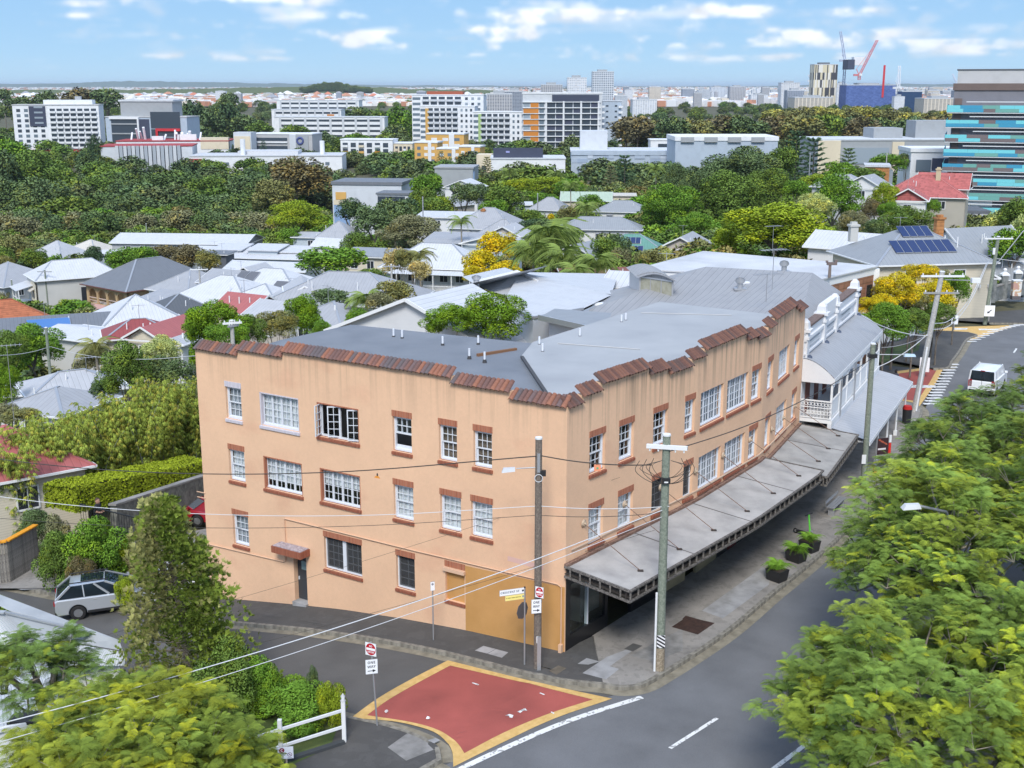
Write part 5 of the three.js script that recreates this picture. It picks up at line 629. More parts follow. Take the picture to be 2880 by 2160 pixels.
// face: 'f' front, 'r' right, 'l' left; x in metres from the face's middle, y from the ground
function facePos(t,face,x,y,out) { return face === 'f' ? [x,y,t.D / 2 + out] : face === 'r' ? [t.W / 2 + out,y,-x] : [-t.W / 2 - out,y,x]; }
function plate(t,name,m,face,x0,x1,y0,y1,out = 0.04,th = 0.1,parent = t) { const p = facePos(t,face,(x0 + x1) / 2,(y0 + y1) / 2,out - th / 2); return boxPart(name,m,parent,p[0],p[1],p[2],face === 'f' ? x1 - x0 : th,y1 - y0,face === 'f' ? th : x1 - x0); }
function grid(t,face,x0,x1,y0,y1,bays,floors,m,wf = 0.6,hf = 0.55,rnd) { const bw = (x1 - x0) / bays,fh = (y1 - y0) / floors; for (let j = 0; j < floors; j++) for (let i = 0; i < bays; i++) { const mm = Array.isArray(m) ? pick(m,rnd()) : m,cx = x0 + bw * (i + 0.5),cy = y0 + fh * (j + 0.5); plate(t,'window',mm,face,cx - bw * wf / 2,cx + bw * wf / 2,cy - fh * hf / 2,cy + fh * hf / 2,0.06,0.2); } }
function bands(t,face,x0,x1,y0,y1,floors,m,hf,out = 0.06,name = 'window_band',th = 0.2) { const fh = (y1 - y0) / floors; for (let j = 0; j < floors; j++) plate(t,name,m,face,x0,x1,y0 + fh * (j + 0.5 - hf / 2),y0 + fh * (j + 0.5 + hf / 2),out,th); }
function balconies(t,face,x0,x1,y0,y1,bays,floors,rail = BW.white,deep = 1.2) { const bw = (x1 - x0) / bays,fh = (y1 - y0) / floors; for (let j = 0; j < floors; j++) for (let i = 0; i < bays; i++) { const a = x0 + bw * i,y = y0 + fh * j; plate(t,'window',M.gl1,face,a + bw * 0.12,a + bw * 0.88,y + fh * 0.12,y + fh * 0.85,0.05,0.2); plate(t,'balcony',rail,face,a + bw * 0.06,a + bw * 0.94,y,y + fh * 0.36,deep,deep); } }
const R1 = rng(501);
{ const t = block('apartment_block','eight storey white apartment block with dark blue corner panel above the dark wood',40,271,296,720,16,8,BW.white,{ roof: BW.gravel }); const { W,H } = t,y0 = H - 25; balconies(t,'f',-W * 0.08,W * 0.5 - 1,y0,H - 1.5,7,8); grid(t,'f',-W * 0.5 + 1,-W * 0.12,y0,H - 1.5,4,8,[M.gl2,M.gl1],0.5,0.6,R1); plate(t,'corner_panel',BW.navy,'f',-W * 0.31,-W * 0.12,H - 12,H - 0.5,0.5,0.6); grid(t,'f',-W * 0.26,-W * 0.14,H - 12,H - 1,1,4,M.gl3,0.8,0.35,R1); for (let k = 0; k < 4; k++) plate(t,'window',M.gl3,'f',-W * 0.25,-W * 0.15,H - 10.6 + k * 3,H - 9.6 + k * 3,0.6,0.1); plate(t,'podium',BW.red,'f',-W / 2 + 4,W / 2 - 4,y0 - 2.4,y0 - 0.6,1,1.4); part('penthouse',new B().box(-W * 0.15,W * 0.42,H,H + 3,-5,5),BW.white,t); part('lift_box',new B().box(W * 0.2,W * 0.27,H + 3,H + 5,-3,0),BW.grey,t); plate(t,'side_balcony',BW.red,'l',-6,6,y0,H - 3,0.3,0.4); }
{ const t = block('office_block','black glass building with a bright red steel frame and grey metal crown',292,528,330,680,20,-6,BW.blueg,{ roof: BW.gravel }); const { W,H } = t; part('upper_box',new B().box(-W * 0.34,W * 0.3,H,H + 8.5,-9,6),BW.grey,t); part('upper_cap',new B().box(-W * 0.36,W * 0.32,H + 8.5,H + 9.5,-9.5,6.5),BW.pale,t); plate(t,'glass_front',M.gl1,'f',-W * 0.43,-W * 0.1,H - 22,H - 1,0.3,0.4); plate(t,'glass_front',BW.navy,'f',-W * 0.09,W * 0.04,H - 24,H - 1,0.1,0.3); plate(t,'glass_front',M.gl1,'f',W * 0.06,W * 0.42,H - 22,H + 3,0.5,0.6); bands(t,'f',-W * 0.43,-W * 0.1,H - 22,H - 1,4,BW.grey,0.13,0.7,'sunshade',0.6); bands(t,'f',W * 0.06,W * 0.42,H - 22,H - 4,4,M.gl3,0.1,0.8,'sunshade',0.5); plate(t,'frame_edge',BW.white,'f',-W * 0.45,-W * 0.1,H - 1,H + 0.2,1,1); plate(t,'frame_edge',BW.white,'f',-W * 0.105,-W * 0.085,H - 24,H,1,1); plate(t,'red_frame',BW.redB,'f',W * 0.12,W * 0.42,H - 7.4,H - 6,1.4,0.8); plate(t,'red_frame',BW.redB,'f',W * 0.12,W * 0.145,H - 26,H - 7.4,1.4,0.8); plate(t,'red_sign',BW.redB,'f',W * 0.18,W * 0.22,H - 19.5,H - 17.5,1.2,0.4); }
{ const t = block('metal_hall','silver hall clad in upright metal fins rising from the dark trees',288,536,412,600,22,8,BW.pale,{ roof: BW.red }); const { W,H } = t,m2 = mapped(STAIN,{ color: lin(0.38,0.42,0.47),roughness: 0.5 }); for (let k = 0; k < 16; k++) { const x = -W * 0.34 + k * W * 0.045; plate(t,'fin',k % 2 ? m2 : BW.pale,'f',x,x + W * 0.036,H - 20,H + 0.4,0.9 + (k % 3) * 0.25,0.5); plate(t,'gap_shade',BW.dark,'f',x + W * 0.036,x + W * 0.045,H - 20,H - 0.2,0.25,0.3); } }  // dark strips between the fins paint the shade of the gaps
{ const t = block('plant_building','low red roofed plant building crowded with white flues',330,640,398,640,24,4,BW.white,{ roof: BW.red }); const { W,H } = t; for (let k = 0; k < 12; k++) { const x = -W * 0.42 + R1() * W * 0.75,h2 = 2 + R1() * 5,r2 = 0.4 + R1() * 0.5; part('flue',new B().cyl([x,H,6 - R1() * 12],[x,H + h2,6 - R1() * 12],r2,r2,8),BW.white,t); } part('screen_wall',new B().box(W * 0.05,W * 0.2,H,H + 3.5,6,7).box(-W * 0.2,-W * 0.1,H,H + 2.5,4,7),BW.white,t); part('red_wall',new B().box(W * 0.25,W * 0.5,H - 4,H + 2,8,12.2),BW.cream,t); }
{ const t = block('factory','long low white factory with red base behind the wood',536,960,440,590,26,3,BW.white,{ roof: RF.white }); const { W,H } = t; plate(t,'red_band',BW.red,'f',-W * 0.5,-W * 0.42,H - 9,H - 1,0.3,0.3); plate(t,'red_door',BW.red,'f',-W * 0.1,-W * 0.03,H - 8,H - 6,0.3,0.3); grid(t,'f',-W * 0.4,W * 0.45,H - 5,H - 2,9,1,M.gl2,0.3,0.5,R1); part('upper_roof',new B().box(-W * 0.2,W * 0.2,H,H + 2.2,-10,6),RF.white,t); part('stack',new B().cyl([W * 0.36,H,4],[W * 0.36,H + 7,4],1.2,1.2,10).cyl([-W * 0.16,H,8],[-W * 0.16,H + 8,8],1.2,1.2,10),BW.white,t); }
{ const t = block('campus_building','grey campus building with a round blue emblem on its end wall',700,880,378,640,16,-10,BW.concrete,{ roof: BW.white }); const { W,H } = t; bands(t,'f',-W * 0.45,W * 0.1,H - 13,H - 0.5,3,M.gl1,0.4); bands(t,'f',-W * 0.45,W * 0.1,H - 14.5,H - 2,3,BW.white,0.14,0.8,'ledge',0.8); plate(t,'end_panel',BW.pale,'f',W * 0.14,W * 0.24,H - 16,H,0.6,0.6); plate(t,'end_panel',BW.grey,'f',W * 0.24,W * 0.44,H - 16,H - 0.5,0.5,0.6); const e = part('emblem',new THREE.TorusGeometry(1.6,0.55,8,20),mat([0.06,0.08,0.22]),t,[W * 0.31,H - 3.2,t.D / 2 + 0.6]); const y = block('yellow_panel_hall','small hall with one large pale yellow panel',655,706,372,632,8,-8,BW.pale); plate(y,'yellow_panel',BW.cream,'f',-y.W * 0.45,y.W * 0.45,y.H - 17,y.H - 2,0.4,0.4); }
for (const [a,b2,py,z,fl,l] of [[776,1010,283,900,3,'uppermost long white terraced block among far trees'],[762,960,309,860,3,'middle long white terraced block with orange panel'],[770,1082,330,800,4,'lower grey and white terraced block stepping down the slope']]) { const t = block('terraced_block',l,a,b2,py,z,14,-4,BW.white,{ roof: BW.pale }),{ W,H } = t; bands(t,'f',-W * 0.46,W * 0.46,H - fl * 3.4,H - 0.4,fl,M.gl1,0.42); for (let k = 0; k < 9; k++) plate(t,'pier',BW.pale,'f',-W * 0.46 + k * W * 0.115,-W * 0.44 + k * W * 0.115,H - fl * 3.4,H,0.35,0.3); if (fl === 3 && a === 762) plate(t,'orange_panel',BW.orange,'f',W * 0.3,W * 0.4,H - 9,H - 3,0.5,0.3); }
{ const spec = [['apartment_slab','tall white and grey slab with red rooftop strip',1157,1360,268,760,12],['apartment_slab','white slab with yellow stair strip and long balconies',1180,1335,300,735,9],['apartment_slab','lower white slab with green glazed stair and stacked balconies',1330,1480,316,715,9]]; for (const [n,l,a,b2,py,z,fl] of spec) { const t = block(n,l,a,b2,py,z,14,-7,BW.white,{ roof: BW.white }),{ W,H } = t,y0 = H - fl * 3.25; balconies(t,'f',-W * 0.36,W * 0.2,y0,H - 0.4,5,fl,BW.pale,1.4); grid(t,'f',W * 0.22,W * 0.48,y0,H - 0.4,3,fl,[M.gl2,M.gl1,M.gl3],0.45,0.5,R1); bands(t,'f',-W * 0.49,-W * 0.38,y0,H - 0.4,fl,M.gl2,0.5); if (fl === 12) part('red_rooftop',new B().box(-W * 0.3,W * 0.2,H + 0.5,H + 2.4,-4,4),mat([0.3,0.08,0.04]),t); else plate(t,'stair_strip',a === 1180 ? BW.yellow : BW.green,'f',-W * 0.4,-W * 0.34,y0 + 4,H - 1,0.4,0.3); } }
for (const [a,b2,py,z,l] of [[1200,1305,378,620,'yellow apartment house with flat white roofs in front of the slabs'],[1165,1230,402,590,'narrow yellow and white apartment house left of its taller twin'],[1228,1300,420,575,'yellow lower block with white framed flat roof'],[1290,1350,414,570,'yellow and brick coloured corner block beside the cinema']]) { const t = block('yellow_apartments',l,a,b2,py,z,10,-12,BW.yellow,{ roof: BW.white,rt: 0.7 }),{ W,H } = t; grid(t,'f',-W * 0.46,W * 0.46,H - 10,H - 1,3,3,[M.gl2,BW.white],0.5,0.5,R1); plate(t,'white_pier',BW.white,'f',W * 0.1,W * 0.24,H - 12,H,0.4,0.4); }
for (const [a,b2,py,l] of [[956,1105,394,'cream walk up flats with orange and yellow balcony fronts'],[1085,1160,404,'plain cream flats beside the orange balconies']]) { const t = block('walkup_flats',l,a,b2,py,640,12,-8,a < 1000 ? BW.white : BW.cream,{ roof: BW.white }),{ W,H } = t; const cols = [BW.yellow,BW.cream,BW.orange,BW.white]; for (let j = 0; j < 4; j++) for (let i = 0; i < 6; i++) { const x = -W * 0.46 + i * W * 0.155,y = H - 13 + j * 3.1; plate(t,'window',M.gl1,'f',x,x + W * 0.1,y,y + 2.3,0.08,0.2); if (i % 2 === 0) plate(t,'balcony',cols[(i + j) % 4],'f',x,x + W * 0.1,y,y + 1.1,0.9,0.9); } }
{ const t = block('residential_tower','fourteen storey grey glass apartment tower with orange corner panels',1470,1694,264,700,18,0,BW.pale,{ roof: BW.white,rt: 0.8 }),{ W,H } = t,fl = 14,fh = 3.2,y0 = H - 4.5 - fl * fh; const cr = plate(t,'crown',BW.navy,'f',-W * 0.13,W * 0.46,H - 4,H - 0.5,0.6,0.6); for (let j = 0; j < fl; j++) { const y = y0 + j * fh; if (j % 2 === 0 && j > 3) plate(t,'orange_panel',BW.orange,'f',-W * 0.49,-W * 0.3,y + 0.2,y + fh,0.5,0.5); else { plate(t,'orange_panel',BW.orange,'f',-W * 0.4,-W * 0.3,y + 0.2,y + fh,0.45,0.4); plate(t,'window',M.gl3,'f',-W * 0.49,-W * 0.41,y + 0.4,y + fh - 0.4,0.1,0.2); } plate(t,'window',M.gl2,'f',-W * 0.29,-W * 0.23,y + 0.4,y + fh - 0.3,0.1,0.2); for (let i = 0; i < 6; i++) { const x = -W * 0.19 + i * W * 0.11; plate(t,'window',pick([M.gl1,M.gl1,BW.navy],R1()),'f',x,x + W * 0.1,y + 0.3,y + fh - 0.3,0.1,0.2); } plate(t,'slab_edge',BW.white,'f',-W * 0.5,W * 0.48,y + fh - 0.25,y + fh + 0.1,0.9,1); plate(t,'window',M.gl2,'r',-2,3,y + 0.8,y + 2.2,0.1,0.2); plate(t,'balcony',BW.white,'r',-8,-5,y,y + 1.1,1.6,1.6); } for (let i = 0; i < 4; i++) plate(t,'mullion',BW.white,'f',-W * 0.215 + i * W * 0.22,-W * 0.195 + i * W * 0.22,y0,H - 4,0.8,0.6); const s = block('tower_wing','pale blue windowless wing with small square windows beside the orange panelled tower',1690,1748,285,712,16,-4,BW.blueg,{ roof: BW.pale }); grid(s,'f',-s.W * 0.4,s.W * 0.45,s.H - 42,s.H - 1,2,13,M.gl1,0.28,0.3,R1); for (let j = 0; j < 13; j++) plate(s,'balcony',BW.white,'f',s.W * 0.36,s.W * 0.56,s.H - 41 + j * 3.1,s.H - 39.8 + j * 3.1,1.5,1.5); }
{ const t = block('shopping_centre','huge pale blue box of a building with checkered wall panels',1607,1935,428,500,30,-2,BW.blueg,{ roof: BW.pale }),{ W,H } = t,p2 = [mat([0.30,0.37,0.48]),mat([0.47,0.53,0.62]),mat([0.36,0.43,0.53])]; for (let k = 0; k < 60; k++) { const i = Math.floor(R1() * 22),j = Math.floor(R1() * 8),x = -W / 2 + 0.4 + i * (W - 1) / 22,y = H - 14.5 + j * 1.7; plate(t,'wall_panel',pick(p2,R1()),'f',x,x + (W - 1) / 22 * (1 + Math.floor(R1() * 2)),y,y + 1.6,0.06 + 0.012 * (k % 20),0.1); } part('plant_room',new B().box(-W * 0.42,-W * 0.18,H,H + 8,-10,2),BW.pale,t); part('parapet_band',new B().box(-W * 0.5,W * 0.5,H - 1.2,H + 0.6,14.6,15.4),BW.blueg,t); const s = block('shopping_wing','long pale blue low wing with rooftop frames beyond the dark fig trees',1900,2188,396,470,26,0,BW.blueg,{ roof: BW.white,rt: 1.6 }); for (let k = 0; k < 4; k++) part('rooftop_unit',new B().box(-s.W * 0.45 + k * 9,-s.W * 0.45 + k * 9 + 5,s.H - 0.5,s.H + 1.4,13,14),BW.grey,s); const u = block('roof_pavilion','low white pavilion with a yellow panel on top of the blue box',1830,1935,395,560,10,0,BW.white,{ roof: BW.white }); plate(u,'yellow_panel',BW.yellow,'f',u.W * 0.1,u.W * 0.2,u.H - 5,u.H - 1,0.3,0.3); plate(u,'window',M.gl1,'f',-u.W * 0.3,0,u.H - 4,u.H - 1.5,0.3,0.3); }
{ const t = block('cinema_box','white box building with a wide black screen panel on its roof',1381,1590,448,480,22,0,BW.white,{ roof: BW.pale }),{ W,H } = t; part('black_panel',new B().box(-W * 0.47,W * 0.2,H,H + 4.3,8,9),BW.navy,t); part('panel_mark',new B().box(-W * 0.3,-W * 0.25,H + 2.4,H + 3.1,9,9.1),mat([0.3,0.32,0.6]),t); for (let k = 0; k < 6; k++) part('walkway_rail',new B().box(-W * 0.1 + k * 4,-W * 0.1 + k * 4 + 3.6,H - 8 + (k % 2),H - 7.6 + (k % 2),12,12.3),BW.grey,t); const d = block('dark_hall','windowless dark grey hall behind the leafy street',1222,1330,474,400,14,-6,BW.grey,{ roof: RF.light }); plate(d,'blue_edge',BW.sky,'r',-6,-5,d.H - 9,d.H - 1,0.3,0.3); const c = block('cream_block','narrow cream block between the yellow flats and the cinema',1340,1382,435,500,10,-4,BW.cream); plate(c,'window',M.gl1,'f',-1,1,c.H - 7,c.H - 4.5,0.2,0.2); }
{ const t = block('school_building','pale modern school with blue and green finned walls and dark roof',932,1130,520,330,14,-8,BW.pale,{ roof: RF.slate,rt: 0.8 }),{ W,H } = t; for (let k = 0; k < 14; k++) plate(t,'blue_fin',BW.sky,'f',-W * 0.48 + k * W * 0.016,-W * 0.468 + k * W * 0.016,H - 11,H - 5.5,0.3,0.3); plate(t,'yellow_panel',BW.yellow,'f',-W * 0.45,-W * 0.3,H - 4,H - 2,0.3,0.3); plate(t,'cream_band',BW.cream,'f',-W * 0.48,-W * 0.24,H - 5.4,H - 4.1,0.35,0.3); const g = block('school_wing','green louvred wing of the modern school',1060,1148,548,318,8,-8,BW.pale,{ roof: RF.slate }); for (let k = 0; k < 12; k++) plate(g,'green_fin',BW.green,'f',-g.W * 0.48 + k * g.W * 0.065,-g.W * 0.45 + k * g.W * 0.065,g.H - 5.5,g.H - 2.2,0.35,0.3); plate(g,'window',M.gl1,'f',-g.W * 0.48,g.W * 0.4,g.H - 2,g.H - 0.4,0.2,0.2); }
{ const t = block('grey_complex','sprawling grey panelled complex with white end bays behind pines',2300,2720,395,430,24,2,BW.grey,{ roof: BW.pale }),{ W,H } = t; plate(t,'white_bay',BW.cream,'f',-W * 0.5,-W * 0.35,H - 14,H,0.5,0.5); plate(t,'white_bay',BW.cream,'f',W * 0.0,W * 0.08,H - 12,H - 0.5,0.5,0.5); plate(t,'glass_front',M.gl3,'f',-W * 0.32,-W * 0.02,H - 8,H - 2.5,0.3,0.3); plate(t,'blue_sign',mat([0.04,0.13,0.42]),'f',W * 0.1,W * 0.145,H - 6,H - 1.8,0.4,0.3); plate(t,'sign_text_band',BW.white,'f',W * 0.102,W * 0.143,H - 4,H - 3.2,0.46,0.2); part('plant_room',new B().box(-W * 0.08,W * 0.12,H,H + 4,-8,4).box(W * 0.22,W * 0.5,H,H + 6.5,-8,2),BW.grey,t); plate(t,'dark_base',BW.dark,'f',-W * 0.35,-W * 0.3,H - 12,H - 7,0.3,0.3);
  const w = block('white_apartments','white modern apartments with balcony shade painted dark navy beside the patterned tower',2565,2712,428,330,14,-4,BW.white,{ roof: BW.white,rt: 1 }); plate(w,'balcony_shade',BW.navy,'f',-w.W * 0.1,w.W * 0.35,w.H - 5,w.H - 1.6,0.1,0.3); plate(w,'window',M.gl2,'f',w.W * 0.22,w.W * 0.34,w.H - 4.4,w.H - 2,0.3,0.3); plate(w,'window',M.gl2,'f',-w.W * 0.4,-w.W * 0.12,w.H - 5,w.H - 2,0.4,0.3); plate(w,'balcony',BW.white,'f',-w.W * 0.12,w.W * 0.38,w.H - 6.4,w.H - 5,1.2,1.2);  // flat navy plate carries the shade of a balcony hollow in its colour
  const b2 = block('brick_flats','small orange brick flats with pale blue roof',2437,2500,470,300,9,-14,WL.orange,{ roof: RF.white }); grid(b2,'f',-b2.W * 0.45,b2.W * 0.45,b2.H - 5,b2.H - 1,2,1,M.gl2,0.3,0.5,R1); plate(b2,'balcony_end',M.gl3,'r',-2,3,b2.H - 5,b2.H - 1,1,1); }
{ // the turquoise patterned tower at the right
  const t = block('patterned_tower','tower banded in turquoise, blue, green and brown balcony panels',2702,2990,254,290,20,-20,mapped(STAIN,{ color: lin(0.2,0.2,0.23) }),{ roof: BW.brown,rt: 1.6 }),{ W,H } = t,cols = [mat([0.17,0.58,0.64]),mat([0.17,0.58,0.64]),mat([0.045,0.29,0.46]),mat([0.15,0.37,0.33]),mat([0.17,0.14,0.145])],fh = 3.44,r = rng(77);
  part('plant_screen',new B().box(-W * 0.48,W * 0.5,H + 1.4,H + 4.7,-8,7),BW.gravel,t); part('screen_edge',new B().box(-W * 0.49,W * 0.5,H + 4.7,H + 4.95,-8.2,7.2),BW.dark,t);
  for (let j = 0; j < 9; j++) { const y = H - 3.4 - j * fh; for (let k = 0; k < 2; k++) { let x = -W / 2 - 1.2; while (x < W / 2) { const l = 2.2 + r() * 3.4,e = Math.min(x + l,W / 2); plate(t,'balcony_panel',pick(cols,r()),'f',x,e - 0.03,y - 1.7 + k * 0.82,y - 0.9 + k * 0.82,1.8,0.16); x = e; } let zz = -t.D / 2; while (zz < t.D / 2 + 1.6) { const l = 2.5 + r() * 3,e = Math.min(zz + l,t.D / 2 + 1.7); boxPart('balcony_panel',pick(cols,r()),t,-W / 2 - 1.2,y - 1.3 + k * 0.82,(zz + e) / 2,0.16,0.8,e - zz - 0.03); zz = e; } } plate(t,'slab_edge',BW.white,'f',-W / 2 - 1.2,W / 2,y - 1.95,y - 1.72,1.7,2); plate(t,'handrail',BW.white,'f',-W / 2 + 3 + (j % 3),W / 2,y + 0.62,y + 0.82,1.4,0.2); plate(t,'recess_shade',BW.brown,'f',-W / 2 + 0.3,-W / 2 + 2,y,y + 1.5,0.3,0.3); } plate(t,'window',BW.white,'f',-W * 0.3,-W * 0.08,H - 3.4 - 7 * fh + 0.1,H - 3.4 - 7 * fh + 1.6,0.8,0.4);  // brown plates paint the shade of hollows; they stand proud of the wall
  const p = block('podium','long grey concrete deck with columns at the foot of the patterned tower',2622,2780,598,276,10,-4,BW.concrete,{ roof: BW.dark }); for (let k = 0; k < 7; k++) plate(p,'column',BW.white,'f',-p.W * 0.48 + k * p.W * 0.155,-p.W * 0.46 + k * p.W * 0.155,p.H - 8,p.H - 0.5,0.5,0.4); plate(p,'deck_edge',BW.pale,'f',-p.W / 2 - 0.5,p.W / 2,p.H - 1.6,p.H - 0.6,1,1);
}
// ---------- far city: towers, cranes, suburbs, hills ----------
const cityTex = (a,b2,nx = 10,ny = 24) => colorTex(160,384,(u,v) => { const i = Math.floor(u * nx),j = Math.floor(v * ny),fu = u * nx - i,fv = v * ny - j; const w = fv > 0.3 && fv < 0.85 && fu > 0.12 && fu < 0.88; const k = 0.75 + 0.5 * hsh(i + 7,j); return (w ? b2 : a).map(x => x * (w ? k : 1)); },1);
const cityM = [[[0.62,0.65,0.7],[0.14,0.18,0.24]],[[0.5,0.5,0.52],[0.1,0.12,0.16]],[[0.72,0.73,0.75],[0.35,0.4,0.48]],[[0.3,0.33,0.38],[0.1,0.13,0.18]],[[0.66,0.6,0.5],[0.2,0.2,0.2]]].map(([a,b2]) => mapped(cityTex(a,b2),{ roughness: 0.6 }));
const stripeM = mapped(colorTex(256,64,(u,v) => { const k = Math.floor(u * 22),n = hsh(k,Math.floor(v * 6 + k)),c = n < 0.4 ? [0.05,0.05,0.06] : n < 0.7 ? [0.62,0.55,0.38] : [0.7,0.68,0.62]; return c; },1),{ roughness: 0.6 });
function tower(label,px0,px1,py,z,m,o = {}) { const c = at((px0 + px1) / 2,py,z),w = (px1 - px0) * z / FPX,gy = groundY(c[0],c[2]) - 2,h = c[1] - gy,d = o.d ?? w * 0.8,t = thing('far_tower',label,'tower',[c[0],gy,c[2] - d / 2],o.turn ?? 0,o.group); const b = new B(),X = w / 2,Z = d / 2,q = [[-X,Z],[X,Z],[X,-Z],[-X,-Z]]; for (let i = 0; i < 4; i++) { const a = q[i],e = q[(i + 1) % 4]; b.quad([a[0],0,a[1]],[e[0],0,e[1]],[e[0],h,e[1]],[a[0],h,a[1]],[[0,0],[1,0],[1,1],[0,1]]); } part('shaft',b,m,t); part('roof',new B().box(-X * 1.01,X * 1.01,h,h + 1,-Z * 1.01,Z * 1.01),o.roof ?? BW.pale,t); part('plant_room',new B().box(-X * 0.5,X * 0.4,h + 1,h + (o.ph ?? 3.5),-Z * 0.5,Z * 0.5),o.pm ?? BW.grey,t); return t; }
tower('white and black striped tower behind the orange panelled tower',1596,1650,220,1500,cityM[2]); tower('tall slim white tower with dark corner behind the orange panelled tower',1667,1727,203,1600,cityM[0]); tower('squat grey brown slab beside the striped tower',1522,1582,240,1500,cityM[1]); tower('low dark slab left of the orange panelled tower',1418,1478,258,1200,cityM[3]); tower('grey low slab behind the white apartment slabs',1370,1440,266,1100,cityM[1]);
tower('tall beige and black striped city tower beside the crane',2291,2357,182,1850,stripeM,{ pm: BW.dark }); { const t = tower('new building wrapped in blue netting with one red hoist line',2381,2520,240,1800,mapped(MOTTLE([0.05,0.09,0.26],[0.10,0.16,0.40],14,0.5)),{ d: 40 }); part('red_hoist',new B().box(16,19,20,66,20,20.6),BW.redB,t); part('core',new B().box(-24,-8,66,78,-8,6),BW.white,t); part('net_top',new B().box(-36,-26,60,74,-10,19),BW.navy,t); }
tower('white block with dark right face below the beige striped tower',2198,2250,234,1900,cityM[2]); tower('grey block leaning before the beige striped tower',2214,2262,255,1800,cityM[3]); tower('pale slab with pink stripes below the beige striped tower',2236,2345,275,1750,cityM[4]); tower('white slab right of the beige striped tower',2355,2382,236,2000,cityM[2]); tower('dark blue glass block right of the netted building',2538,2594,258,1700,mat([0.02,0.05,0.12],{ roughness: 0.2 })); tower('slim white block at the foot of the netting',2516,2545,273,1650,cityM[2]); tower('white slab with orange bands near the patterned tower',2600,2705,278,1500,cityM[4]); tower('grey slab left cluster tallest',2053,2098,245,2200,cityM[1]); tower('pale slab of the left cluster with dark side',2000,2040,246,2400,cityM[0]); tower('white low block between the clusters',2112,2160,268,2100,cityM[2]); tower('grey pair block in the left cluster',1960,2000,258,2400,cityM[3]); tower('pale stepped office block right of the tall tower wing',1780,1848,282,1400,cityM[2],{ d: 30 }); tower('narrow block behind the tower wing',1730,1765,270,1300,cityM[0]);
{ const r = rng(909); for (let k = 0; k < 150; k++) { const px = k < 110 ? 1740 + r() * 980 : 380 + r() * 1300,z = 2000 + r() * 2400,py = 240 + Math.pow(r(),0.6) * 28 + (k < 110 ? 0 : 8),w = 9 + r() * 26; tower('pale distant city block in the haze on the horizon',px,px + w,py,z,pick(cityM,r()),{ group: 'distant blocks along the horizon',ph: 2 }); } }
function crane(label,px,pyBase,z,mastTopPy,jib,m) { const b = at(px,pyBase,z),tp = at(px,mastTopPy,z),t = thing('tower_crane',label,'crane',b),H = tp[1] - b[1],lat = (a,e,w) => { const q = new B(),n = Math.max(3,Math.round(V.len(V.sub(e,a)) / (w * 1.6))); for (const [i,j] of [[-1,-1],[1,-1],[1,1],[-1,1]]) { const o = [i * w / 2,0,j * w / 2]; q.bar(V.add(a,o),V.add(e,o),w * 0.22,w * 0.22); } for (let k = 0; k < n; k++) { const s = k % 2 ? 1 : -1; q.bar(V.add(V.mix(a,e,k / n),[s * w / 2,0,w / 2]),V.add(V.mix(a,e,(k + 1) / n),[-s * w / 2,0,w / 2]),w * 0.14,w * 0.14); } return q; }; part('mast',lat([0,0,0],[0,H,0],3),m,t); const e = V.sub(at(jib[0],jib[1],z),b); part('jib',lat([0,H,0],e,2.6),m,t); part('cab',new B().cbox(1.5,H + 1,1,4,3,3),BW.white,t); part('counterweight',new B().cbox(-5,H + 0.5,0,7,3,3).bar([0,H,0],[-5,H + 9,0],1,1),m,t); part('stay',new B().bar([-5,H + 9,0],V.mix([0,H,0],e,0.85),0.35,0.35),m,t); }
crane('red luffing crane on top of the netted building',2416,225,1800,212,[2467,113],mat([0.55,0.18,0.2])); crane('tall grey crane with steep jib beside the beige striped tower',2369,300,1850,172,[2364,88],mat([0.35,0.4,0.52])); crane('pale crane with upright jib right of the netted building',2524,300,1750,248,[2530,185],mat([0.6,0.62,0.66])); crane('faint far crane near the patterned tower',2690,300,2600,246,[2680,208],mat([0.55,0.6,0.68])); crane('small crane behind the white city block',2282,270,2300,228,[2274,210],mat([0.6,0.62,0.66]));
const farHouse = (() => { const b = new B().box(-5,5,0,5,-4,4); const w = b.geo(),r = new B().quad([-5.6,5,4.6],[5.6,5,4.6],[2,8.2,0],[-2,8.2,0]).quad([5.6,5,-4.6],[-5.6,5,-4.6],[-2,8.2,0],[2,8.2,0]).tri([5.6,5,4.6],[5.6,5,-4.6],[2,8.2,0]).tri([-5.6,5,-4.6],[-5.6,5,4.6],[-2,8.2,0]).geo(); return [w,r]; })();
const farWall = shades([[0.75,0.75,0.76],[0.68,0.62,0.52],[0.6,0.6,0.62],[0.72,0.66,0.6]]),farRoof = shades([[0.74,0.75,0.78],[0.42,0.43,0.46],[0.5,0.24,0.15],[0.55,0.2,0.12],[0.62,0.62,0.64],[0.3,0.31,0.34]]);
function farGround(px,py) { let z = 900,p; for (let k = 0; k < 60; k++) { p = at(px,py,z); const g = groundY(p[0],p[2]); if (p[1] > g + 1) z *= 1.05; else if (p[1] < g - 1) z *= 0.965; else break; } return [p[0],groundY(p[0],p[2]),p[2]]; }
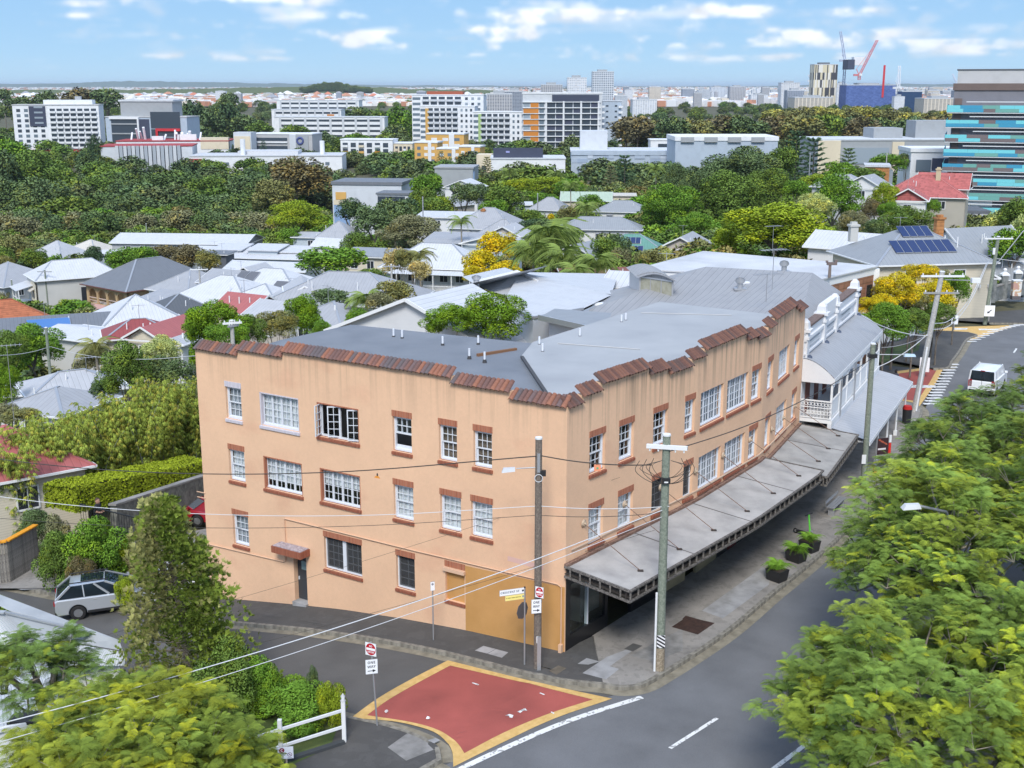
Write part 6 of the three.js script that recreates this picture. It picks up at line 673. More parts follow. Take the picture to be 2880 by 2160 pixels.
{ const r = rng(313); for (let k = 0; k < 210; k++) { const px = r() * 1500 - 20 + (r() < 0.25 ? 800 : 0),py = 250 + r() * 42,p = farGround(px,py),s = 1.0 + r() * 0.9,t = thing('suburb_house','tiny pale roofed house among trees on the far hillside','house',p,r() * 3,'houses of the far suburb'); t.scale.setScalar(s); part('wall',farHouse[0],pick(farWall,r()),t); part('roof',farHouse[1],pick(farRoof,r()),t); }
  const far = (n,geo,mats,count,fn) => mats.forEach((m,i) => { const c = Math.ceil(count / mats.length),im = new THREE.InstancedMesh(geo,m,c),d = new THREE.Object3D(); for (let k = 0; k < c; k++) { fn(d,r); d.updateMatrix(); im.setMatrixAt(k,d.matrix); } im.name = numbered(n); im.userData = { kind: 'stuff',label: n === 'far_suburb' ? 'mass of pale far roofs and walls towards the horizon' : 'dark green mass of far trees between the suburbs' }; scene.add(flag(im)); });
  far('far_suburb',farHouse[0],[farWall[0],farWall[1],farWall[0],farRoof[2],farWall[2],farRoof[0]],8400,(d,r2) => { const px = r2() * 3200 - 160,py = 245 + Math.pow(r2(),1.5) * 55,p = farGround(px,py); d.position.set(...p); d.scale.set(1.2 + r2() * 2.8,0.9 + r2() * (px > 1700 ? 1.8 : 0.9),1 + r2() * 1.5); d.rotation.y = r2() * 3; });
}
{ // hills on the horizon
  const ridge = (name,z,prof,m) => { const b = new B(),P = prof.map(q => at(q[0],q[1],z)); for (let i = 0; i + 1 < P.length; i++) { const n = 14; for (let k = 0; k < n; k++) { const f = (t) => { const p = V.mix(P[i],P[i + 1],t),nz = (fbm(p[0] / z * 160,z,3) - 0.5) * z * 0.0016; return [p[0],p[1] + nz,p[2]]; },a = f(k / n),c = f((k + 1) / n); b.quad([a[0],-60,a[2] + z * 0.05],[c[0],-60,c[2] + z * 0.05],c,a); b.quad(a,c,[c[0],-60,c[2] - z * 0.05],[a[0],-60,a[2] - z * 0.05]); } } structure(name,b,m); };
  ridge('hills',17000,[[-400,238],[150,236],[300,228],[600,230],[900,238],[1500,243],[2100,243],[2500,236],[2750,238],[3300,240]],mat([0.085,0.115,0.075],{ roughness: 1 }));
  ridge('hills',3600,[[-200,254],[400,252],[700,247],[860,243],[935,231],[1010,243],[1150,250],[1400,254]],mat([0.09,0.115,0.05],{ roughness: 1 }));
}
scene.fog = new THREE.FogExp2(new THREE.Color(0.62,0.74,0.88),0.000036);
// ---------- trees ----------
const leafMat = (c,tr = 0.25) => new THREE.MeshPhysicalMaterial({ color: lin(...c),vertexColors: true,roughness: 0.85,side: THREE.DoubleSide,specularIntensity: 0.25 });
const LM = { dark: leafMat([0.124,0.192,0.064]),wood: leafMat([0.143,0.210,0.086]),mid: leafMat([0.153,0.241,0.047]),green: leafMat([0.159,0.301,0.036]),bright: leafMat([0.170,0.300,0.022]),lime: leafMat([0.300,0.395,0.030]),gold: leafMat([0.640,0.520,0.020]),olive: leafMat([0.245,0.250,0.090]),greyg: leafMat([0.255,0.258,0.131]),brown: leafMat([0.202,0.177,0.089]),cream: leafMat([0.579,0.483,0.196]),blossom: leafMat([0.511,0.580,0.209]),deep: leafMat([0.089,0.151,0.069]),palm: leafMat([0.187,0.258,0.065]),pine: leafMat([0.097,0.164,0.083]),bamboo: leafMat([0.273,0.322,0.053]),hedge: leafMat([0.171,0.290,0.020]) };
M.bark = mapped(MOTTLE([0.09,0.075,0.06],[0.2,0.175,0.145],24,1,0.3)); M.barkPale = mapped(MOTTLE([0.2,0.175,0.14],[0.36,0.32,0.26],24,1,0.3));
// one crown: leaf sprays spread over many lobes of different size; random tints only
function crownGeo(seed,n,size,o = {}) {
  const r = rng(seed),b = new B(),L = [],nl = o.lobes ?? 34; b.col = [1,1,1];
  for (let i = 0; i < nl; i++) { // lobe centres on an uneven dome, unit radius
    const y = lerp(o.low ?? -0.72,1,Math.pow(r(),o.bias ?? 0.75)),a = r() * 6.283,q = Math.sqrt(Math.max(0,1 - y * y * (o.flat ? 0.6 : 1))),k = 0.62 + 0.2 * r(),rad = lerp(0.2,0.42,r()) * (o.lobe ?? 1); L.push([Math.cos(a) * q * k,y * k,Math.sin(a) * q * k,rad,0.86 + 0.28 * r(),r() < (o.tip ?? 0.25) ? 1 : 0]);
  }
  for (let i = 0; i < 4; i++) L.push([(r() - 0.5) * 0.6,r() * 0.3,(r() - 0.5) * 0.6,0.45,0.9,0]);
  const tot = L.reduce((s,l) => s + l[3] * l[3],0);
  for (const [lx,ly,lz,rad,tint,yel] of L) {
    const m = Math.round(n * rad * rad / tot);
    for (let k = 0; k < m; k++) {
      const z = 2 * r() - 1,a = r() * 6.283,q = Math.sqrt(1 - z * z),d = [q * Math.cos(a),z,q * Math.sin(a)],rr = rad * (0.72 + 0.36 * Math.pow(r(),0.6)),c = [lx + d[0] * rr,ly + d[1] * rr * 0.85,lz + d[2] * rr];
      if (d[1] < -0.45 && r() < 0.7) continue;
      const ax = V.nrm([d[0] + (r() - 0.5) * 1.3,d[1] * 0.6 + (r() - 0.5) * 1.3 - (o.droop ?? 0.15),d[2] + (r() - 0.5) * 1.3]),nn = V.nrm(V.add(d,[(r() - 0.5) * 1.5,0.5 + (r() - 0.5),(r() - 0.5) * 1.5])),sd = V.nrm(V.cross(ax,nn)),s = size * (0.6 + 0.8 * r()),w = s * (o.wide ?? 0.5);
      const A = V.mad(c,ax,-s * 0.5),D = V.mad(c,ax,s * 0.5),Bq = V.mad(V.mad(c,sd,w * 0.5),nn,s * 0.1),C = V.mad(V.mad(c,sd,-w * 0.5),nn,s * 0.1);
      const t = tint * (0.82 + 0.36 * r()),y = yel * (0.5 + 0.5 * r()); b.col = [t * (1 + 0.55 * y),t * (1 + 0.28 * y),t * (1 - 0.25 * y)];
      const up = V.nrm(V.add(V.mul(nn,0.55),V.mul(d,0.6))); // softened towards the lobe's own face
      for (const q3 of [[A,Bq,D],[A,D,C]]) for (const p of q3) b.v(p,up,[0,0]);
    }
  }
  const g = b.geo(); return g;
}
const CR = { low: [1,2,3].map(s => crownGeo(s * 11,2600,0.19)),mid: [1,2,3,4].map(s => crownGeo(s * 17 + 3,7500,0.112)),high: [1,2].map(s => crownGeo(s * 29 + 5,22000,0.064,{ lobes: 46,lobe: 0.85 })),flat: [1,2].map(s => crownGeo(s * 31 + 7,9000,0.095,{ flat: true,low: -0.1,lobes: 44,lobe: 0.72 })),tall: [1,2].map(s => crownGeo(s * 37 + 2,7000,0.11,{ low: -0.95,bias: 1,lobes: 44,lobe: 0.8 })) };
const limbGeo = [1,2,3].map(s => { const r = rng(s * 91),b = new B(); b.tube([[0,0,0],[0.02,0.3,0],[0,0.62,0.02]],t => lerp(0.055,0.036,t),7,false); for (let k = 0; k < 6; k++) { const a = k * 1.05 + r(),l = 0.32 + 0.25 * r(),y0 = 0.42 + 0.2 * r(); b.tube([[0,y0,0],[Math.cos(a) * l * 0.5,y0 + 0.2,Math.sin(a) * l * 0.5],[Math.cos(a) * l,y0 + 0.42,Math.sin(a) * l]],t => lerp(0.028,0.008,t),5,false); } return b.geo(); });
let treeSeed = 1;
const leafYell = leafMat([0.374,0.378,0.098]);
// crown box in the photo: middle, top, bottom, width in pixels, at a distance
function tree(label,group,px,top,bot,wpx,z,m,kind = 'mid',o = {}) {
  const c = at(px,(top + bot) / 2,z),rx = wpx / 2 * z / FPX; let ry = Math.max((bot - top) / 2 * z / FPX,rx * 0.45),gy = Math.min(groundY(c[0],c[2]),c[1] - ry * 0.7),H = c[1] - gy; const t = thing(o.name ?? 'tree',label,o.cat ?? 'tree',[c[0],gy,c[2]],(treeSeed * 2.4) % 6.28,group);
  if (o.low) { const tp = c[1] + ry; gy = groundY(c[0],c[2]); ry = (tp - gy) / 1.78; c[1] = gy + ry * 0.78; t.position.y = gy; H = c[1] - gy; }
  const g = CR[kind],cr = part('crown',g[treeSeed++ % g.length],m,t,[0,H,0]); cr.scale.set(rx,ry * 1.02,rx * (o.deep ?? 1));
  const tr = part('trunk',limbGeo[treeSeed % 3],o.bark ?? M.bark,t); const hs = (H + ry * 0.3) / 1.05; tr.scale.set(rx * 0.95,hs,rx * 0.95); return t;
}
const T = (l,g,m,kind,rows) => rows.forEach(q => tree(l,g,q[0],q[1],q[2],q[3],q[4],q[5] ?? m,kind));
{ // the dark wood across the valley
  const r = rng(1234),rows = [];
  for (let k = 0; k < 15; k++) rows.push([30 + k * 55 + (r() - 0.5) * 30,480 - (k < 3 ? 60 - k * 20 : 0) + r() * 16,600,120 + r() * 50,470 + r() * 40,r() < 0.3 ? LM.mid : r() < 0.5 ? LM.dark : LM.wood]);
  for (let k = 0; k < 14; k++) rows.push([0 + k * 58 + (r() - 0.5) * 30,535 - (k < 3 ? 40 : 0) + r() * 30,665,130 + r() * 50,400 + r() * 35,r() < 0.5 ? LM.dark : LM.wood]);
  for (let k = 0; k < 14; k++) rows.push([-10 + k * 58 + (r() - 0.5) * 30,585 + r() * 25,700,110 + r() * 40,345 + r() * 25,r() < 0.4 ? LM.greyg : r() < 0.5 ? LM.dark : LM.wood]);
  rows.forEach((q,i) => T(i < 15 ? 'dense green tree in the rear of the wood, against the silver hall' : i < 29 ? 'dense dark tree in the middle of the wood below the silver hall' : 'greyish tree at the near edge of the wood, above the house roofs',i < 15 ? 'rear trees of the wood' : i < 29 ? 'middle trees of the wood' : 'near edge trees of the wood',LM.dark,'mid',[q]));
  T('tall leafy tree at the left edge rising towards the white apartment block','tall trees at the left of the wood',LM.mid,'mid',[[20,395,560,170,520,LM.green],[95,420,560,140,500,LM.mid],[-10,430,620,160,470,LM.wood]]);
  T('tall dark tree against the silver hall and the white apartments','dark trees beside the silver hall',LM.deep,'tall',[[265,375,480,60,600],[245,410,500,70,580],[165,425,500,60,600,LM.mid]]);
}
tree('big olive brown fig crown at the right end of the wood',null,830,448,590,200,420,LM.brown,'mid'); tree('olive grey tree beside the big brown fig',null,770,500,620,130,400,LM.olive,'mid');
tree('round rain tree with a yellow topped crown',null,826,566,662,184,285,LM.lime,'high'); tree('low green bush under the yellow topped rain tree',null,818,640,690,70,275,LM.green,'mid');
T('tree of the far green belt between the white blocks','far trees between the blocks',LM.wood,'low',[[60,270,330,100,900],[230,248,330,130,950,LM.brown],[300,250,320,90,930,LM.wood],[540,280,400,80,800,LM.deep],[600,300,410,90,780],[640,290,390,80,800,LM.deep],[690,320,400,90,780],[730,340,400,80,760,LM.mid],[640,262,330,70,950],[830,350,400,80,720,LM.mid],[910,370,430,70,680],[1000,300,350,80,900],[1060,305,400,70,850,LM.mid],[1120,300,410,90,820,LM.green],[1110,350,420,80,780],[1480,430,470,50,600,LM.deep],[1000,380,410,80,700,LM.green],[10,250,300,60,1000],[130,255,320,70,980]]);
{ // park belt before the city, on the right
  const r = rng(88),a = [],c = []; for (let k = 0; k < 22; k++) a.push([1755 + k * 45 + (r() - 0.5) * 20,318 + r() * 18,415,85 + r() * 40,640 + r() * 60,pick([LM.wood,LM.brown,LM.mid,LM.olive],r())]); for (let k = 0; k < 14; k++) c.push([2180 + k * 40,298 + r() * 12 + (k > 8 ? 14 : 0),355,75 + r() * 25,800 + r() * 60]);
  T('tree of the dark park belt in front of the city','dark trees of the park belt',LM.wood,'low',a); T('yellowish eucalypt of the sunlit park belt below the city towers','yellowish trees of the park belt',LM.greyg,'low',c.map(q => [...q,r() < 0.6 ? leafYell : LM.olive]));
}
// trees between the houses: [middle x, top, bottom, width, distance, tint]
T('grey green bushy tree left of the houses at the wood','bushy trees at the left edge',LM.olive,'mid',[[40,660,760,130,262],[95,700,760,80,255,LM.mid],[5,690,780,80,250,LM.mid],[10,720,760,60,240,LM.olive]]);
T('clipped round dark tree between the cream house and the long white roof',null,LM.deep,'mid',[[264,690,745,58,262]]);
T('leafy tree along the lane behind the arched house','trees behind the arched house',LM.green,'mid',[[345,700,770,100,240],[400,690,765,90,238],[470,690,755,110,242,LM.brown],[530,685,770,120,236,LM.brown],[580,705,775,80,225,LM.olive],[330,715,770,60,245,LM.mid]]);
T('light green bush between the white stairs house and the arches','garden bushes by the arched house',LM.green,'mid',[[215,845,885,90,192],[185,840,885,50,195,LM.lime],[15,820,870,40,215,LM.olive]]);
T('broad spreading green tree with a flat crown among the grey roofs',null,LM.green,'flat',[[930,705,790,230,180]]); T('green tree at the right tip of the flat crown',null,LM.mid,'mid',[[1045,755,805,90,165]]);
T('round dark green tree by the grey hipped cottage',null,LM.mid,'mid',[[1002,650,725,95,235]]);
T('dark trees in a row below the modern school','dark trees below the school',LM.deep,'mid',[[985,560,640,90,300],[1050,575,690,130,270,LM.wood],[1110,560,680,120,280,LM.wood],[1150,555,660,90,300]]);
T('dome shaped grey leaved tree in the gardens',null,LM.greyg,'high',[[1162,605,715,190,225]]);
T('green trees lining the street beside the dark hall','street trees by the dark hall',LM.green,'mid',[[1205,485,580,100,330],[1190,530,620,90,310,LM.mid],[1240,550,625,85,300,LM.lime],[1215,560,640,110,290,LM.mid],[1160,500,560,60,350,LM.mid]]);
T('spindly dark eucalypt beside the white gabled houses','eucalypts beside the gables',LM.wood,'mid',[[1305,515,590,90,300],[1350,515,580,60,305]]);
T('leafy tree in the middle of the valley gardens','leafy trees in the valley gardens',LM.mid,'mid',[[1420,525,620,120,290],[1390,560,630,90,275,LM.green],[1460,505,545,100,340,LM.lime],[1540,500,545,120,350,LM.lime],[1600,505,560,90,340,LM.green],[1530,540,600,90,310,LM.green],[1490,590,650,90,262,LM.mid],[1500,615,690,120,240,LM.deep],[1540,620,700,100,235,LM.wood],[1600,640,700,90,225,LM.mid],[1560,660,720,80,215,LM.wood],[1660,545,590,70,320,LM.green],[1600,580,640,70,270,LM.olive],[1640,600,660,60,262,LM.mid]]);
T('dark dense tree right of the white gabled cottage','dark trees by the white cottage',LM.mid,'mid',[[1700,670,760,90,188],[1735,655,740,80,192,LM.wood],[1745,700,770,70,175,LM.greyg],[1825,700,770,90,170,LM.olive],[1870,700,760,60,175,LM.blossom],[1800,760,800,90,140,LM.olive]]);
T('cream flowered tree beside the palm and the white verandah house','cream flowering trees',LM.cream,'mid',[[1110,700,790,70,160],[1180,730,800,70,152],[1135,700,770,60,158,LM.olive],[1160,705,745,50,165,LM.mid]]);
T('golden yellow flowering tree behind the white sheds','golden trees behind the sheds',LM.gold,'mid',[[1400,655,740,120,152],[1350,700,790,100,142],[1420,735,800,110,138],[1330,745,800,60,136],[1445,690,740,70,150],[1400,715,780,90,146,LM.olive]]);
tree('small yellow flowering shrub beyond the golden tree',null,1550,600,625,22,255,LM.gold,'low',{ name: 'shrub',cat: 'shrub' });
T('very large dark fig crown beside the blue box building','great fig trees',LM.wood,'high',[[2090,410,560,230,300],[1990,470,640,150,280],[2160,470,600,130,285,LM.mid],[1900,460,560,90,330,LM.wood],[1930,500,600,110,310,LM.wood]]);
T('broad round green crown in front of the figs','round green crowns before the figs',LM.mid,'high',[[2055,485,660,220,255],[1890,515,660,170,250,LM.green],[1960,600,680,130,225,LM.green],[1840,560,640,80,260,LM.mid]]);
tree('bright lime green rain tree behind the flat roofs',null,2180,575,730,330,150,LM.lime,'high'); tree('small lime green side crown of the rain tree behind the flat roofs',null,2040,640,720,80,155,LM.lime,'mid');
T('light green feathery tree before the salmon roofs','feathery trees before the salmon roofs',LM.green,'high',[[2345,490,640,170,190],[2290,540,640,120,180,LM.blossom],[2490,515,620,90,195,LM.lime],[2400,590,680,90,165,LM.greyg],[2450,560,640,70,185,LM.brown],[2555,580,680,160,150,LM.mid],[2500,570,620,80,175,LM.green]]);
T('small tree at the foot of the patterned tower','trees around the patterned tower',LM.deep,'mid',[[2650,520,600,70,215],[2620,560,610,50,200,LM.green],[2830,590,660,110,180,LM.blossom],[2865,560,660,100,175,LM.mid],[2780,650,690,70,150,LM.cream],[2850,640,760,130,130,LM.green],[2880,600,720,90,140,LM.blossom],[2460,620,680,80,160,LM.wood],[2440,470,530,90,260,LM.mid],[2360,455,520,90,280,LM.green],[2240,505,560,80,260,LM.green]]);
T('tree by the grey complex and the small pines','trees by the grey complex',LM.green,'mid',[[2500,435,490,110,320],[2200,410,520,90,330,LM.mid],[2550,430,480,60,335,LM.wood],[2310,490,540,120,270,LM.lime]]);
T('bright green tree rising behind the left parapet','bright trees behind the left parapet',LM.bright,'high',[[600,850,990,190,86],[640,900,990,130,82,LM.green],[850,830,960,130,100],[780,870,960,130,95,LM.olive],[905,900,980,70,90,LM.green],[700,880,990,100,88,LM.mid],[545,870,980,60,92,LM.green]]);
tree('glossy bright green tree standing in front of the white sheds',null,1390,820,975,190,70,LM.bright,'high',{ bark: M.barkPale }); tree('left crown of the glossy bright green tree by the white sheds',null,1265,858,955,160,69,LM.bright,'high',{ bark: M.barkPale });
T('dark olive tree between the grey roofs and the white shed','olive trees near the white shed',LM.olive,'mid',[[925,810,870,110,118,LM.wood],[1110,790,870,110,112],[1065,820,880,80,108,LM.greyg],[1010,870,930,80,98,LM.green]]);
T('garden tree beside the shed and the concrete poles','garden trees by the long shed',LM.green,'high',[[90,905,1050,180,118],[30,930,1050,120,112,LM.mid],[12,1020,1150,90,95,LM.bright]]);
tree('large dark mango tree behind the bamboo',null,355,965,1140,150,84,LM.mid,'high'); tree('white flowering tree above the mango',null,455,942,1040,120,100,LM.blossom,'high'); T('deep green tree at the back of the bamboo','deep green trees by the bamboo',LM.wood,'mid',[[440,1000,1110,110,88],[500,1010,1090,100,84],[560,960,1060,60,88,LM.green],[295,1060,1130,80,86,LM.deep]]);
T('grey leaved garden bush beside the pole and shed wall','garden bushes below the shed',LM.olive,'mid',[[270,975,1045,90,110,LM.greyg],[230,1010,1050,50,108,LM.greyg],[60,1150,1200,110,82,LM.olive],[20,1130,1200,70,84,LM.greyg]]);
// golden and green trees by the far corner
T('golden flowering tree over the far corner footpath','golden trees at the far corner',LM.gold,'high',[[2520,770,880,150,92],[2470,825,900,110,89],[2630,790,890,130,96],[2590,740,800,110,100]]); T('leafy green tree below the gold blossom at the far corner','green trees at the far corner',LM.green,'high',[[2490,850,970,150,88],[2430,880,970,90,86,LM.bright],[2640,850,930,110,94,LM.mid],[2560,820,900,110,95,LM.olive],[2570,870,960,120,90,LM.mid],[2690,760,860,90,102,LM.green],[2650,760,830,70,104,LM.olive],[2400,780,840,60,96,LM.wood]]);

// palms: each frond is a mesh of its own
const frondGeo = [0,1].map(s => { const b = new B(),r = rng(60 + s); b.col = [1,1,1]; const P = t => [t * (1 - 0.12 * t),0.42 * Math.sin(t * 2.0) - 0.75 * t * t,0]; for (let k = 2; k < 30; k++) { const t = k / 30,p = P(t),l = 0.3 * Math.sin(Math.min(1,t * 1.15 + 0.12) * 2.9) + 0.05,n = [0.1,1,0]; for (const d of [-1,1]) { const tint = 0.75 + 0.5 * r(); b.col = [tint,tint,tint]; const e = [p[0] + l * 0.55,p[1] - l * (0.5 + 0.35 * r()),d * l],a = [p[0] - 0.014,p[1],0],c = [p[0] + 0.02,p[1],0]; b.tri(a,c,e); } } b.col = [1.3,1.2,0.9]; b.tube([0,0.2,0.4,0.6,0.8,1].map(P),t => lerp(0.014,0.003,t),4,false); return b.geo(); });
function palm(label,group,px,topPy,z,hM,frond,n,m = LM.palm,pyBase) { const c = at(px,topPy,z),gy = pyBase ?? Math.min(groundY(c[0],c[2]),c[1] - 3),t = thing('palm_tree',label,'palm',[c[0],gy,c[2]],0,group),H = c[1] - gy - frond * 0.3,r = rng(px | 0); part('trunk',new B().tube([[0,0,0],[0.1,H * 0.5,0],[0,H,0]],q => lerp(0.17,0.11,q),8),M.barkPale,t); part('crownshaft',new B().tube([[0,H - 0.1,0],[0,H + 0.5,0]],q => lerp(0.16,0.08,q),8),m,t); for (let k = 0; k < n; k++) { const f = part('frond',frondGeo[k % 2],m,t,[0,H + 0.3,0]); f.scale.setScalar(frond * (0.8 + 0.35 * r())); f.rotation.set(0,k * 2.4 + r() * 0.4,0.75 - 1.15 * (k / n) + (r() - 0.5) * 0.2,'YXZ'); } return t; }
palm('tall drooping palm behind the white sheds, tallest of its clump',null,1545,650,128,9,4.2,22); palm('palm with bending fronds left of the tallest palm','palms around the tallest palm',1500,700,126,7,3.6,18); palm('palm with bending fronds left of the tallest palm','palms around the tallest palm',1585,715,124,7,3.4,18); palm('full green palm with hanging skirt by the rust roof',null,1680,735,112,6,2.7,24); palm('thin young palm beside the rust roof',null,1620,765,108,5,2.2,14);
palm('palm before the cinema box','palms before the cinema box',1432,480,400,9,4.4,18); palm('palm before the cinema box','palms before the cinema box',1562,488,400,9,4.4,18); palm('slender palm against the blue checkered wall',null,1845,470,380,9,4.2,16); palm('slender palm beside the mint roof','slender palms in the gardens',1605,520,300,9,3.2,14); palm('slender palm beside the mint roof','slender palms in the gardens',1650,580,262,9,3.4,16); palm('palm in the garden of the deck house',null,1297,620,200,6,2.6,13); palm('cycad like palm beside the grey hips',null,1030,838,112,3,2.6,18); palm('low grey palm by the shed wall',null,268,975,108,3,2.2,14,LM.olive); palm('palm beside the cream flowering trees',null,1180,715,158,4,2.4,14,LM.olive);
// pines with tiers of level branches
const pineGeo = (() => { const b = new B(),r = rng(5); for (let k = 0; k < 16; k++) { const y = 0.12 + k * 0.056,R = 0.24 * Math.pow(1 - k / 17,0.8) + 0.012,n = 7; for (let i = 0; i < n; i++) { const a = i / n * 6.283 + k * 0.45 + r() * 0.3,dx = Math.cos(a),dz = Math.sin(a); for (let q = 0; q < 14; q++) { const t = 0.15 + 0.85 * (q / 13),p = [dx * R * t,y + 0.035 * t * t - 0.01,dz * R * t]; b.col = Array(3).fill(0.7 + 0.6 * r()); const s = 0.022,e1 = [p[0] + dx * s + (r() - 0.5) * s * 2.6,p[1] + s * 0.9 * (r() - 0.2),p[2] + dz * s + (r() - 0.5) * s * 2.6]; b.tri([p[0] - dz * s * 0.5,p[1],p[2] + dx * s * 0.5],[p[0] + dz * s * 0.5,p[1],p[2] - dx * s * 0.5],e1); b.tri([p[0],p[1] - s * 0.3,p[2]],[p[0],p[1] + s * 0.5,p[2]],e1); } } } return b.geo(); })(),pineTrunk = new B().cyl([0,0,0],[0,0.98,0],0.017,0.003,6).geo();
for (const [l,px,top,hM,z,m,g] of [['dark Norfolk pine against the blue checkered wall',1758,435,21,400,LM.pine],['tallest bushy pine beside the grey complex',2243,366,26,360,LM.pine],['open tiered pine with pale bare trunk beside the grey complex',2292,385,25,350,LM.pine],['broad dark conifer before the brick flats',2388,415,15,300,LM.wood],['small conifer beside the cream block',1370,440,14,470,LM.olive],['wispy pale eucalypt beside the Norfolk pine',1718,465,14,380,LM.greyg],['small pine by the yellow flats',1240,425,12,560,LM.pine,'small pines by the flats'],['small pine by the yellow flats',1070,430,10,600,LM.pine,'small pines by the flats'],['small pine by the yellow flats',740,395,12,620,LM.pine,'small pines by the flats']]) { const c = at(px,top,z),t = thing('pine_tree',l,'tree',[c[0],c[1] - hM,c[2]],px,g); part('trunk',pineTrunk,M.bark,t).scale.setScalar(hM); part('crown',pineGeo,m,t).scale.set(hM * 1.15,hM,hM * 1.15); }

{ // far trees and the shrubs that fill the gardens of the valley
  const r = rng(2718),scat = (name,label,m,geo,n,fn) => { const im = new THREE.InstancedMesh(geo,m,n),d = new THREE.Object3D(),c = new THREE.Color(); for (let k = 0; k < n; k++) { fn(d); d.updateMatrix(); im.setMatrixAt(k,d.matrix); const t = 0.75 + 0.5 * r(); im.setColorAt(k,c.setRGB(t * (0.9 + 0.3 * r()),t,t)); } im.name = numbered(name); im.userData = { kind: 'stuff',label }; scene.add(flag(im)); };
  const far = d => { const px = r() * 3300 - 200,py = 247 + Math.pow(r(),1.3) * 95,p = farGround(px,py),s = 3 + r() * 4; d.position.set(p[0],p[1] + s * 0.6,p[2]); d.scale.set(s * 1.3,s,s * 1.3); d.rotation.y = r() * 6; };
  scat('far_trees','dark green mass of far trees between the suburbs',LM.wood,CR.low[0],900,far); scat('far_trees','olive mass of far trees between the suburbs',LM.mid,CR.low[1],600,far);
  const hill = d => { const px = 850 + r() * 190,p = at(px,254 - 19 * Math.exp(-(((px - 935) / 62) ** 2)) * r(),3560); d.position.set(p[0],p[1],p[2]); d.scale.set(11,4 + r() * 6,9); }; scat('hill_trees','trees covering the far wooded hill',LM.wood,CR.low[2],130,hill);
  const gard = (m,n) => scat('garden_shrubs','shrubs and undergrowth filling the gardens between the houses',m,CR.low[Math.floor(r() * 3)],n,d => { for (let q = 0; q < 40; q++) { const z = 78 + Math.pow(r(),0.9) * 330,u = -0.45 + r() * 0.9,x = u * z,s = 0.9 + r() * 1.5 + z * 0.003; if (-z > -72 && x > -12) continue; if (x > 5 && z < 108) continue; if (x > 26 && z < 135) continue; let ok = true; for (const f of FOOT) if (Math.hypot(x - f[0],-z - f[1]) < f[2] + s * 0.8) { ok = false; break; } if (!ok && q < 39) continue; const g = groundY(x,-z); d.position.set(x,ok ? g + s * 0.35 : g - 6,-z); d.scale.set(s * 1.25,s,s * 1.25); d.rotation.y = r() * 6; return; } d.position.set(-80,groundY(-80,-380) ,-380); d.scale.setScalar(1.5); });
  gard(LM.mid,500); gard(LM.green,420); gard(LM.olive,300); gard(LM.wood,420);
  const bl = d => { const z = 400 + r() * 580,u = -0.46 + r() * 0.95,x = u * z,s = 2.5 + r() * 4; d.position.set(x,groundY(x,-z) + s * 0.4,-z); d.scale.set(s * 1.4,s,s * 1.4); d.rotation.y = r() * 6; }; scat('far_trees','trees around the larger buildings beyond the valley',LM.wood,CR.low[1],650,bl); scat('far_trees','bright shrubs and street trees around the larger buildings',LM.mid,CR.low[0],450,bl);
}
// ---------- near vegetation ----------
const yAtPy = (py,z) => { const v = (1080 - py) / FPX; return CAMH + z * (SP - v * CP) / (CP + v * SP); };   // height of a point on an upright at depth z whose photo row is py
const OB = new THREE.Object3D(),M4 = new THREE.Matrix4(),TC = new THREE.Color();
function basisM(p,x,up,s) { x = V.nrm(x); let z = V.nrm(V.cross(x,up)); const y = V.cross(z,x); return M4.set(x[0] * s,y[0] * s,z[0] * s,p[0],x[1] * s,y[1] * s,z[1] * s,p[1],x[2] * s,y[2] * s,z[2] * s,p[2],0,0,0,1); }
function cloud(name,parent,geo,m,list,label) { const im = new THREE.InstancedMesh(geo,m,list.length); list.forEach((q,k) => { im.setMatrixAt(k,basisM(q[0],q[1],q[2],q[3])); im.setColorAt(k,TC.setRGB(...q[4])); }); im.name = name; if (parent) { im.userData = { kind: 'stuff' }; parent.add(flag(im)); } else { im.name = numbered(name); im.userData = { kind: 'stuff',label }; scene.add(flag(im)); } return im; }
const iLeaf = c => new THREE.MeshPhysicalMaterial({ color: lin(...c),roughness: 0.85,side: THREE.DoubleSide,specularIntensity: 0.25 });
const feather = (() => { const b = new B(),r = rng(3),P = t => [t,0.16 * Math.sin(t * 2.4) - 0.34 * t * t,0]; for (let k = 1; k < 15; k++) { const t = k / 15,p = P(t),l = 0.32 * Math.sin(0.35 + t * 2.5),w = 0.042; for (const d of [-1,1]) { const e = [p[0] + l * 0.35,p[1] - 0.05 - l * 0.25 * r(),d * l],q = [p[0] + w,p[1],0],a = [p[0],p[1],0],f = [e[0] + w * 0.4,e[1],e[2] * 0.9]; b.quad(a,q,f,e); } } return b.geo(); })();
const spray = (() => { const b = new B(),r = rng(9); for (let k = 0; k < 7; k++) { const a = -0.9 + k * 0.3,l = 0.6 + 0.4 * r(),d = [Math.cos(a) * l,(r() - 0.5) * 0.3,Math.sin(a) * l],s = [-Math.sin(a) * 0.09,0.02,Math.cos(a) * 0.09]; b.quad([0,0,0],V.add(V.mul(d,0.55),s),d,V.sub(V.mul(d,0.55),s)); } return b.geo(); })();
const blade = (() => { const b = new B(),r = rng(19); for (let k = 0; k < 8; k++) { const a = k * 0.8,l = 0.7 + 0.5 * r(),d = [Math.cos(a) * 0.5 * l + 0.4,-0.55 * l,Math.sin(a) * 0.5 * l],m = V.add(V.mul(d,0.4),[0,0.1,0]),s = [-Math.sin(a) * 0.06,0,Math.cos(a) * 0.06]; b.quad([0,0,0],V.add(m,s),d,V.sub(m,s)); } return b.geo(); })();
const leaf1 = new B().quad([-0.5,0,0],[0,0.08,0.28],[0.5,0,0],[0,0.08,-0.28]).geo();
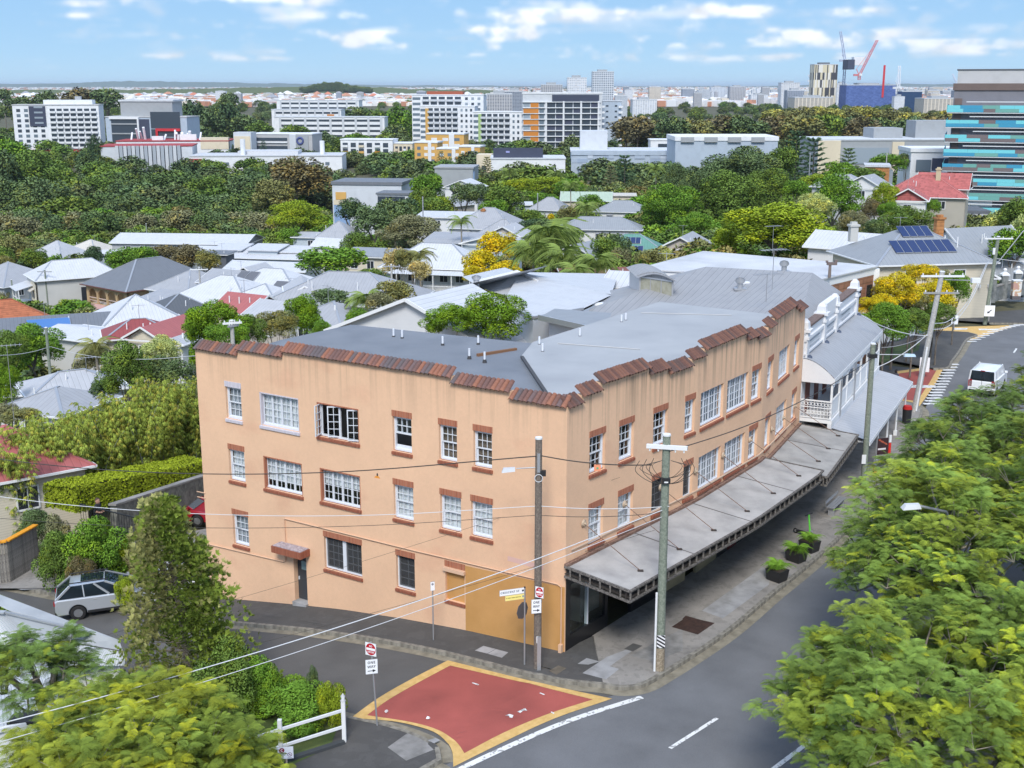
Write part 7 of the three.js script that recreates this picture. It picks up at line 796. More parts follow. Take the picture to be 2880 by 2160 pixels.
function featherTree(label,bx,bz,dome,seed,nC,tips,o = {}) {
  const gy = groundY(bx,bz),t = thing('feathery_tree',label,'tree',[bx,gy - 0.1,bz]),r = rng(seed),[c,R] = dome,cl = [],list = [],wood = new B(),L = p => [p[0] - bx,p[1] - gy + 0.1,p[2] - bz];
  for (let k = 0; k < nC * 30 && cl.length < nC; k++) { const y = lerp(-0.25,1,r()),a = r() * 6.283,q = Math.sqrt(1 - y * y * 0.85),kk = 0.5 + 0.53 * Math.sqrt(r()),p = [c[0] + Math.cos(a) * q * R[0] * kk,c[1] + y * R[1] * kk,c[2] + Math.sin(a) * q * R[2] * kk]; if (cl.every(w => Math.hypot(w[0] - p[0],(w[1] - p[1]) * 1.3,w[2] - p[2]) > (o.gap ?? 0.78))) cl.push(p); }
  const fork = [c[0] * 0.6 + bx * 0.4,c[1] - R[1] * 0.75,c[2] * 0.6 + bz * 0.4]; wood.tube([[0,0,0],V.mix([0,0,0],L(fork),0.5).map((x,i) => x + (i === 1 ? 0.2 : 0.12)),L(fork)],q => lerp(o.tr ?? 0.24,0.15,q),8);
  const mains = []; for (let k = 0; k < 6; k++) { const a = k * 1.05 + r() * 0.5,e = [c[0] + Math.cos(a) * R[0] * 0.42,c[1] - R[1] * 0.05 + r() * 0.5,c[2] + Math.sin(a) * R[2] * 0.42]; mains.push(e); wood.tube([L(fork),V.add(V.mix(L(fork),L(e),0.5),[0.2,-0.25,0.1]),L(e)],q => lerp(0.13,0.07,q),6); }
  for (const p of cl) {
    const mn = mains.reduce((a,e) => V.len(V.sub(e,p)) < V.len(V.sub(a,p)) ? e : a),tint = 0.78 + 0.44 * r(),yel = r() < 0.3 ? 1 : 0,rad = (o.rad ?? 0.72) * (0.75 + 0.5 * r()); const mid = V.add(V.mix(mn,p,0.55),[(r() - 0.5) * 0.5,-0.3 * r(),(r() - 0.5) * 0.5]),cen = V.add(p,[0,-0.35,0]); wood.tube([L(mn),L(mid),L(cen)],q => lerp(0.06,0.025,q),5,false);
    for (let k = 0; k < tips; k++) { const y = Math.pow(r(),0.7),a = r() * 6.283,q = Math.sqrt(1 - y * y),d = [Math.cos(a) * q,y * 0.95 - 0.3,Math.sin(a) * q],rr = rad * (0.55 + 0.5 * r()),tp = V.mad(p,d,rr),young = r() < (o.young ?? 0.1),tt = tint * (0.8 + 0.4 * r()); if (k % 4 === 0) wood.tube([L(cen),L(V.mix(cen,tp,0.6)),L(tp)],q2 => lerp(0.02,0.007,q2),4,false);
      const nf = 6 + Math.floor(r() * 3),a0 = r() * 6; for (let f = 0; f < nf; f++) { const an = a0 + f / nf * 6.283 + (r() - 0.5) * 0.5,dir = [Math.cos(an) + d[0] * 0.6,0.75 * r() - 0.25 + d[1] * 0.4,Math.sin(an) + d[2] * 0.6],t2 = tt * (0.85 + 0.3 * r()); list.push([L(V.add(tp,[(r() - 0.5) * 0.2,(r() - 0.5) * 0.3,(r() - 0.5) * 0.2])),dir,[(r() - 0.5) * 0.9,1,(r() - 0.5) * 0.9],(o.len ?? 0.37) * (0.7 + 0.6 * r()),young ? [t2 * 2.1,t2 * 1.6,t2 * 0.7] : yel ? [t2 * 1.35,t2 * 1.15,t2 * 0.85] : [t2,t2,t2]]); } }
  }
  part('trunk',wood,o.bark ?? M.barkPale,t); cloud('crown',t,feather,o.m ?? iLeaf([0.152,0.236,0.039]),list); return t;
}
const FJ = iLeaf([0.172,0.258,0.048]),FD = iLeaf([0.130,0.205,0.044]);
featherTree('feathery light green street tree leaning over the main road',17.2,-36.6,[[16.7,4.7,-38.9],[5.2,4.0,6.4]],11,210,14,{ m: FJ });
featherTree('feathery street tree spreading low over the kerb opposite the awning end',11.6,-29.3,[[12.2,3.4,-31.2],[4.4,2.7,4.6]],23,130,14,{ m: FJ,young: 0.1 });
featherTree('darker feathery street tree opposite the white verandah',24,-46.5,[[21.9,4.4,-49],[5.2,4.0,6.2]],35,200,14,{ m: FD,young: 0.05 });
featherTree('feathery street tree beside the parked white van',33,-60,[[31.6,4.6,-62],[5.4,3,6]],47,110,14,{ m: FD,young: 0.06 });
featherTree('feathery street tree at the kerb behind the leaning one',26.5,-40,[[24.4,4.8,-43],[4.9,4.2,5.4]],83,170,13,{ m: FJ,young: 0.07 });
featherTree('yellowish feathery tree in the garden below the corrugated roof',-11.4,-29.4,[[-10.2,2.5,-30.0],[3.3,2.2,2.8]],59,95,14,{ m: iLeaf([0.178,0.242,0.038]),young: 0.12 });
featherTree('small feathery tree with twisted grey branches against the corrugated roof',-14.2,-34.2,[at(90,1905,37),[1.8,0.8,1.4]],61,18,13,{ m: FD,tr: 0.14 });

{ // tall half browned conifer at the near corner of the side street
  const p = onGround(545,1960),t = thing('conifer','tall cone shaped conifer, browned on one side, on the side street corner','tree',p),r = rng(5),list = [],wood = new B(),H = yAtPy(1385,p[2]) - p[1]; wood.tube([[0,0,0],[-0.3,H * 0.5,0],[-0.75,H * 0.97,0]],q => lerp(0.2,0.02,q),7);
  for (let k = 0; k < 360; k++) { const y = 0.06 + 0.92 * Math.pow(r(),0.85),Rm = 2.95 * Math.pow(1 - y,0.66) + 0.12,a = r() * 6.283,q = 0.55 + 0.45 * r(),ax = [-0.78 * y,0,0],e = [ax[0] + Math.cos(a) * Rm * q,y * H - 0.2,Math.sin(a) * Rm * q],s = [ax[0],y * H - 0.5,0]; if (k % 2 === 0) wood.tube([s,V.add(V.mix(s,e,0.5),[0,0.12,0]),e],w => lerp(0.022,0.006,w),4,false);
    const dead = Math.cos(a - 3.0) > -0.15 ? (y > 0.32 ? 0.75 : 0.5) : (y > 0.6 ? 0.35 : 0.04),br = r() < dead; for (let f = 0; f < (br ? 20 : 36); f++) { const pt = V.add(V.mix(s,e,0.5 + 0.6 * r()),[(r() - 0.5) * 0.55,(r() - 0.5) * 0.5,(r() - 0.5) * 0.55]),dir = V.add(V.nrm(V.sub(e,s)),[(r() - 0.5),0.5 + 0.6 * r(),(r() - 0.5)]),tt = 0.7 + 0.6 * r(); list.push([pt,dir,[r() - 0.5,r(),r() - 0.5],0.14 + 0.14 * r(),br ? [tt * 1.55,tt * 1.15,tt * 2.6] : [tt,tt,tt]]); } }
  part('trunk',wood,M.bark,t); cloud('crown',t,spray,iLeaf([0.199,0.270,0.044]),list);
}
function hedge(name,label,a,b2,w,y0,h,m,n,o = {}) { // a clipped hedge from a to b
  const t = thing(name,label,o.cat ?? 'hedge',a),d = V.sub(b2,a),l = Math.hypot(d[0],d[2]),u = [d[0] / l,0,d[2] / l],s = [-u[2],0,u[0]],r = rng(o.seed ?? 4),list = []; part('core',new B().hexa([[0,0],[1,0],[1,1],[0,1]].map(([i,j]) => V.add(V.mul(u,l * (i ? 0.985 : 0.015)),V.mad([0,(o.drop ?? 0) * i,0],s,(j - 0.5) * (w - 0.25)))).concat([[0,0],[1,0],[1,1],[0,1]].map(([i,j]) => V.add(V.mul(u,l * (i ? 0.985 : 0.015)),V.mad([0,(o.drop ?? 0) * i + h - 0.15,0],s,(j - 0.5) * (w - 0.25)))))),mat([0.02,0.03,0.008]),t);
  for (let k = 0; k < n; k++) { const pk = r() * (w + 2 * h),x = (r() * 1.03 - 0.015) * l,j = fbm(x * 1.3,pk,3) * 0.22 - 0.08; let off,y,nn; if (pk < w) { off = pk - w / 2; y = h + j; nn = [0,1,0]; } else if (pk < w + h) { off = w / 2 + j; y = pk - w; nn = s; } else { off = -w / 2 - j; y = pk - w - h; nn = V.mul(s,-1); } const p = V.add(V.mul(u,x),V.mad([0,y + (o.drop ?? 0) * x / l,0],s,off)),tt = 0.65 + 0.7 * r(),top = r() < 0.12 ? 1.35 : 1; list.push([p,[r() - 0.5,r() - 0.5,r() - 0.5],V.add(nn,[r() - 0.5,r() - 0.3,r() - 0.5]),(o.leaf ?? 0.14) * (0.7 + 0.6 * r()),[tt * top * 1.1,tt * top,tt]]); }
  for (let k = 0; k < n * 0.09; k++) { const i = k % 2,y = r() * h,off = (r() - 0.5) * w,x = i ? l : 0,tt = 0.65 + 0.7 * r(); list.push([V.add(V.mul(u,x),V.mad([0,y + (o.drop ?? 0) * i,0],s,off)),[r() - 0.5,r() - 0.5,r() - 0.5],V.add(V.mul(u,i ? 1 : -1),[r() - 0.5,r() - 0.3,r() - 0.5]),(o.leaf ?? 0.14) * (0.7 + 0.6 * r()),[tt * 1.1,tt,tt]]); }
  cloud('foliage',t,leaf1,m,list); return t;
}
{ const a = at(176,1435,64),b2 = at(556,1352,74); hedge('clipped_hedge','long clipped yellow green hedge on the concrete wall above the car park',a,b2,2.0,0,1.35,iLeaf([0.215,0.290,0.020]),15000,{ drop: b2[1] - a[1],leaf: 0.17 });
  const w = thing('retaining_wall','stained grey concrete retaining wall under the clipped hedge','wall',[0,0,0]),q = [at(318,1452,61),at(582,1362,72)]; part('wall_face',new B().bar(V.add(q[0],[0,-0.3,0]),V.add(q[1],[0,-0.3,0]),0.35,1.7),mapped(MOTTLE([0.1,0.1,0.085],[0.23,0.22,0.19],16,3,0.2)),w); part('coping',new B().bar(V.add(q[0],[0,0.6,0]),V.add(q[1],[0,0.6,0]),0.42,0.1),M.concrete,w); }
structure('car_park',drape([[-14.6,-53.8],[-11.6,-59],[-13,-66],[-24,-62],[-26,-57],[-19,-55.5]],0.06,1.5),M.concrete);
{ // bamboo grove behind the hedge
  const r = rng(71),m = iLeaf([0.304,0.391,0.066]); for (let k = 0; k < 15; k++) { const f = k / 14,row = k % 2,px = lerp(30,545,f),z = lerp(66,80,f) + row * 4 + r() * 2,c = at(px,1300,z),gy = groundY(c[0],c[2]) - 0.2,top = yAtPy(lerp(1195,1035,Math.pow(f,0.6)) + r() * 50,c[2]),H = Math.max(top - gy,4),t = thing('bamboo_clump','arching yellow green bamboo clump behind the clipped hedge','bamboo',[c[0],gy,c[2]],0,'bamboo grove behind the hedge'),list = [],w = new B(); for (let q = 0; q < 14; q++) { const a = r() * 6.283,ln = 0.6 + r() * 1.3,h = H * (0.7 + 0.3 * r()),P = s => [Math.cos(a) * ln * s * s + (q % 4 - 1.5) * 0.25,h * s - 0.5 * s * s * s,Math.sin(a) * ln * s * s + (q % 3 - 1) * 0.25]; w.tube([0,0.3,0.6,0.85,1].map(P),s => lerp(0.035,0.01,s),5,false); for (let e = 0; e < 130; e++) { const s = 0.15 + 0.87 * Math.pow(r(),0.7),p = V.add(P(s),[(r() - 0.5) * 1.0,(r() - 0.5) * 0.6,(r() - 0.5) * 1.0]),tt = 0.6 + 0.7 * r(),yl = r() < 0.25 ? 1.3 : 1; list.push([p,[Math.cos(a) + (r() - 0.5) * 2,-0.2,Math.sin(a) + (r() - 0.5) * 2],[0,1,0],0.26 + 0.18 * r(),[tt * yl,tt * 0.98,tt]]); } } part('culms',w,M.greenPole,t); cloud('foliage',t,blade,m,list); } }
// garden beside the car park entrance and at the near corner
const shrub = (label,px,top,bot,wpx,z,m,g) => tree(label,g,px,top,bot,wpx,z,m,'high',{ name: 'shrub',cat: 'shrub',low: true });
shrub('dense blue green shrub beside the timber fence',165,1490,1640,130,59,LM.mid); shrub('large rounded bright shrub above the letterboxes',265,1450,1600,200,59.5,LM.green); shrub('pale grey flowered bush on top of the blue green shrub',160,1450,1530,100,61,LM.greyg); shrub('brownish dry bush behind the letterboxes',225,1560,1640,90,58,LM.brown); shrub('yellow tipped shrub between the letterboxes and the car park',355,1520,1600,70,60,LM.lime); shrub('dry twiggy bush beside the conifer',395,1510,1620,80,58.5,LM.brown); shrub('low yellow green shrub left of the conifer',350,1625,1690,70,56,LM.lime); shrub('green shrub at the building end behind the conifer',570,1500,1560,50,60,LM.green); shrub('shrub behind the pale grey bush',100,1430,1540,120,66,LM.wood);
shrub('vine covered mound of bright leaves beside the conifer',770,1900,1990,190,43.5,LM.bright); shrub('leafy creeper mass behind the white rail fence',850,1935,2020,230,41.8,LM.green); shrub('yellow green creeper end by the white gatepost',930,1912,1990,90,41.3,LM.lime); shrub('young wattle sapling on the verge',880,1875,1920,45,43,LM.wood);
shrub('spreading greenery at the foot of the conifer',640,1800,1950,210,42.5,LM.mid); shrub('grassy bright mound between the conifer and the street',720,1850,1960,150,42.8,LM.green);
hedge('low_hedge','low leafy hedge along the top of the corrugated roofed house',onGround(-40,1705),onGround(165,1757),0.8,0,0.55,iLeaf([0.140,0.241,0.017]),5000,{ seed: 8,leaf: 0.12 });

// ---------- the corrugated roofed house in the bottom left corner ----------
{ const t = thing('corner_house','low house with grey corrugated iron roofs and smooth grey skillion below the conifer','house'),cor = mat([0.50,0.525,0.55],{ roughness: 0.45,metalness: 0.25 }),flat = mapped(MOTTLE([0.3,0.32,0.34],[0.38,0.4,0.42],6,4),{ roughness: 0.5 });
  const iron = (a,b2,c,d,m,n) => { const N = Math.round(V.len(V.sub(b2,a)) / 0.1),nn = V.nrm(V.cross(V.sub(b2,a),V.sub(d,a))),b3 = new B(),K = 6; for (let i = 0; i < N; i++) for (let k = 0; k < K; k++) { const f = (q) => { const h = 0.02 * Math.sin(q * K * 0 + (q * N) * 6.283); return [V.mad(V.mix(a,b2,q),nn,h),V.mad(V.mix(d,c,q),nn,h)]; },[p0,p3] = f((i + k / K) / N),[p1,p2] = f((i + (k + 1) / K) / N); b3.quad(p0,p1,p2,p3); } return part(n,b3,m,t); };
  const y1 = 2.6,y2 = 1.5,A = onY(-160,1716,2.7),Bq = onY(15,1722,2.9),C = onY(252,1778,y2),D = onY(115,1815,y2),E = onY(-160,1890,y2); iron(A,Bq,D,E,cor,'upper_roof'); part('upper_roof_end',new B().tri(Bq,C,D),cor,t); part('ridge',new B().bar(Bq,C,0.2,0.06).bar(A,Bq,0.2,0.06),flat,t); part('gutter',new B().bar(D,C,0.12,0.12).bar(E,D,0.12,0.12),M.steel,t);
  const s0 = onY(-100,1655,2.1),s1 = onY(0,1672,2.1),s2 = onY(335,1800,1.3),s3 = onY(345,1830,1.0),s4 = onY(215,1808,1.05),s5 = onY(20,1715,1.9); part('skillion',new B().tri(s1,s2,s5).tri(s2,s4,s5).tri(s2,s3,s4).tri(s0,s1,s5),flat,t);
  const g0 = onY(215,1812,1.0),g1 = onY(352,1835,0.95),g2 = onY(350,1872,0.55),g3 = onY(150,1872,0.5); iron(g3,g2,g1,g0,cor,'verandah_roof'); const l0 = onY(-60,1850,1.2),l1 = onY(120,1830,1.2),l2 = onY(190,2030,0.2),l3 = onY(-60,2060,0.2); iron(l0,l1,l2,l3,cor,'rear_roof'); part('white_rail',new B().bar(onY(-40,2062,0.3),onY(190,2012,0.3),0.1,0.14),M.trim,t); const wq = [s1,s2,s3,onY(352,1875,0.5),onY(190,2030,0.1),l3,l0].map(p => [p[0],p[2]]); part('wall',new B().prism(wq.map(([x,z]) => [x * 0.97 - 0.5,z * 0.995]),-3.5,0.4,false),WL.white,t); part('dark_pergola',new B().cbox(0,0,0,2.2,0.1,1.2),M.dark,t,onY(130,2010,0.35)); }

// ---------- fences ----------
{ const t = thing('rail_fence','white post and rail fence before the creepers along the corner footpath','fence'),P = [[-5.57,-36.82],[-7.45,-35.65],[-9.4,-34.4],[-11.4,-33.1]],g = q => groundY(...q); P.forEach((q,i) => { const y = g(q),b = new B().cbox(q[0],y + 0.75,q[1],0.13,1.5,0.13); if (!i) b.tube([[q[0],y + 1.5,q[1]],[q[0],y + 1.56,q[1]],[q[0],y + 1.66,q[1]],[q[0],y + 1.74,q[1]]],s => [0.1,0.05,0.08,0.02][Math.round(s * 3)],8); part('post',b,M.trim,t); if (i < 3) { const n = P[i + 1],yn = g(n); for (const h of [0.55,1.15]) part('rail',new B().bar([q[0],y + h,q[1]],[n[0],yn + h,n[1]],0.06,0.09),M.trim,t); part('plinth',new B().bar([q[0],y + 0.03,q[1] + 0.1],[n[0],yn + 0.03,n[1] + 0.1],0.2,0.16),mat([0.05,0.055,0.06]),t); } }); }
{ const t = thing('paling_fence','weathered grey paling fence with orange plastic caps beside the driveway','fence'),a = onGround(-30,1650),c = onGround(30,1640),d = onGround(112,1590),pal = [0.85,1,1.15].map(k => mapped(MOTTLE([0.15 * k,0.135 * k,0.12 * k],[0.3 * k,0.28 * k,0.25 * k],22,1,0.2))),r = rng(6); for (const [p,q] of [[a,c],[c,d]]) { const n = Math.round(V.len(V.sub(q,p)) / 0.14); for (let i = 0; i < n; i++) { const m = V.mix(p,q,(i + 0.5) / n); part('paling',new B().cbox(0,0,0,0.125,2.3 + r() * 0.04,0.025),pick(pal,r()),t,[m[0],m[1] + 1.05,m[2]]).rotation.y = -Math.atan2(q[2] - p[2],q[0] - p[0]); } for (let i = 0; i < 4; i++) part('orange_cap',new B().bar(V.add(V.mix(p,q,(i + 0.04) / 4),[0,2.26,0]),V.add(V.mix(p,q,(i + 0.96) / 4),[0,2.26,0]),0.3,0.07),mat([0.72,0.3,0.012]),t); } structure('driveway',drape([[28,1650],[150,1590],[200,1640],[140,1656],[60,1660]].map(q => { const p = onGround(...q); return [p[0],p[2]]; }),0.02,1),M.slab); }
{ const t = thing('letterbox_bank','dark grey bank of slatted letterboxes on legs behind the silver car','letterboxes',onGround(322,1628),0.35); for (let k = 0; k < 4; k++) part('letterbox_row',new B().box(-0.62,0.62,0.62 + k * 0.22,0.81 + k * 0.22,0,0.4),mat([0.16,0.17,0.19],{ roughness: 0.5 }),t); part('roof_slab',new B().hexa([[-0.7,1.5,0.5],[0.7,1.5,0.5],[0.7,1.62,-0.15],[-0.7,1.62,-0.15],[-0.7,1.54,0.5],[0.7,1.54,0.5],[0.7,1.66,-0.15],[-0.7,1.66,-0.15]]),mat([0.24,0.25,0.27]),t); part('end_panel',new B().box(0.625,0.66,0.5,1.5,-0.1,0.45),M.dark,t); for (const x of [-0.58,0.58]) part('leg',new B().cbox(x,0.3,0.2,0.07,0.7,0.07),mat([0.12,0.12,0.13]),t); }
{ const t = thing('bollard_post','thin leaning galvanised post on the verge behind the silver car','post',onGround(180,1668)),p = t.position; part('tube',new B().cyl([0,0,0],[-0.38,yAtPy(1548,p.z) - p.y,0],0.04,0.04,8),M.steel,t); part('cap',new B().cyl([-0.38,yAtPy(1548,p.z) - p.y - 0.02,0],[-0.38,yAtPy(1548,p.z) - p.y + 0.04,0],0.05,0.045,8),M.steel,t); }
{ const t = thing('metal_fence','black metal pool style fence at the edge of the car park','fence'),a = at(225,1418,61),c = at(430,1468,59); part('top_rail',new B().bar(a,c,0.05,0.05),M.dark,t); part('bottom_rail',new B().bar(V.add(a,[0,-1.1,0]),V.add(c,[0,-1.1,0]),0.05,0.05),M.dark,t); for (let k = 0; k <= 28; k++) { const p = V.mix(a,c,k / 28); part('picket',new B().cyl(p,V.add(p,[0,-1.15,0]),0.012,0.012,4),M.dark,t); } }
{ const t = thing('garden_wall','grey stone garden wall with white ball capped pillars by the far footpath','wall'),pts = [[2655,862],[2735,855],[2787,845],[2820,835],[2857,828],[2885,822]].map(q => onY(...q,0)),gm = mapped(MOTTLE([0.13,0.145,0.14],[0.24,0.25,0.25],12,3,0.1)); pts.forEach((p,i) => { const g = sub('pillar',t,p); part('shaft',new B().cbox(0,1.0,0,0.62,2.4,0.62),gm,g); part('cap',new B().cbox(0,2.28,0,0.8,0.16,0.8).hexa([[-0.36,2.36,0.36],[0.36,2.36,0.36],[0.36,2.36,-0.36],[-0.36,2.36,-0.36],[-0.1,2.62,0.1],[0.1,2.62,0.1],[0.1,2.62,-0.1],[-0.1,2.62,-0.1]]),M.trim,g); part('ball',new THREE.SphereGeometry(0.19,12,8),M.trim,g,[0,2.78,0]); if (i + 1 < pts.length) { const q = pts[i + 1]; part('panel',new B().bar(V.add(p,[0,0.55,0]),V.add(q,[0,0.55,0]),0.25,1.5),gm,t); part('coping',new B().bar(V.add(p,[0,1.35,0]),V.add(q,[0,1.35,0]),0.36,0.12),M.concrete,t); } }); }
hedge('garden_hedge','green garden hedge behind the stone wall with ball capped pillars',onY(2650,848,0),onY(2790,830,0),1.4,0,2.0,iLeaf([0.129,0.218,0.033]),4000,{ seed: 12,leaf: 0.2 });
{ const t = thing('white_panel_fence','pale corrugated fence beside the grass verge at the far corner','fence'),a = onY(2445,975,0),c = onY(2590,938,0); for (let k = 0; k < 26; k++) { const p = V.mix(a,c,k / 26),q = V.mix(a,c,(k + 0.94) / 26); part('panel',new B().bar(V.add(p,[0,0.85,0]),V.add(q,[0,0.85,0]),0.05,1.7),k % 2 ? BW.pale : BW.white,t); } }
// ---------- poles and wires ----------
M.wire = mat([0.05,0.045,0.04],{ roughness: 0.7 }); M.wireW = mat([0.62,0.63,0.65],{ roughness: 0.5 }); M.galv = mat([0.42,0.43,0.45],{ roughness: 0.45,metalness: 0.5 }); M.black = mat([0.02,0.02,0.022],{ roughness: 0.5 });
function pole(label,x,z,topPy,r0,r1,m,o = {}) { const gy = o.y ?? groundY(x,z),t = thing('utility_pole',label,'pole',[x,gy - 0.1,z],o.turn ?? 0,o.group),H = o.h ?? yAtPy(topPy,z) - gy + 0.1,lx = o.lean ?? 0; part('shaft',new B().tube([[0,0,0],[lx * 0.5,H * 0.5,0],[lx,H,0]],q => lerp(r0,r1,q),10),m,t); part('cap',new B().cyl([lx,H,0],[lx,H + 0.06,0],r1 * 1.15,r1 * 1.05,10),M.trim,t); t.H = H; t.top = [x + lx,gy - 0.1 + H,z]; for (const [dy,w,mm,an] of o.arms ?? []) { const a = sub('crossarm',t,[lx,H - dy,0],an ?? 0); part('beam',new B().box(-w / 2,w / 2,-0.06,0.06,0.1,0.2),mm,a); for (let k = 0; k < 4; k++) part('insulator',new B().tube([[-w / 2 + 0.12 + k * (w - 0.24) / 3,0.06,0.15],[-w / 2 + 0.12 + k * (w - 0.24) / 3,0.12,0.15],[-w / 2 + 0.12 + k * (w - 0.24) / 3,0.2,0.15]],q => [0.02,0.05,0.03][Math.round(q * 2)],6),M.trim,a); } return t; }
const wire = (label,pts,r,m,group) => { const c = new THREE.CatmullRomCurve3(pts.map(p => new THREE.Vector3(...p))); solo('overhead_wire',new B().tube(c.getPoints(pts.length * 10).map(p => [p.x,p.y,p.z]),r,5,false),m,label,'wire',group); };
const sag = (a,b,s) => [a,V.add(V.mix(a,b,0.25),[0,-s * 0.75,0]),V.add(V.mix(a,b,0.5),[0,-s,0]),V.add(V.mix(a,b,0.75),[0,-s * 0.75,0]),b];
const P1 = pole('bare timber power pole with a street light at the ochre corner',0.95,-41.85,1234,0.15,0.125,M.timberPole),P2 = pole('green tinted power pole with white crossarm before the awning',5.46,-41.63,1225,0.17,0.14,M.greenPole);
{ const z = -41.85,y = yAtPy(1318,z) - P1.position.y,l = sub('street_light',P1,[0,y,0]); part('arm',new B().cyl([0,0.05,0],[-0.8,0.02,0.05],0.025,0.022,6),M.galv,l); part('lantern',new B().hexa([[-1.32,-0.12,0.16],[-0.84,-0.07,0.14],[-0.84,-0.07,-0.06],[-1.32,-0.12,-0.08],[-1.26,0.03,0.12],[-0.84,0.06,0.1],[-0.84,0.06,-0.02],[-1.26,0.03,-0.04]]),mat([0.55,0.57,0.6],{ roughness: 0.4 }),l); part('fuse_box',new B().cbox(0.16,-0.15,0.05,0.2,0.2,0.16),M.black,l); part('cable_guard',new B().cbox(0,0.25,0.14,0.1,0.7,0.05),M.galv,l); part('cable_loop',new THREE.TorusGeometry(0.14,0.015,5,14),M.wireW,l,[0,-0.32,0.14]); part('ground_box',new B().cbox(0.05,0.75,0.18,0.14,1.35,0.1),M.galv,P1); part('name_plate',new B().cbox(-0.02,1.3,0.16,0.06,0.26,0.02),M.trim,P1); }
{ const H = P2.H,a = sub('crossarm',P2,[0,H - 0.38,0.16],-0.22); part('beam',new B().box(-0.72,0.72,-0.07,0.07,-0.06,0.06),M.trim,a); for (const x of [-0.6,-0.3,0.3,0.6]) part('insulator',new B().cyl([x,-0.07,0],[x,-0.17,0],0.035,0.03,6),M.trim,a); part('beam_end',new B().box(0.721,0.73,-0.05,0.05,-0.05,0.05),M.black,a);
  const j = sub('junction_box',P2,[0,H - 1.62,0]); part('box',new B().cbox(0,0,0.16,0.3,0.2,0.18),M.black,j); part('label',new B().cbox(0,-0.03,0.255,0.14,0.05,0.01),M.trim,j); const loop = (a2,b2,c2,r = 0.012) => part('cable',new B().tube(new THREE.CatmullRomCurve3([a2,b2,c2,[c2[0] * 0.4,c2[1] - 0.1,0.15]].map(p => new THREE.Vector3(...p))).getPoints(14).map(p => [p.x,p.y,p.z]),r,5,false),M.wire,j); for (const [s,q] of [[-1,1.05],[-1,0.8],[-1,0.55],[1,0.62],[1,0.8],[1,0.95]]) { loop([s * (q - 0.1),0.95 - q * 0.2,0.15],[s * (q + 0.05),0.4,0.2],[s * q * 0.55,-0.02,0.2]); loop([s * 0.15,0.75,0.15],[s * q * 0.9,0.7 - q * 0.2,0.2],[s * q * 0.5,0.2,0.18],0.01); }
  part('hazard_marker',new B().box(-0.15,0.15,1.05,1.55,0.165,0.18),mapped(colorTex(64,64,(u,v) => ((u * 1.0 + v * 1.6) * 2.2) % 1 < 0.5 ? [0.02,0.02,0.025] : [0.75,0.75,0.77],0.5)),P2); part('riser_pipe',new B().cyl([-0.2,0,0.12],[-0.2,3.2,0.12],0.045,0.045,8),M.trim,P2); part('weathered_butt',new B().cyl([0,0,0],[0,1.0,0],0.182,0.178,10),mapped(MOTTLE([0.2,0.16,0.11],[0.38,0.32,0.24],24,1,0.3)),P2); }
const b3 = onY(2421,1385,0),P3 = pole('green power pole with lamp arm at the seam of the two awnings',b3[0] + 0.1,b3[2],968,0.16,0.13,M.greenPole);
{ const l = sub('street_light',P3,[0,P3.H - 0.55,0]); part('arm',new B().cyl([0,0,0],[1.7,0.02,0.1],0.03,0.025,6),M.galv,l); part('lantern',new B().hexa([[1.6,-0.08,0.2],[2.2,-0.08,0.2],[2.2,-0.08,-0.02],[1.6,-0.08,-0.02],[1.65,0.06,0.16],[2.15,0.04,0.16],[2.15,0.04,0.02],[1.65,0.06,0.02]]),mat([0.45,0.58,0.68],{ roughness: 0.4 }),l); part('clamp',new B().cbox(0,-0.6,0,0.42,0.2,0.36),M.black,P3,[0,P3.H,0]); part('notice',new B().cbox(-0.12,2.0,0.2,0.22,0.5,0.02),M.trim,P3); }
const P4 = pole('pale leaning power pole with two crossarms and white sleeve at the far corner',26.66,-78.6,765,0.2,0.16,M.palePole,{ lean: 1.1,arms: [[0.25,2.8,M.trim],[1.35,2.3,mat([0.3,0.3,0.29])]] }); part('sleeve',new B().cyl([0.06,0.2,0.2],[0.45,4.5,0.2],0.06,0.06,8),M.trim,P4); { const l = sub('street_light',P4,[1.1,P4.H - 0.5,0]); part('arm',new B().cyl([0.2,0,0],[1.9,-0.05,0],0.03,0.03,6),M.galv,l); part('lantern',new B().cbox(2.2,-0.05,0,0.55,0.3,0.3),M.trim,l); }
const P5 = pole('green power pole with curved lamp arm by the stone garden wall',43.95,-112.1,666,0.19,0.15,M.greenPole,{ lean: 0.5,arms: [[0.15,2.6,M.trim]] }); part('lamp_arm',new B().tube([[0.5,P5.H - 2.6,0],[1.8,P5.H - 0.8,0],[2.7,P5.H + 0.5,0],[3.6,P5.H + 0.9,0]],0.045,6),M.galv,P5); part('meter_box',new B().cbox(0.15,P5.H - 1.3,0.15,0.2,0.6,0.15),M.trim,P5);
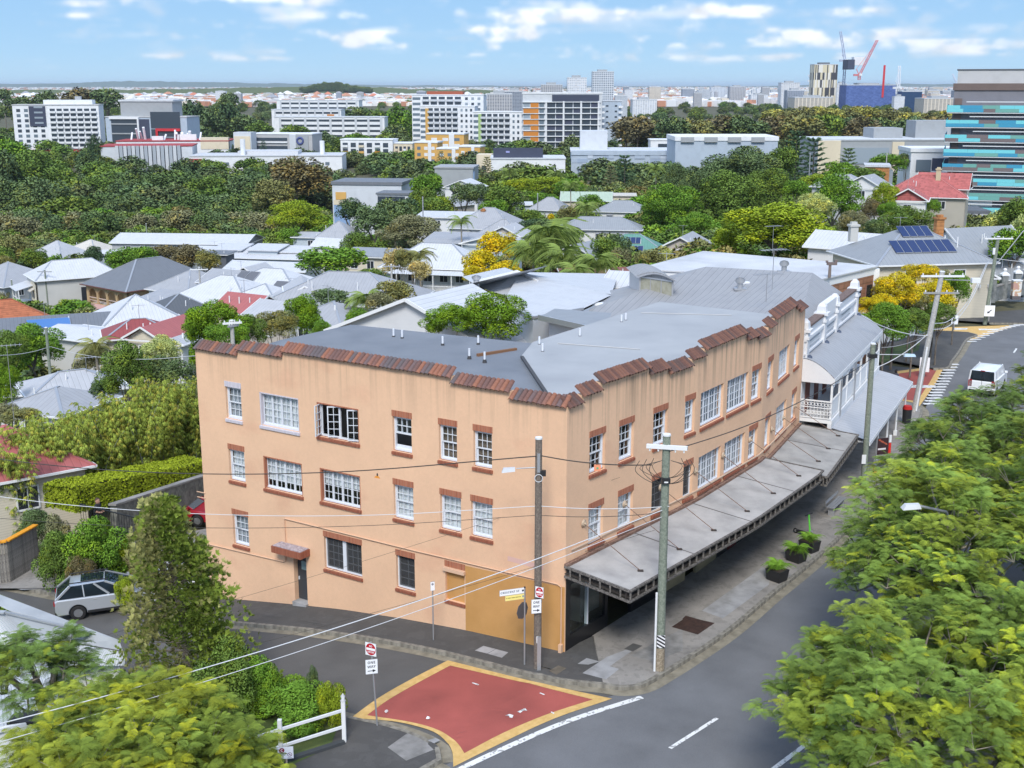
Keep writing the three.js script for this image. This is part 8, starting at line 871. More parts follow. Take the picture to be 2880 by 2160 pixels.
for (const [l,px,top,bot,z,m,arms,g] of [['concrete coloured pole beside the round garden tree',142,919,1062,110,M.greenPole,[]],['pole with crossarm just behind the tiled parapet',656,898,985,78,M.palePole,[[0.12,1.2,M.trim,0.4],[0.3,0.8,M.galv,0.8]]],['pole with wires in front of the house with white stairs',136,757,872,200,M.greenPole,[[0.3,2.4,M.galv]]],['pole in front of the tan arched house',566,750,850,178,M.palePole,[[0.3,2.6,M.trim]]],['short pole left of the white front stairs',40,785,868,205,M.greenPole,[]],['pole among the cream flowering trees',1102,742,805,150,M.palePole,[[0.2,2.2,M.galv]]],['street lamp pole by the grey leaved tree',1190,553,622,250,M.galv,[]],['street lamp pole among the valley trees',1512,543,610,270,M.galv,[]],['pole at the foot of the wood above the long white roof',413,628,662,290,M.greenPole,[]],['pole beside the brick flats',2490,430,500,310,M.palePole,[]],['slim pole by the small pines',2275,430,500,300,M.galv,[]]]) { const c = at(px,bot,z),h = yAtPy(top,c[2]) - c[1] + 4; pole(l,c[0],c[2],0,0.15,0.12,m,{ y: c[1] - 4,h: h,arms }); }
antenna(at(41,1197,78),5.2,'tall tv antenna mast on the faded red roof'); antenna(at(245,1060,100),1.6,'tv antenna on the pale weathered roof by the bamboo'); antenna(at(2172,712,118),2.6,'tall tv antenna on the broad pale flat roof');
{ const q = (p,dy,dx = 0.16) => [p.top[0] + dx,p.top[1] - dy,p.top[2] + 0.1];
  const fl = at(-300,1240,62); wire('thick black cable strung from the timber pole across the peach wall',sag(q(P1,0.62,-0.1),fl,1.15),0.022,M.wire); wire('black cable between the timber pole and the green corner pole',sag(q(P1,0.6,0.1),q(P2,1.05,-0.5),0.12),0.022,M.wire); wire('black cable from the green corner pole along the facade to the awning pole',sag(q(P2,0.55,0.1),q(P3,0.7,0),0.5),0.02,M.wire);
  const e1 = [-16.5,yAtPy(2150,-27),-27]; wire('thick pale cable sweeping down over the side street',sag(q(P2,2.75,-0.1),e1,0.55),0.016,M.wireW); wire('thin pale cable below the thick pale one',sag(q(P2,3.0,-0.1),[-14,yAtPy(2120,-28),-28],0.4),0.011,M.wireW);
  const yl = dy => P1.top[1] - dy; wire('white cable from the timber pole past the conifer to the left',sag([P1.top[0],yl(2.5),-41.8],at(-200,1370,50),0.75),0.013,M.wireW); wire('thin dark cable below the white one on the peach wall',sag([P1.top[0],yl(2.85),-41.8],at(-200,1440,52),0.6),0.011,M.wire); wire('white cable between the timber pole and the green corner pole',sag([P1.top[0],yl(2.5),-41.8],q(P2,2.6),0.1),0.014,M.wireW); wire('thin dark cable between the two corner poles',sag([P1.top[0],yl(2.85),-41.8],q(P2,2.8),0.12),0.012,M.wire);
  wire('thin grey service wire rising from the side street to the awning roof',sag(at(-60,2000,45),[5.5,4.4,-44.5],0.3),0.007,M.wire); wire('fine grey service wire to the upper facade',sag(at(-60,1880,45),[4.2,6.2,-45.5],0.3),0.006,M.wire);
  const a4 = dy => [P4.top[0] - dy * 0.13,P4.top[1] - dy,P4.top[2]]; wire('white cable from the leaning pole to the porch of the solar roofed house',sag(a4(3.4),at(2775,740,116),1.7),0.03,M.wireW); wire('second white cable from the leaning pole to the porch',sag(a4(3.8),at(2780,735,116),1.9),0.03,M.wireW); wire('pale cable from the hotel to the leaning pole',sag(a4(4.2),onY(...c6(1160,435),7.5),0.3),0.03,M.wireW); wire('white stay wire from the leaning pole down to the verandah',sag(a4(4.0),onY(...c6(1255,770),3.2),0.25),0.028,M.wireW); wire('grey stay wire from the leaning pole to the awning edge',sag(a4(4.1),onY(...c6(1290,640),3.4),0.2),0.02,M.wireW); wire('cable crossing the road beside the stone wall',sag([P5.top[0],P5.top[1] - 2,P5.top[2]],at(3000,735,112),0.2),0.025,M.wireW);
  wire('pale garden wire from the concrete coloured pole to the left',sag(at(142,975,110),at(-100,990,100),0.5),0.02,M.wireW); wire('pale garden wire from the concrete coloured pole to the parapet',sag(at(142,975,110),at(560,1000,70),0.6),0.02,M.wireW);
  const tag2 = (l,p) => { const t = thing('wire_marker',l,'marker',p,0.5); part('flag',new B().hexa([[-0.13,-0.05,0.01],[0.12,-0.13,0.01],[0.12,-0.13,0],[-0.13,-0.05,0],[-0.1,0.0,0.01],[0.02,0.02,0.01],[0.02,0.02,0],[-0.1,0.0,0]]),mat([0.75,0.3,0.05]),t); part('clip',new B().cbox(0,0.05,0,0.05,0.1,0.03),M.wire,t); }; const mk = V.mix(q(P1,0.62),fl,0.195); tag2('small orange marker flag hanging on the cable before the peach wall',[mk[0],mk[1] - 0.95,mk[2]]); const t = thing('wire_marker','square orange cable marker between the corner poles','marker',V.add(V.mix(q(P1,0.6),q(P2,1.05,-0.5),0.5),[0,-0.28,0])); part('plate',new B().cbox(0,0,0,0.24,0.24,0.015),mat([0.8,0.3,0.16]),t); part('dot',new B().cbox(0,-0.01,0.012,0.07,0.07,0.01),mat([0.12,0.4,0.2]),t);
}
// ---------- signs ----------
function canvasMat(w,h,fn) { const c = document.createElement('canvas'); c.width = w; c.height = h; const g = c.getContext('2d'); fn(g,w,h); const t = new THREE.CanvasTexture(c); t.colorSpace = THREE.SRGBColorSpace; return new THREE.MeshStandardMaterial({ map: t,roughness: 0.5 }); }
const rectUV = (w,h) => new B().quad([-w / 2,-h / 2,0],[w / 2,-h / 2,0],[w / 2,h / 2,0],[-w / 2,h / 2,0],[[0,0],[1,0],[1,1],[0,1]]).geo();
function board(parent,name,w,h,m,pos,turn = 0) { const g = sub(name,parent,pos,turn); part('face',rectUV(w,h),m,g,[0,0,0.008]); part('plate',new B().cbox(0,0,0,w + 0.01,h + 0.01,0.012),M.galv,g); return g; }
const noEntry = canvasMat(256,256,(g,w) => { g.fillStyle = '#eef0f4'; g.fillRect(0,0,w,w); g.fillStyle = '#b80f22'; g.beginPath(); g.arc(128,128,118,0,7); g.fill(); g.fillStyle = '#f2f3f6'; g.fillRect(22,104,212,48); g.textAlign = 'center'; g.font = 'bold 52px sans-serif'; g.fillText('NO',128,84); g.fillText('ENTRY',128,206); }),oneWay = canvasMat(192,256,(g,w,h) => { g.fillStyle = '#eff1f5'; g.fillRect(0,0,w,h); g.fillStyle = '#15171f'; g.textAlign = 'center'; g.font = 'bold 62px sans-serif'; g.fillText('ONE',96,76); g.fillText('WAY',96,150); g.fillRect(30,196,90,14); g.beginPath(); g.moveTo(112,176); g.lineTo(166,203); g.lineTo(112,230); g.fill(); });
{ const y0 = groundY(-4.59,-37.84),t = thing('no_entry_sign','no entry and one way signs on a grey post beside the red crossing','sign',[-4.59,y0 - 0.1,-37.84]),z = -37.84,c1 = yAtPy(1826,z) - y0 + 0.1,c2 = yAtPy(1874,z) - y0 + 0.1; part('post',new B().cyl([0,0,-0.03],[-0.14,c1 + 0.25,-0.03],0.03,0.03,8),M.galv,t); board(t,'no_entry_board',0.42,0.46,noEntry,[-0.14,c1,0],-0.45); board(t,'one_way_board',0.4,0.52,oneWay,[-0.13,c2,0.02],0.25); }
{ const z = -41.65,y0 = P1.position.y,c1 = yAtPy(1664,z),c2 = yAtPy(1704,z); const s = thing('no_entry_sign','no entry and one way signs strapped to the bare timber pole','sign',[0.97,c2,z + 0.02]); board(s,'no_entry_board',0.32,0.42,noEntry,[0.03,c1 - c2,0.04],-0.45); board(s,'one_way_board',0.36,0.54,oneWay,[-0.08,0,0.02],0.2); part('strap',new B().cyl([-0.02,0.1,-0.2],[-0.02,0.14,-0.2],0.16,0.16,10),M.galv,s); }
{ const x = 0.47,z = -42.19,y0 = groundY(x,z),t = thing('street_name_sign','white street name blade over a yellow blade on a grey post','sign',[x,y0 - 0.05,z]),top = yAtPy(1655,z) - y0; part('post',new B().cyl([0,0,0],[0,top + 0.08,0],0.032,0.032,8),M.galv,t); part('post_cap',new B().cyl([0,top + 0.08,0],[0,top + 0.12,0],0.034,0.03,8),M.black,t); const nm = canvasMat(512,128,(g,w,h) => { g.fillStyle = '#eff1f4'; g.fillRect(0,0,w,h); g.fillStyle = '#2d4a63'; g.font = 'bold 62px sans-serif'; g.fillText('CRESCENT ST',16,84); g.fillStyle = '#1c2430'; g.fillRect(452,44,38,40); }),yb = canvasMat(512,128,(g,w,h) => { g.fillStyle = '#f4e58c'; g.fillRect(0,0,w,h); g.fillStyle = '#8a7c2c'; for (let k = 0; k < 11; k++) g.fillRect(24 + k * 36,52,22 + (k * 7) % 10,22); g.fillStyle = '#7d94a5'; g.fillRect(446,40,40,46); }); board(t,'name_blade',0.98,0.22,nm,[-0.46,top - 0.02,0.15],-0.42 + 0.75); board(t,'yellow_blade',0.76,0.2,yb,[-0.36,top - 0.25,0.12],-0.42 + 0.75); const o = sub('stop_sign_back',t,[-0.09,top - 0.85,-0.06],0.9); part('octagon',new B().cyl([0,0,0],[0,0,0.012],0.34,0.34,8),mat([0.11,0.1,0.105]),o); }
{ const x = -3.11,z = -44.82,y0 = groundY(x,z),t = thing('parking_sign','small white parking sign on a thin post beside the peach wall','sign',[x,y0 - 0.05,z]),top = yAtPy(1632,z) - y0; part('post',new B().cyl([0,0,0],[0,top,0],0.028,0.028,8),M.galv,t); board(t,'sign_board',0.17,0.36,canvasMat(96,192,(g,w,h) => { g.fillStyle = '#f0f1f4'; g.fillRect(0,0,w,h); g.fillStyle = '#2a3a5a'; g.beginPath(); g.arc(48,52,24,0,7); g.fill(); g.fillStyle = '#fff'; g.font = 'bold 34px sans-serif'; g.textAlign = 'center'; g.fillText('P',48,64); }),[0,top - 0.18,0.04],0.35); }
{ const x = -7.3,z = -35.6,y0 = groundY(x,z),t = thing('clearway_sign','white clearway and no parking sign with a red C by the rail fence','sign',[x,y0 - 0.1,z + 0.25]),c = yAtPy(2117,z + 0.25) - y0 + 0.1; part('post',new B().cyl([0.07,0,-0.03],[0.07,c + 0.2,-0.03],0.03,0.03,8),mat([0.4,0.34,0.27]),t); board(t,'sign_board',0.5,0.42,canvasMat(256,224,(g,w,h) => { g.fillStyle = '#e6e9f2'; g.fillRect(0,0,w,h); g.fillStyle = '#7d1530'; g.beginPath(); g.arc(70,62,44,0,7); g.fill(); g.fillStyle = '#f3e9ee'; g.font = 'bold 64px sans-serif'; g.textAlign = 'center'; g.fillText('C',70,85); g.fillStyle = '#5b4a72'; g.fillRect(30,116,84,7); g.lineWidth = 8; g.strokeStyle = '#6c3f63'; g.beginPath(); g.arc(196,150,34,0,7); g.stroke(); g.font = 'bold 40px sans-serif'; g.fillText('P',196,165); g.beginPath(); g.moveTo(172,126); g.lineTo(220,174); g.stroke(); g.fillRect(160,204,72,7); g.font = 'bold 22px sans-serif'; }),[0.05,c,0],0.15); }
for (const [l,px,py,w,h,turn] of [['white keep left arrow sign at the far red crossing',2598,1045,0.7,1.1,-0.2],['second white arrow sign on the farthest crossing',2683,914,0.6,0.8,0],['white arrow sign under the curved lamp pole',2781,888,0.9,1.0,-0.1]]) { const p = onY(px,py + 12,0),t = thing('arrow_sign',l,'sign',[p[0],-0.1,p[2]],turn); part('post',new B().cyl([0,0,-0.03],[0,0.9,-0.03],0.04,0.04,6),M.galv,t); board(t,'sign_board',w,h,canvasMat(96,128,(g,a,b2) => { g.fillStyle = '#f2f3f6'; g.fillRect(0,0,a,b2); g.fillStyle = '#20242c'; g.save(); g.translate(48,70); g.rotate(0.75); g.fillRect(-5,-26,10,40); g.beginPath(); g.moveTo(-16,10); g.lineTo(16,10); g.lineTo(0,34); g.fill(); g.restore(); }),[0,0.95,0]); }
{ const p = onY(2607,1020,0),t = thing('bus_stop_sign','blue and white street sign on a pale post at the far footpath','sign',[p[0],-0.05,p[2]]); part('post',new B().cyl([0,0,0],[0.1,2.6,0],0.04,0.04,8),M.trim,t); board(t,'blade',1.1,0.28,canvasMat(128,32,(g,w,h) => { g.fillStyle = '#eef0f4'; g.fillRect(0,0,w,h); g.fillStyle = '#3d86b8'; g.fillRect(4,4,50,24); }),[-0.4,2.5,0.05]); board(t,'yellow_blade',0.7,0.25,canvasMat(64,32,(g,w,h) => { g.fillStyle = '#efe3a2'; g.fillRect(0,0,w,h); }),[-0.1,2.2,0.05]); }
{ const p = onY(2475,1330,0),t = thing('banner_flag','dark red patterned banner sign hanging under the white awning','banner',[p[0],0,p[2]],0.3); part('pole',new B().cyl([-0.35,0.2,0],[-0.32,2.6,0],0.02,0.02,6),M.galv,t); board(t,'banner',0.7,0.95,canvasMat(96,128,(g,w,h) => { g.fillStyle = '#3a2325'; g.fillRect(0,0,w,h); g.fillStyle = '#b05a42'; for (let k = 0; k < 9; k++) g.fillRect(8 + (k * 29) % 70,8 + (k * 17) % 40,16,8); g.fillStyle = '#d8d2d4'; g.fillRect(6,78,70,14); }),[0.05,1.55,0]); part('red_bar',new B().cbox(0.5,1.4,0,0.14,0.6,0.06),mat([0.6,0.03,0.02]),t); part('white_bar',new B().cbox(0.5,1.95,0,0.14,0.4,0.06),M.trim,t); part('foot',new B().cyl([-0.35,0,0],[-0.35,0.3,0],0.14,0.1,8),mat([0.6,0.03,0.02]),t); }
{ const p = onY(2549,1190,0),t = thing('litter_bin','dark litter bin with red lid at the far kerb','bin',p); part('body',new B().cyl([0,0,0],[0,0.95,0],0.27,0.3,12),M.black,t); part('lid',new B().cyl([0,0.95,0],[0,1.15,0],0.32,0.25,12),mat([0.5,0.02,0.02]),t); }
{ const p = onY(2855,842,0),t = thing('poster_column','colourful poster wrapped utility box before the stone wall','box',p); part('box',new B().cbox(0,0.95,0,0.85,1.9,0.6),mapped(colorTex(64,128,(u,v) => { const n = fbm(u * 5,v * 8,2); return v < 0.2 ? [0.12,0.11,0.12] : n > 0.58 ? [0.7,0.68,0.66] : n > 0.46 ? [0.6,0.4,0.2] : [0.5,0.3,0.25]; },1.9)),t); part('lid',new B().cbox(0,1.95,0,0.95,0.1,0.7),M.trim,t); }
// ---------- street furniture ----------
for (const [l,q,s] of [['first black planter box with a fern like plant beside the pale slab',[610,440],1],['middle black planter box with two leafy plants',[735,315],1],['last black planter box with a dark shrub by the scooter',[820,250],0.9]]) { const p = onY(...c5(...q),0),t = thing('planter',l,'planter',[p[0],0,p[2]],-0.85),r = rng(q[0]); t.scale.setScalar(0.82); part('box',new B().hexa([[-0.4,0,0.35],[0.4,0,0.35],[0.4,0,-0.35],[-0.4,0,-0.35],[-0.48,0.62,0.42],[0.48,0.62,0.42],[0.48,0.62,-0.42],[-0.48,0.62,-0.42]]),mat([0.018,0.018,0.02],{ roughness: 0.55 }),t); part('soil',new B().box(-0.4,0.4,0.56,0.628,-0.34,0.34),mat([0.05,0.035,0.025]),t); for (let k = 0; k < 26; k++) { const f = part('frond',frondGeo[k % 2],LM.green,t,[(r() - 0.5) * 0.4,0.62,(r() - 0.5) * 0.3]); f.scale.setScalar((0.6 + 0.35 * r()) * s); f.rotation.set(0,r() * 6.28,0.9 - 0.7 * r(),'YXZ'); } }
{ const p = onY(...c5(825,165),0),t = thing('electric_scooter','bright green electric scooter standing on the footpath','scooter',[p[0],0,p[2]],0.75),gr = mat([0.12,0.62,0.06],{ roughness: 0.4 }); part('deck',new B().box(-0.08,0.08,0.13,0.2,-0.75,-0.1),M.black,t); part('stem',new B().cyl([0,0.15,0.0],[0,1.12,-0.14],0.045,0.035,8),gr,t); part('handlebar',new B().cyl([-0.28,1.13,-0.14],[0.28,1.13,-0.14],0.02,0.02,6),M.black,t); for (const x of [-1,1]) part('grip',new B().cyl([x * 0.18,1.13,-0.14],[x * 0.29,1.13,-0.14],0.028,0.028,6),M.black,t); for (const z of [0.08,-0.82]) { const w = part('wheel',new THREE.TorusGeometry(0.1,0.03,8,18),M.black,t,[0,0.13,z]); w.rotation.y = Math.PI / 2; } part('front_fork',new B().cbox(0,0.25,0.06,0.1,0.22,0.08),M.galv,t); }
{ const p = onY(...c6(960,1690),0),t = thing('bench','slim silver bench under the awning edge near the kerb','bench',[p[0] + 0.2,0,p[2] + 0.2],1.02); for (let k = 0; k < 3; k++) part('seat_slat',new B().box(-1.0,1.0,0.44,0.48,-0.2 + k * 0.14,-0.08 + k * 0.14),M.galv,t); for (const x of [-0.8,0.8]) part('leg',new B().box(x - 0.04,x + 0.04,0,0.44,-0.15,0.15),M.galv,t); part('back_slat',new B().box(-1.0,1.0,0.62,0.76,-0.27,-0.23),M.galv,t); for (const x of [-0.8,0.8]) part('back_support',new B().box(x - 0.02,x + 0.02,0.4,0.76,-0.3,-0.272),M.galv,t); }
{ const p = [21.0,0,-40.4],t = thing('street_lamp','street lamp head among the feathery trees','lamp',[p[0],0,p[2]]),c = at(2550,1423,40); t.position.set(c[0] + 1.6,0,c[2]); part('post',new B().tube([[0,0,0],[0,c[1] - 0.8,0],[-0.3,c[1] - 0.2,0],[-1.2,c[1],0]],0.05,8),M.galv,t); part('lantern',new B().hexa([[-1.75,c[1] - 0.1,0.16],[-1.15,c[1] - 0.06,0.14],[-1.15,c[1] - 0.06,-0.14],[-1.75,c[1] - 0.1,-0.16],[-1.65,c[1] + 0.06,0.1],[-1.2,c[1] + 0.08,0.08],[-1.2,c[1] + 0.08,-0.08],[-1.65,c[1] + 0.06,-0.1]]),mat([0.6,0.62,0.65],{ roughness: 0.35 }),t); }
for (const [q,l] of [[[1058,1005],'crumpled white paper cup in the gutter by the threshold'],[[290,1280],'white scrap of litter at the left tip of the red surface'],[[1505,987],'tiny paper scrap on the footpath near the pale slab'],[[562,1323],'pale crumpled scrap on the red surface']]) { const p = onGround(...c4(...q)),t = thing('litter',l,'litter',[p[0],p[1] - 0.09,p[2]],q[0]); part('scrap',new B().hexa([[-0.06,0,0.05],[0.07,0.01,0.04],[0.06,0,-0.05],[-0.05,0.01,-0.04],[-0.04,0.06,0.03],[0.04,0.08,0.02],[0.05,0.05,-0.03],[-0.03,0.07,-0.02]]),M.trim,t); }
// ---------- vehicles ----------
M.tyre = mat([0.015,0.015,0.016],{ roughness: 0.9 }); M.rim = mat([0.45,0.46,0.48],{ roughness: 0.3,metalness: 0.8 }); M.carGlass = mat([0.012,0.018,0.024],{ roughness: 0.04 }); M.tail = mat([0.3,0.01,0.015],{ roughness: 0.2 }); M.head = mat([0.7,0.72,0.75],{ roughness: 0.1 });
const wheelG = (() => { const r = 0.34,pts = [[0.2,-0.11],[0.31,-0.12],[r,-0.09],[r,0.09],[0.31,0.12],[0.2,0.11]].map(q => new THREE.Vector2(...q)); return [new THREE.LatheGeometry(pts,22),(() => { const b = new B(); b.cyl([0,-0.06,0],[0,0.1,0],0.2,0.2,14); for (let k = 0; k < 5; k++) { const a = k * 1.2566; b.bar([Math.cos(a) * 0.04,0.108,Math.sin(a) * 0.04],[Math.cos(a) * 0.2,0.108,Math.sin(a) * 0.2],0.05,0.02); } return b.geo(); })()]; })();
function car(name,label,cat,pos,turn,paint,k) { // front towards +x; k: length, width, lower outline, cabin outline
  const t = thing(name,label,cat,pos,turn),{ L,W,low,cab,wb,roofIn = 0.2 } = k,h = W / 2,sh = new THREE.Shape(); sh.moveTo(...low[0]); for (const p of low.slice(1)) sh.lineTo(...p); // outline with wheel arches
  const r = 0.39,y0 = low[0][1]; for (const cx of [wb[1],wb[0]]) { const a0 = Math.asin((0.34 - y0) / r); sh.lineTo(cx + Math.cos(a0) * r,y0); sh.absarc(cx,0.34,r,-a0,Math.PI + a0,false); sh.lineTo(cx - Math.cos(a0) * r,y0); } sh.closePath();
  const g = new THREE.ExtrudeGeometry(sh,{ depth: W - 0.16,bevelEnabled: true,bevelThickness: 0.08,bevelSize: 0.05,bevelOffset: -0.05,bevelSegments: 3,curveSegments: 8 }); g.translate(0,0,-h + 0.08); part('body',g,paint,t);
  // cabin: bottom ring at the belt, top ring at the roof
  const [b0,b1,b2,b3] = cab,zb = h - 0.07,zt = h - roofIn,P = (q,z) => [q[0],q[1],z],rb = new B(),nx = 8,nz = 8,top = (i,j) => { const u = i / nx,v = j / nz * 2 - 1,e = 0.085 * (1 - (2 * u - 1) ** 4) * (1 - v ** 4); return [lerp(b1[0] - 0.02,b2[0] + 0.02,u),lerp(b1[1],b2[1],u) - 0.01 + e,v * (zt + 0.015)]; }; for (let i = 0; i < nx; i++) for (let j = 0; j < nz; j++) rb.quad(top(i,j),top(i,j + 1),top(i + 1,j + 1),top(i + 1,j)); for (const s of [-1,1]) { rb.bar(P(b0,s * zb),P(b1,s * zt),0.07,0.09).bar(P(b3,s * zb),P(b2,s * zt),0.06,0.08); for (const f of k.pillars ?? [0.36,0.68]) rb.bar(P([lerp(b0[0],b3[0],f),b0[1]],s * zb),P([lerp(b1[0],b2[0],f),b1[1]],s * zt),0.05,0.09); } part('roof',rb,paint,t);
  part('windscreen',new B().quad(P(b3,zb - 0.03),P(b3,-zb + 0.03),P(b2,-zt + 0.02),P(b2,zt - 0.02)),M.carGlass,t); part('rear_window',new B().quad(P(b0,-zb + 0.03),P(b0,zb - 0.03),P(b1,zt - 0.02),P(b1,-zt + 0.02)),k.rearPaint ? paint : M.carGlass,t); for (const s of [-1,1]) part('side_window',new B().quad(P(b0,s * (zb - 0.01)),P(b3,s * (zb - 0.01)),P(b2,s * (zt - 0.005)),P(b1,s * (zt - 0.005))),k.sideM ?? M.carGlass,t);
  for (const s of [-1,1]) for (const cx of wb) { const w = sub('wheel',t,[cx,0.34,s * (h - 0.11)]); w.rotation.x = s * Math.PI / 2; part('tyre',wheelG[0],M.tyre,w); part('rim',wheelG[1],M.rim,w); }
  for (const s of [-1,1]) { part('tail_light',new B().cbox(k.tx ?? low[1][0] + 0.03,k.ty ?? 0.88,s * (h - 0.15),0.12,k.th ?? 0.16,0.24),M.tail,t); part('headlight',new B().cbox(L - 0.12,0.72,s * (h - 0.26),0.2,0.13,0.34),M.head,t); part('door_mirror',new B().cbox(b3[0] - 0.25,b3[1] + 0.1,s * (h + 0.07),0.12,0.14,0.18),paint,t); part('door_handle',new B().cbox(lerp(b0[0],b3[0],0.5),b0[1] - 0.14,s * (h + 0.005),0.18,0.03,0.03),M.galv,t); }
  part('number_plate',new B().cbox(-0.01,k.py ?? 0.72,0,0.02,0.12,0.36),M.trim,t); part('grille',new B().cbox(L - 0.02,0.55,0,0.06,0.22,W * 0.55),M.black,t); part('bumper',new B().cbox(0.04,0.42,0,0.12,0.18,W - 0.2),M.black,t); return t;
}
const paintM = (c,o) => new THREE.MeshPhysicalMaterial({ color: lin(...c),roughness: 0.35,clearcoat: 0.8,clearcoatRoughness: 0.08,...o });
const wagon = { L: 4.75,W: 1.84,wb: [0.98,3.72],low: [[0.1,0.3],[0.0,0.5],[0.02,0.98],[0.12,1.06],[3.2,1.04],[4.3,0.94],[4.68,0.8],[4.75,0.5],[4.65,0.3]],cab: [[0.08,1.06],[0.72,1.58],[2.25,1.62],[3.5,1.07]],roofIn: 0.27 },hatch = { L: 4.1,W: 1.75,wb: [0.8,3.3],low: [[0.1,0.28],[0.0,0.5],[0.04,0.92],[0.14,0.98],[2.9,0.96],[3.75,0.86],[4.05,0.68],[4.1,0.45],[4.0,0.28]],cab: [[0.12,0.96],[0.6,1.46],[2.05,1.48],[3.05,0.97]] },vanK = { L: 4.5,W: 1.83,wb: [0.85,3.6],low: [[0.06,0.3],[0.0,0.5],[0.0,1.1],[0.06,1.2],[3.5,1.14],[4.2,1.0],[4.45,0.8],[4.5,0.5],[4.42,0.3]],cab: [[0.03,1.15],[0.14,1.84],[2.9,1.86],[3.75,1.15]],ty: 0.95,th: 0.5,tx: 0.06,roofIn: 0.14,py: 0.8,sideM: null };
{ const rear = onGround(206,1737),fr = onGround(312,1736),a = Math.atan2(-(fr[2] - rear[2]),fr[0] - rear[0]); const d = [Math.cos(a),0,-Math.sin(a)],s = [d[2] * -1,0,d[0]],dirS = Math.atan2(-0.537,-0.843); const turn = 0.30,dd = [Math.cos(turn),-Math.sin(turn)],y = rear[1] - 0.14; const o = [rear[0] - dd[0] * 0.98 - (-dd[1]) * 0 ,rear[2] - dd[1] * 0.98 - 0.85]; const c = car('parked_wagon','silver wagon parked on the side street behind the conifer','car',[o[0],y,o[1]],turn,paintM([0.55,0.58,0.62],{ metalness: 0.5,roughness: 0.3 }),wagon); c.rotation.z = 0.03; part('roof_rail',new B().bar([0.7,1.7,0.62],[2.4,1.71,0.62],0.04,0.04).bar([0.7,1.7,-0.62],[2.4,1.71,-0.62],0.04,0.04),M.black,c); part('sunroof',new B().box(1.2,2.2,1.672,1.68,-0.42,0.42),M.carGlass,c); part('sill_trim',new B().cbox(2.35,0.36,0.9,1.9,0.12,0.06),M.black,c); }
{ const p = onGround(440,1712),c = car('parked_hatchback','white hatchback seen through the conifer beside the building end','car',[p[0] - 0.8,p[1] - 0.14,p[2] - 1.2],0.42,paintM([0.72,0.73,0.75]),hatch); const q = onGround(555,1478); car('parked_hatchback','dark red hatchback in the car park against the building end','car',[q[0] - 3.0,q[1],q[2] - 1.3],-0.2,paintM([0.33,0.008,0.02]),hatch); const e = onGround(415,1500); car('parked_hatchback','pinkish red hatchback in the car park behind the black fence','car',[e[0] - 0.6,e[1],e[2] - 0.2],1.3,paintM([0.55,0.07,0.11]),hatch); }
{ const p = onY(2757,1117,-0.13),w = paintM([0.78,0.79,0.8]); vanK.sideM = w; const c = car('delivery_van','white panel van driving away along the main road','van',[p[0],-0.13,p[2]],1.02,w,vanK); part('rear_glass',new B().quad([0.02,1.28,0.62],[0.02,1.28,-0.62],[0.1,1.72,-0.56],[0.1,1.72,0.56]),M.carGlass,c,[-0.03,0,0]); part('door_seam',new B().cbox(-0.005,0.95,0,0.012,1.3,0.02),M.black,c); part('high_stop_light',new B().cbox(0.1,1.86,0,0.05,0.05,0.3),M.tail,c); }
{ const p = onY(2500,1960,-0.13); car('parked_sedan','dark blue car parked under the feathery street trees','car',[p[0] - 0.9,-0.13,p[2] + 0.9],0.82,paintM([0.05,0.08,0.16]),hatch); }
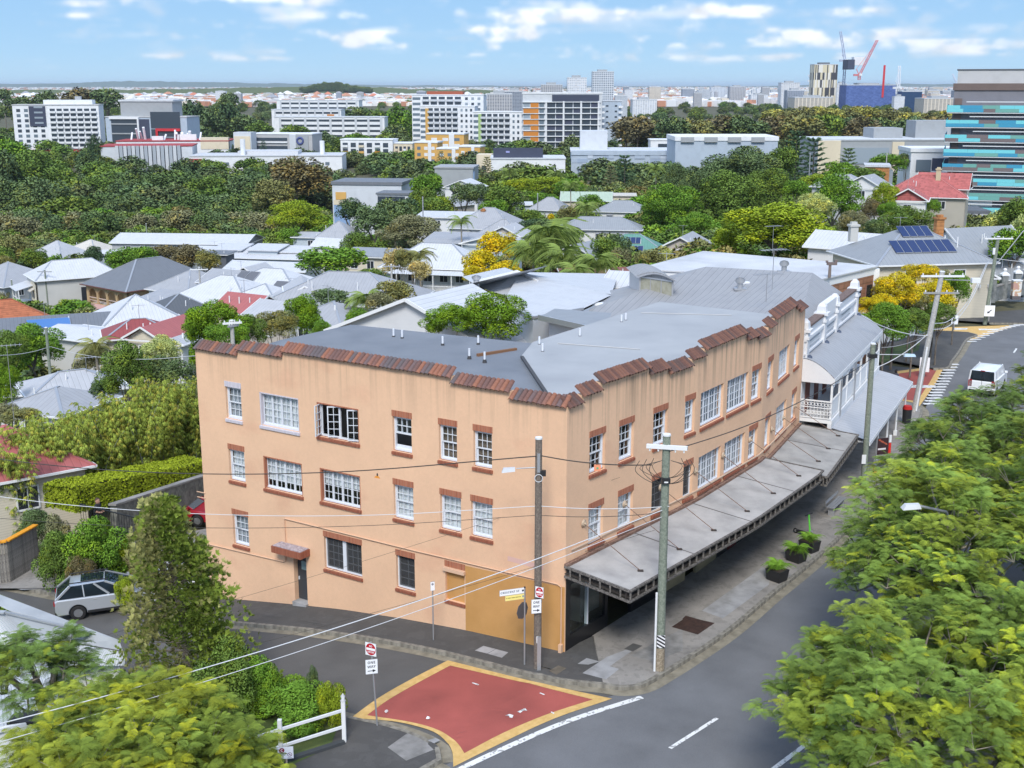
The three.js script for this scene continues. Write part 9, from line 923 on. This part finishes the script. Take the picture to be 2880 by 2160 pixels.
// ---------- people ----------
function person(label,pos,turn,h,skin,hair,top,legs,o = {}) { // one continuous figure from tapered capsules
  const J = { ank: 0.045,kn: 0.06 },S = h / 1.75,a = o.arm ?? 0,caps = [[[0.09,0.06,0.02],[0.1,0.48,0.03],0.048,0.06,2],[[0.1,0.48,0.03],[0.09,0.92,0],0.062,0.09,2],[[-0.09,0.06,-0.02],[-0.1,0.48,0.03],0.048,0.06,2],[[-0.1,0.48,0.03],[-0.09,0.92,0],0.062,0.09,2],[[0.09,0.04,0],[0.1,0.04,0.15],0.04,0.035,4],[[-0.09,0.04,-0.03],[-0.1,0.04,0.12],0.04,0.035,4],[[0,0.95,0],[0,1.15,0],0.135,0.125,1],[[0,1.15,0],[0,1.36,0],0.125,0.14,1],[[-0.13,1.4,0],[0.13,1.4,0],0.075,0.075,1],[[0,1.42,0],[0,1.54,0.01],0.055,0.05,3],[[0,1.6,0.02],[0,1.66,0.01],0.085,0.092,3],[[0,1.63,-0.02],[0,1.69,-0.01],0.093,0.092,5],[[0,1.6,0.1],[0,1.58,0.115],0.014,0.012,3]]; for (const s of [-1,1]) caps.push([[s * 0.18,1.39,0],[s * 0.24,1.12,-0.03],0.05,0.042,1],[[s * 0.24,1.12,-0.03],a ? [s * 0.12,1.08,0.24] : [s * 0.23,0.88,0.08],0.038,0.028,3],a ? [[s * 0.12,1.08,0.24],[s * 0.05,1.09,0.3],0.03,0.02,3] : [[s * 0.23,0.88,0.08],[s * 0.22,0.78,0.12],0.03,0.02,3],[[s * 0.092,1.61,0],[s * 0.1,1.63,-0.01],0.018,0.015,3]);
  const N = 56,mc = new MarchingCubes(N,M.trim,false,false,60000),sc = 1.0,cy = 0.9,dist = (p) => { let best = 9,id = 0,sm = 0; let k = 24,acc = 0; for (const [A,Bq,r0,r1,c] of caps) { const ab = V.sub(Bq,A),ap = V.sub(p,A),t = clamp(V.dot(ap,ab) / V.dot(ab,ab)),q = V.sub(ap,V.mul(ab,t)),d = V.len(q) - lerp(r0,r1,t); acc += Math.exp(-k * 1.6 * d); if (d < best) { best = d; id = c; } } return [-Math.log(acc) / (k * 1.6),id]; };
  for (let z = 0; z < N; z++) for (let y = 0; y < N; y++) for (let x = 0; x < N; x++) { const p = [(x / (N / 2) - 1) * sc * 0.5,(y / (N / 2) - 1) * sc + cy,(z / (N / 2) - 1) * sc * 0.5]; mc.field[x + y * N + z * N * N] = -dist(p)[0]; } mc.isolation = 0; mc.update(); const n = mc.count ?? mc.geometry.drawRange.count,pa = mc.positionArray,na = mc.normalArray,pos3 = [],nor = [],col = [],C = { 1: top,2: legs,3: skin,4: [0.03,0.03,0.03],5: hair }; for (let i = 0; i < n; i++) { const p = [pa[i * 3] * sc * 0.5,pa[i * 3 + 1] * sc + cy,pa[i * 3 + 2] * sc * 0.5]; pos3.push(...p); const nn = V.nrm([na[i * 3] * 2,na[i * 3 + 1],na[i * 3 + 2] * 2]); nor.push(...nn); col.push(...C[dist(p)[1]]); }
  const g = new THREE.BufferGeometry(); g.setAttribute('position',new THREE.Float32BufferAttribute(pos3,3)); g.setAttribute('normal',new THREE.Float32BufferAttribute(nor,3)); g.setAttribute('color',new THREE.Float32BufferAttribute(col,3)); g.setAttribute('uv',new THREE.Float32BufferAttribute(new Float32Array(n * 2),2)); const t = thing('person',label,'person',pos,turn); t.scale.setScalar(S); part('body',g,new THREE.MeshStandardMaterial({ vertexColors: true,roughness: 0.85 }),t); return t;
}
{ const h = at(273,1402,61.5); person('person in a black t-shirt standing by the clipped hedge',[h[0],h[1] - 1.78,h[2]],1.3,1.78,[0.42,0.24,0.17],[0.06,0.035,0.025],[0.012,0.013,0.018],[0.03,0.03,0.035],{ arm: 1 }); const q = onY(2521,1043,1.62); person('person with dark hair walking past the far red crossing',[q[0],0,q[2]],2.2,1.7,[0.4,0.23,0.16],[0.015,0.013,0.013],[0.05,0.05,0.07],[0.02,0.02,0.03]); const b = at(289,800,204.5); person('person dressed in white on the balcony under the first arch',[b[0],b[1] - 1.7,b[2]],-0.6,1.72,[0.4,0.25,0.18],[0.1,0.08,0.07],[0.75,0.74,0.72],[0.7,0.69,0.68]); }

renderer.render(scene, camera);
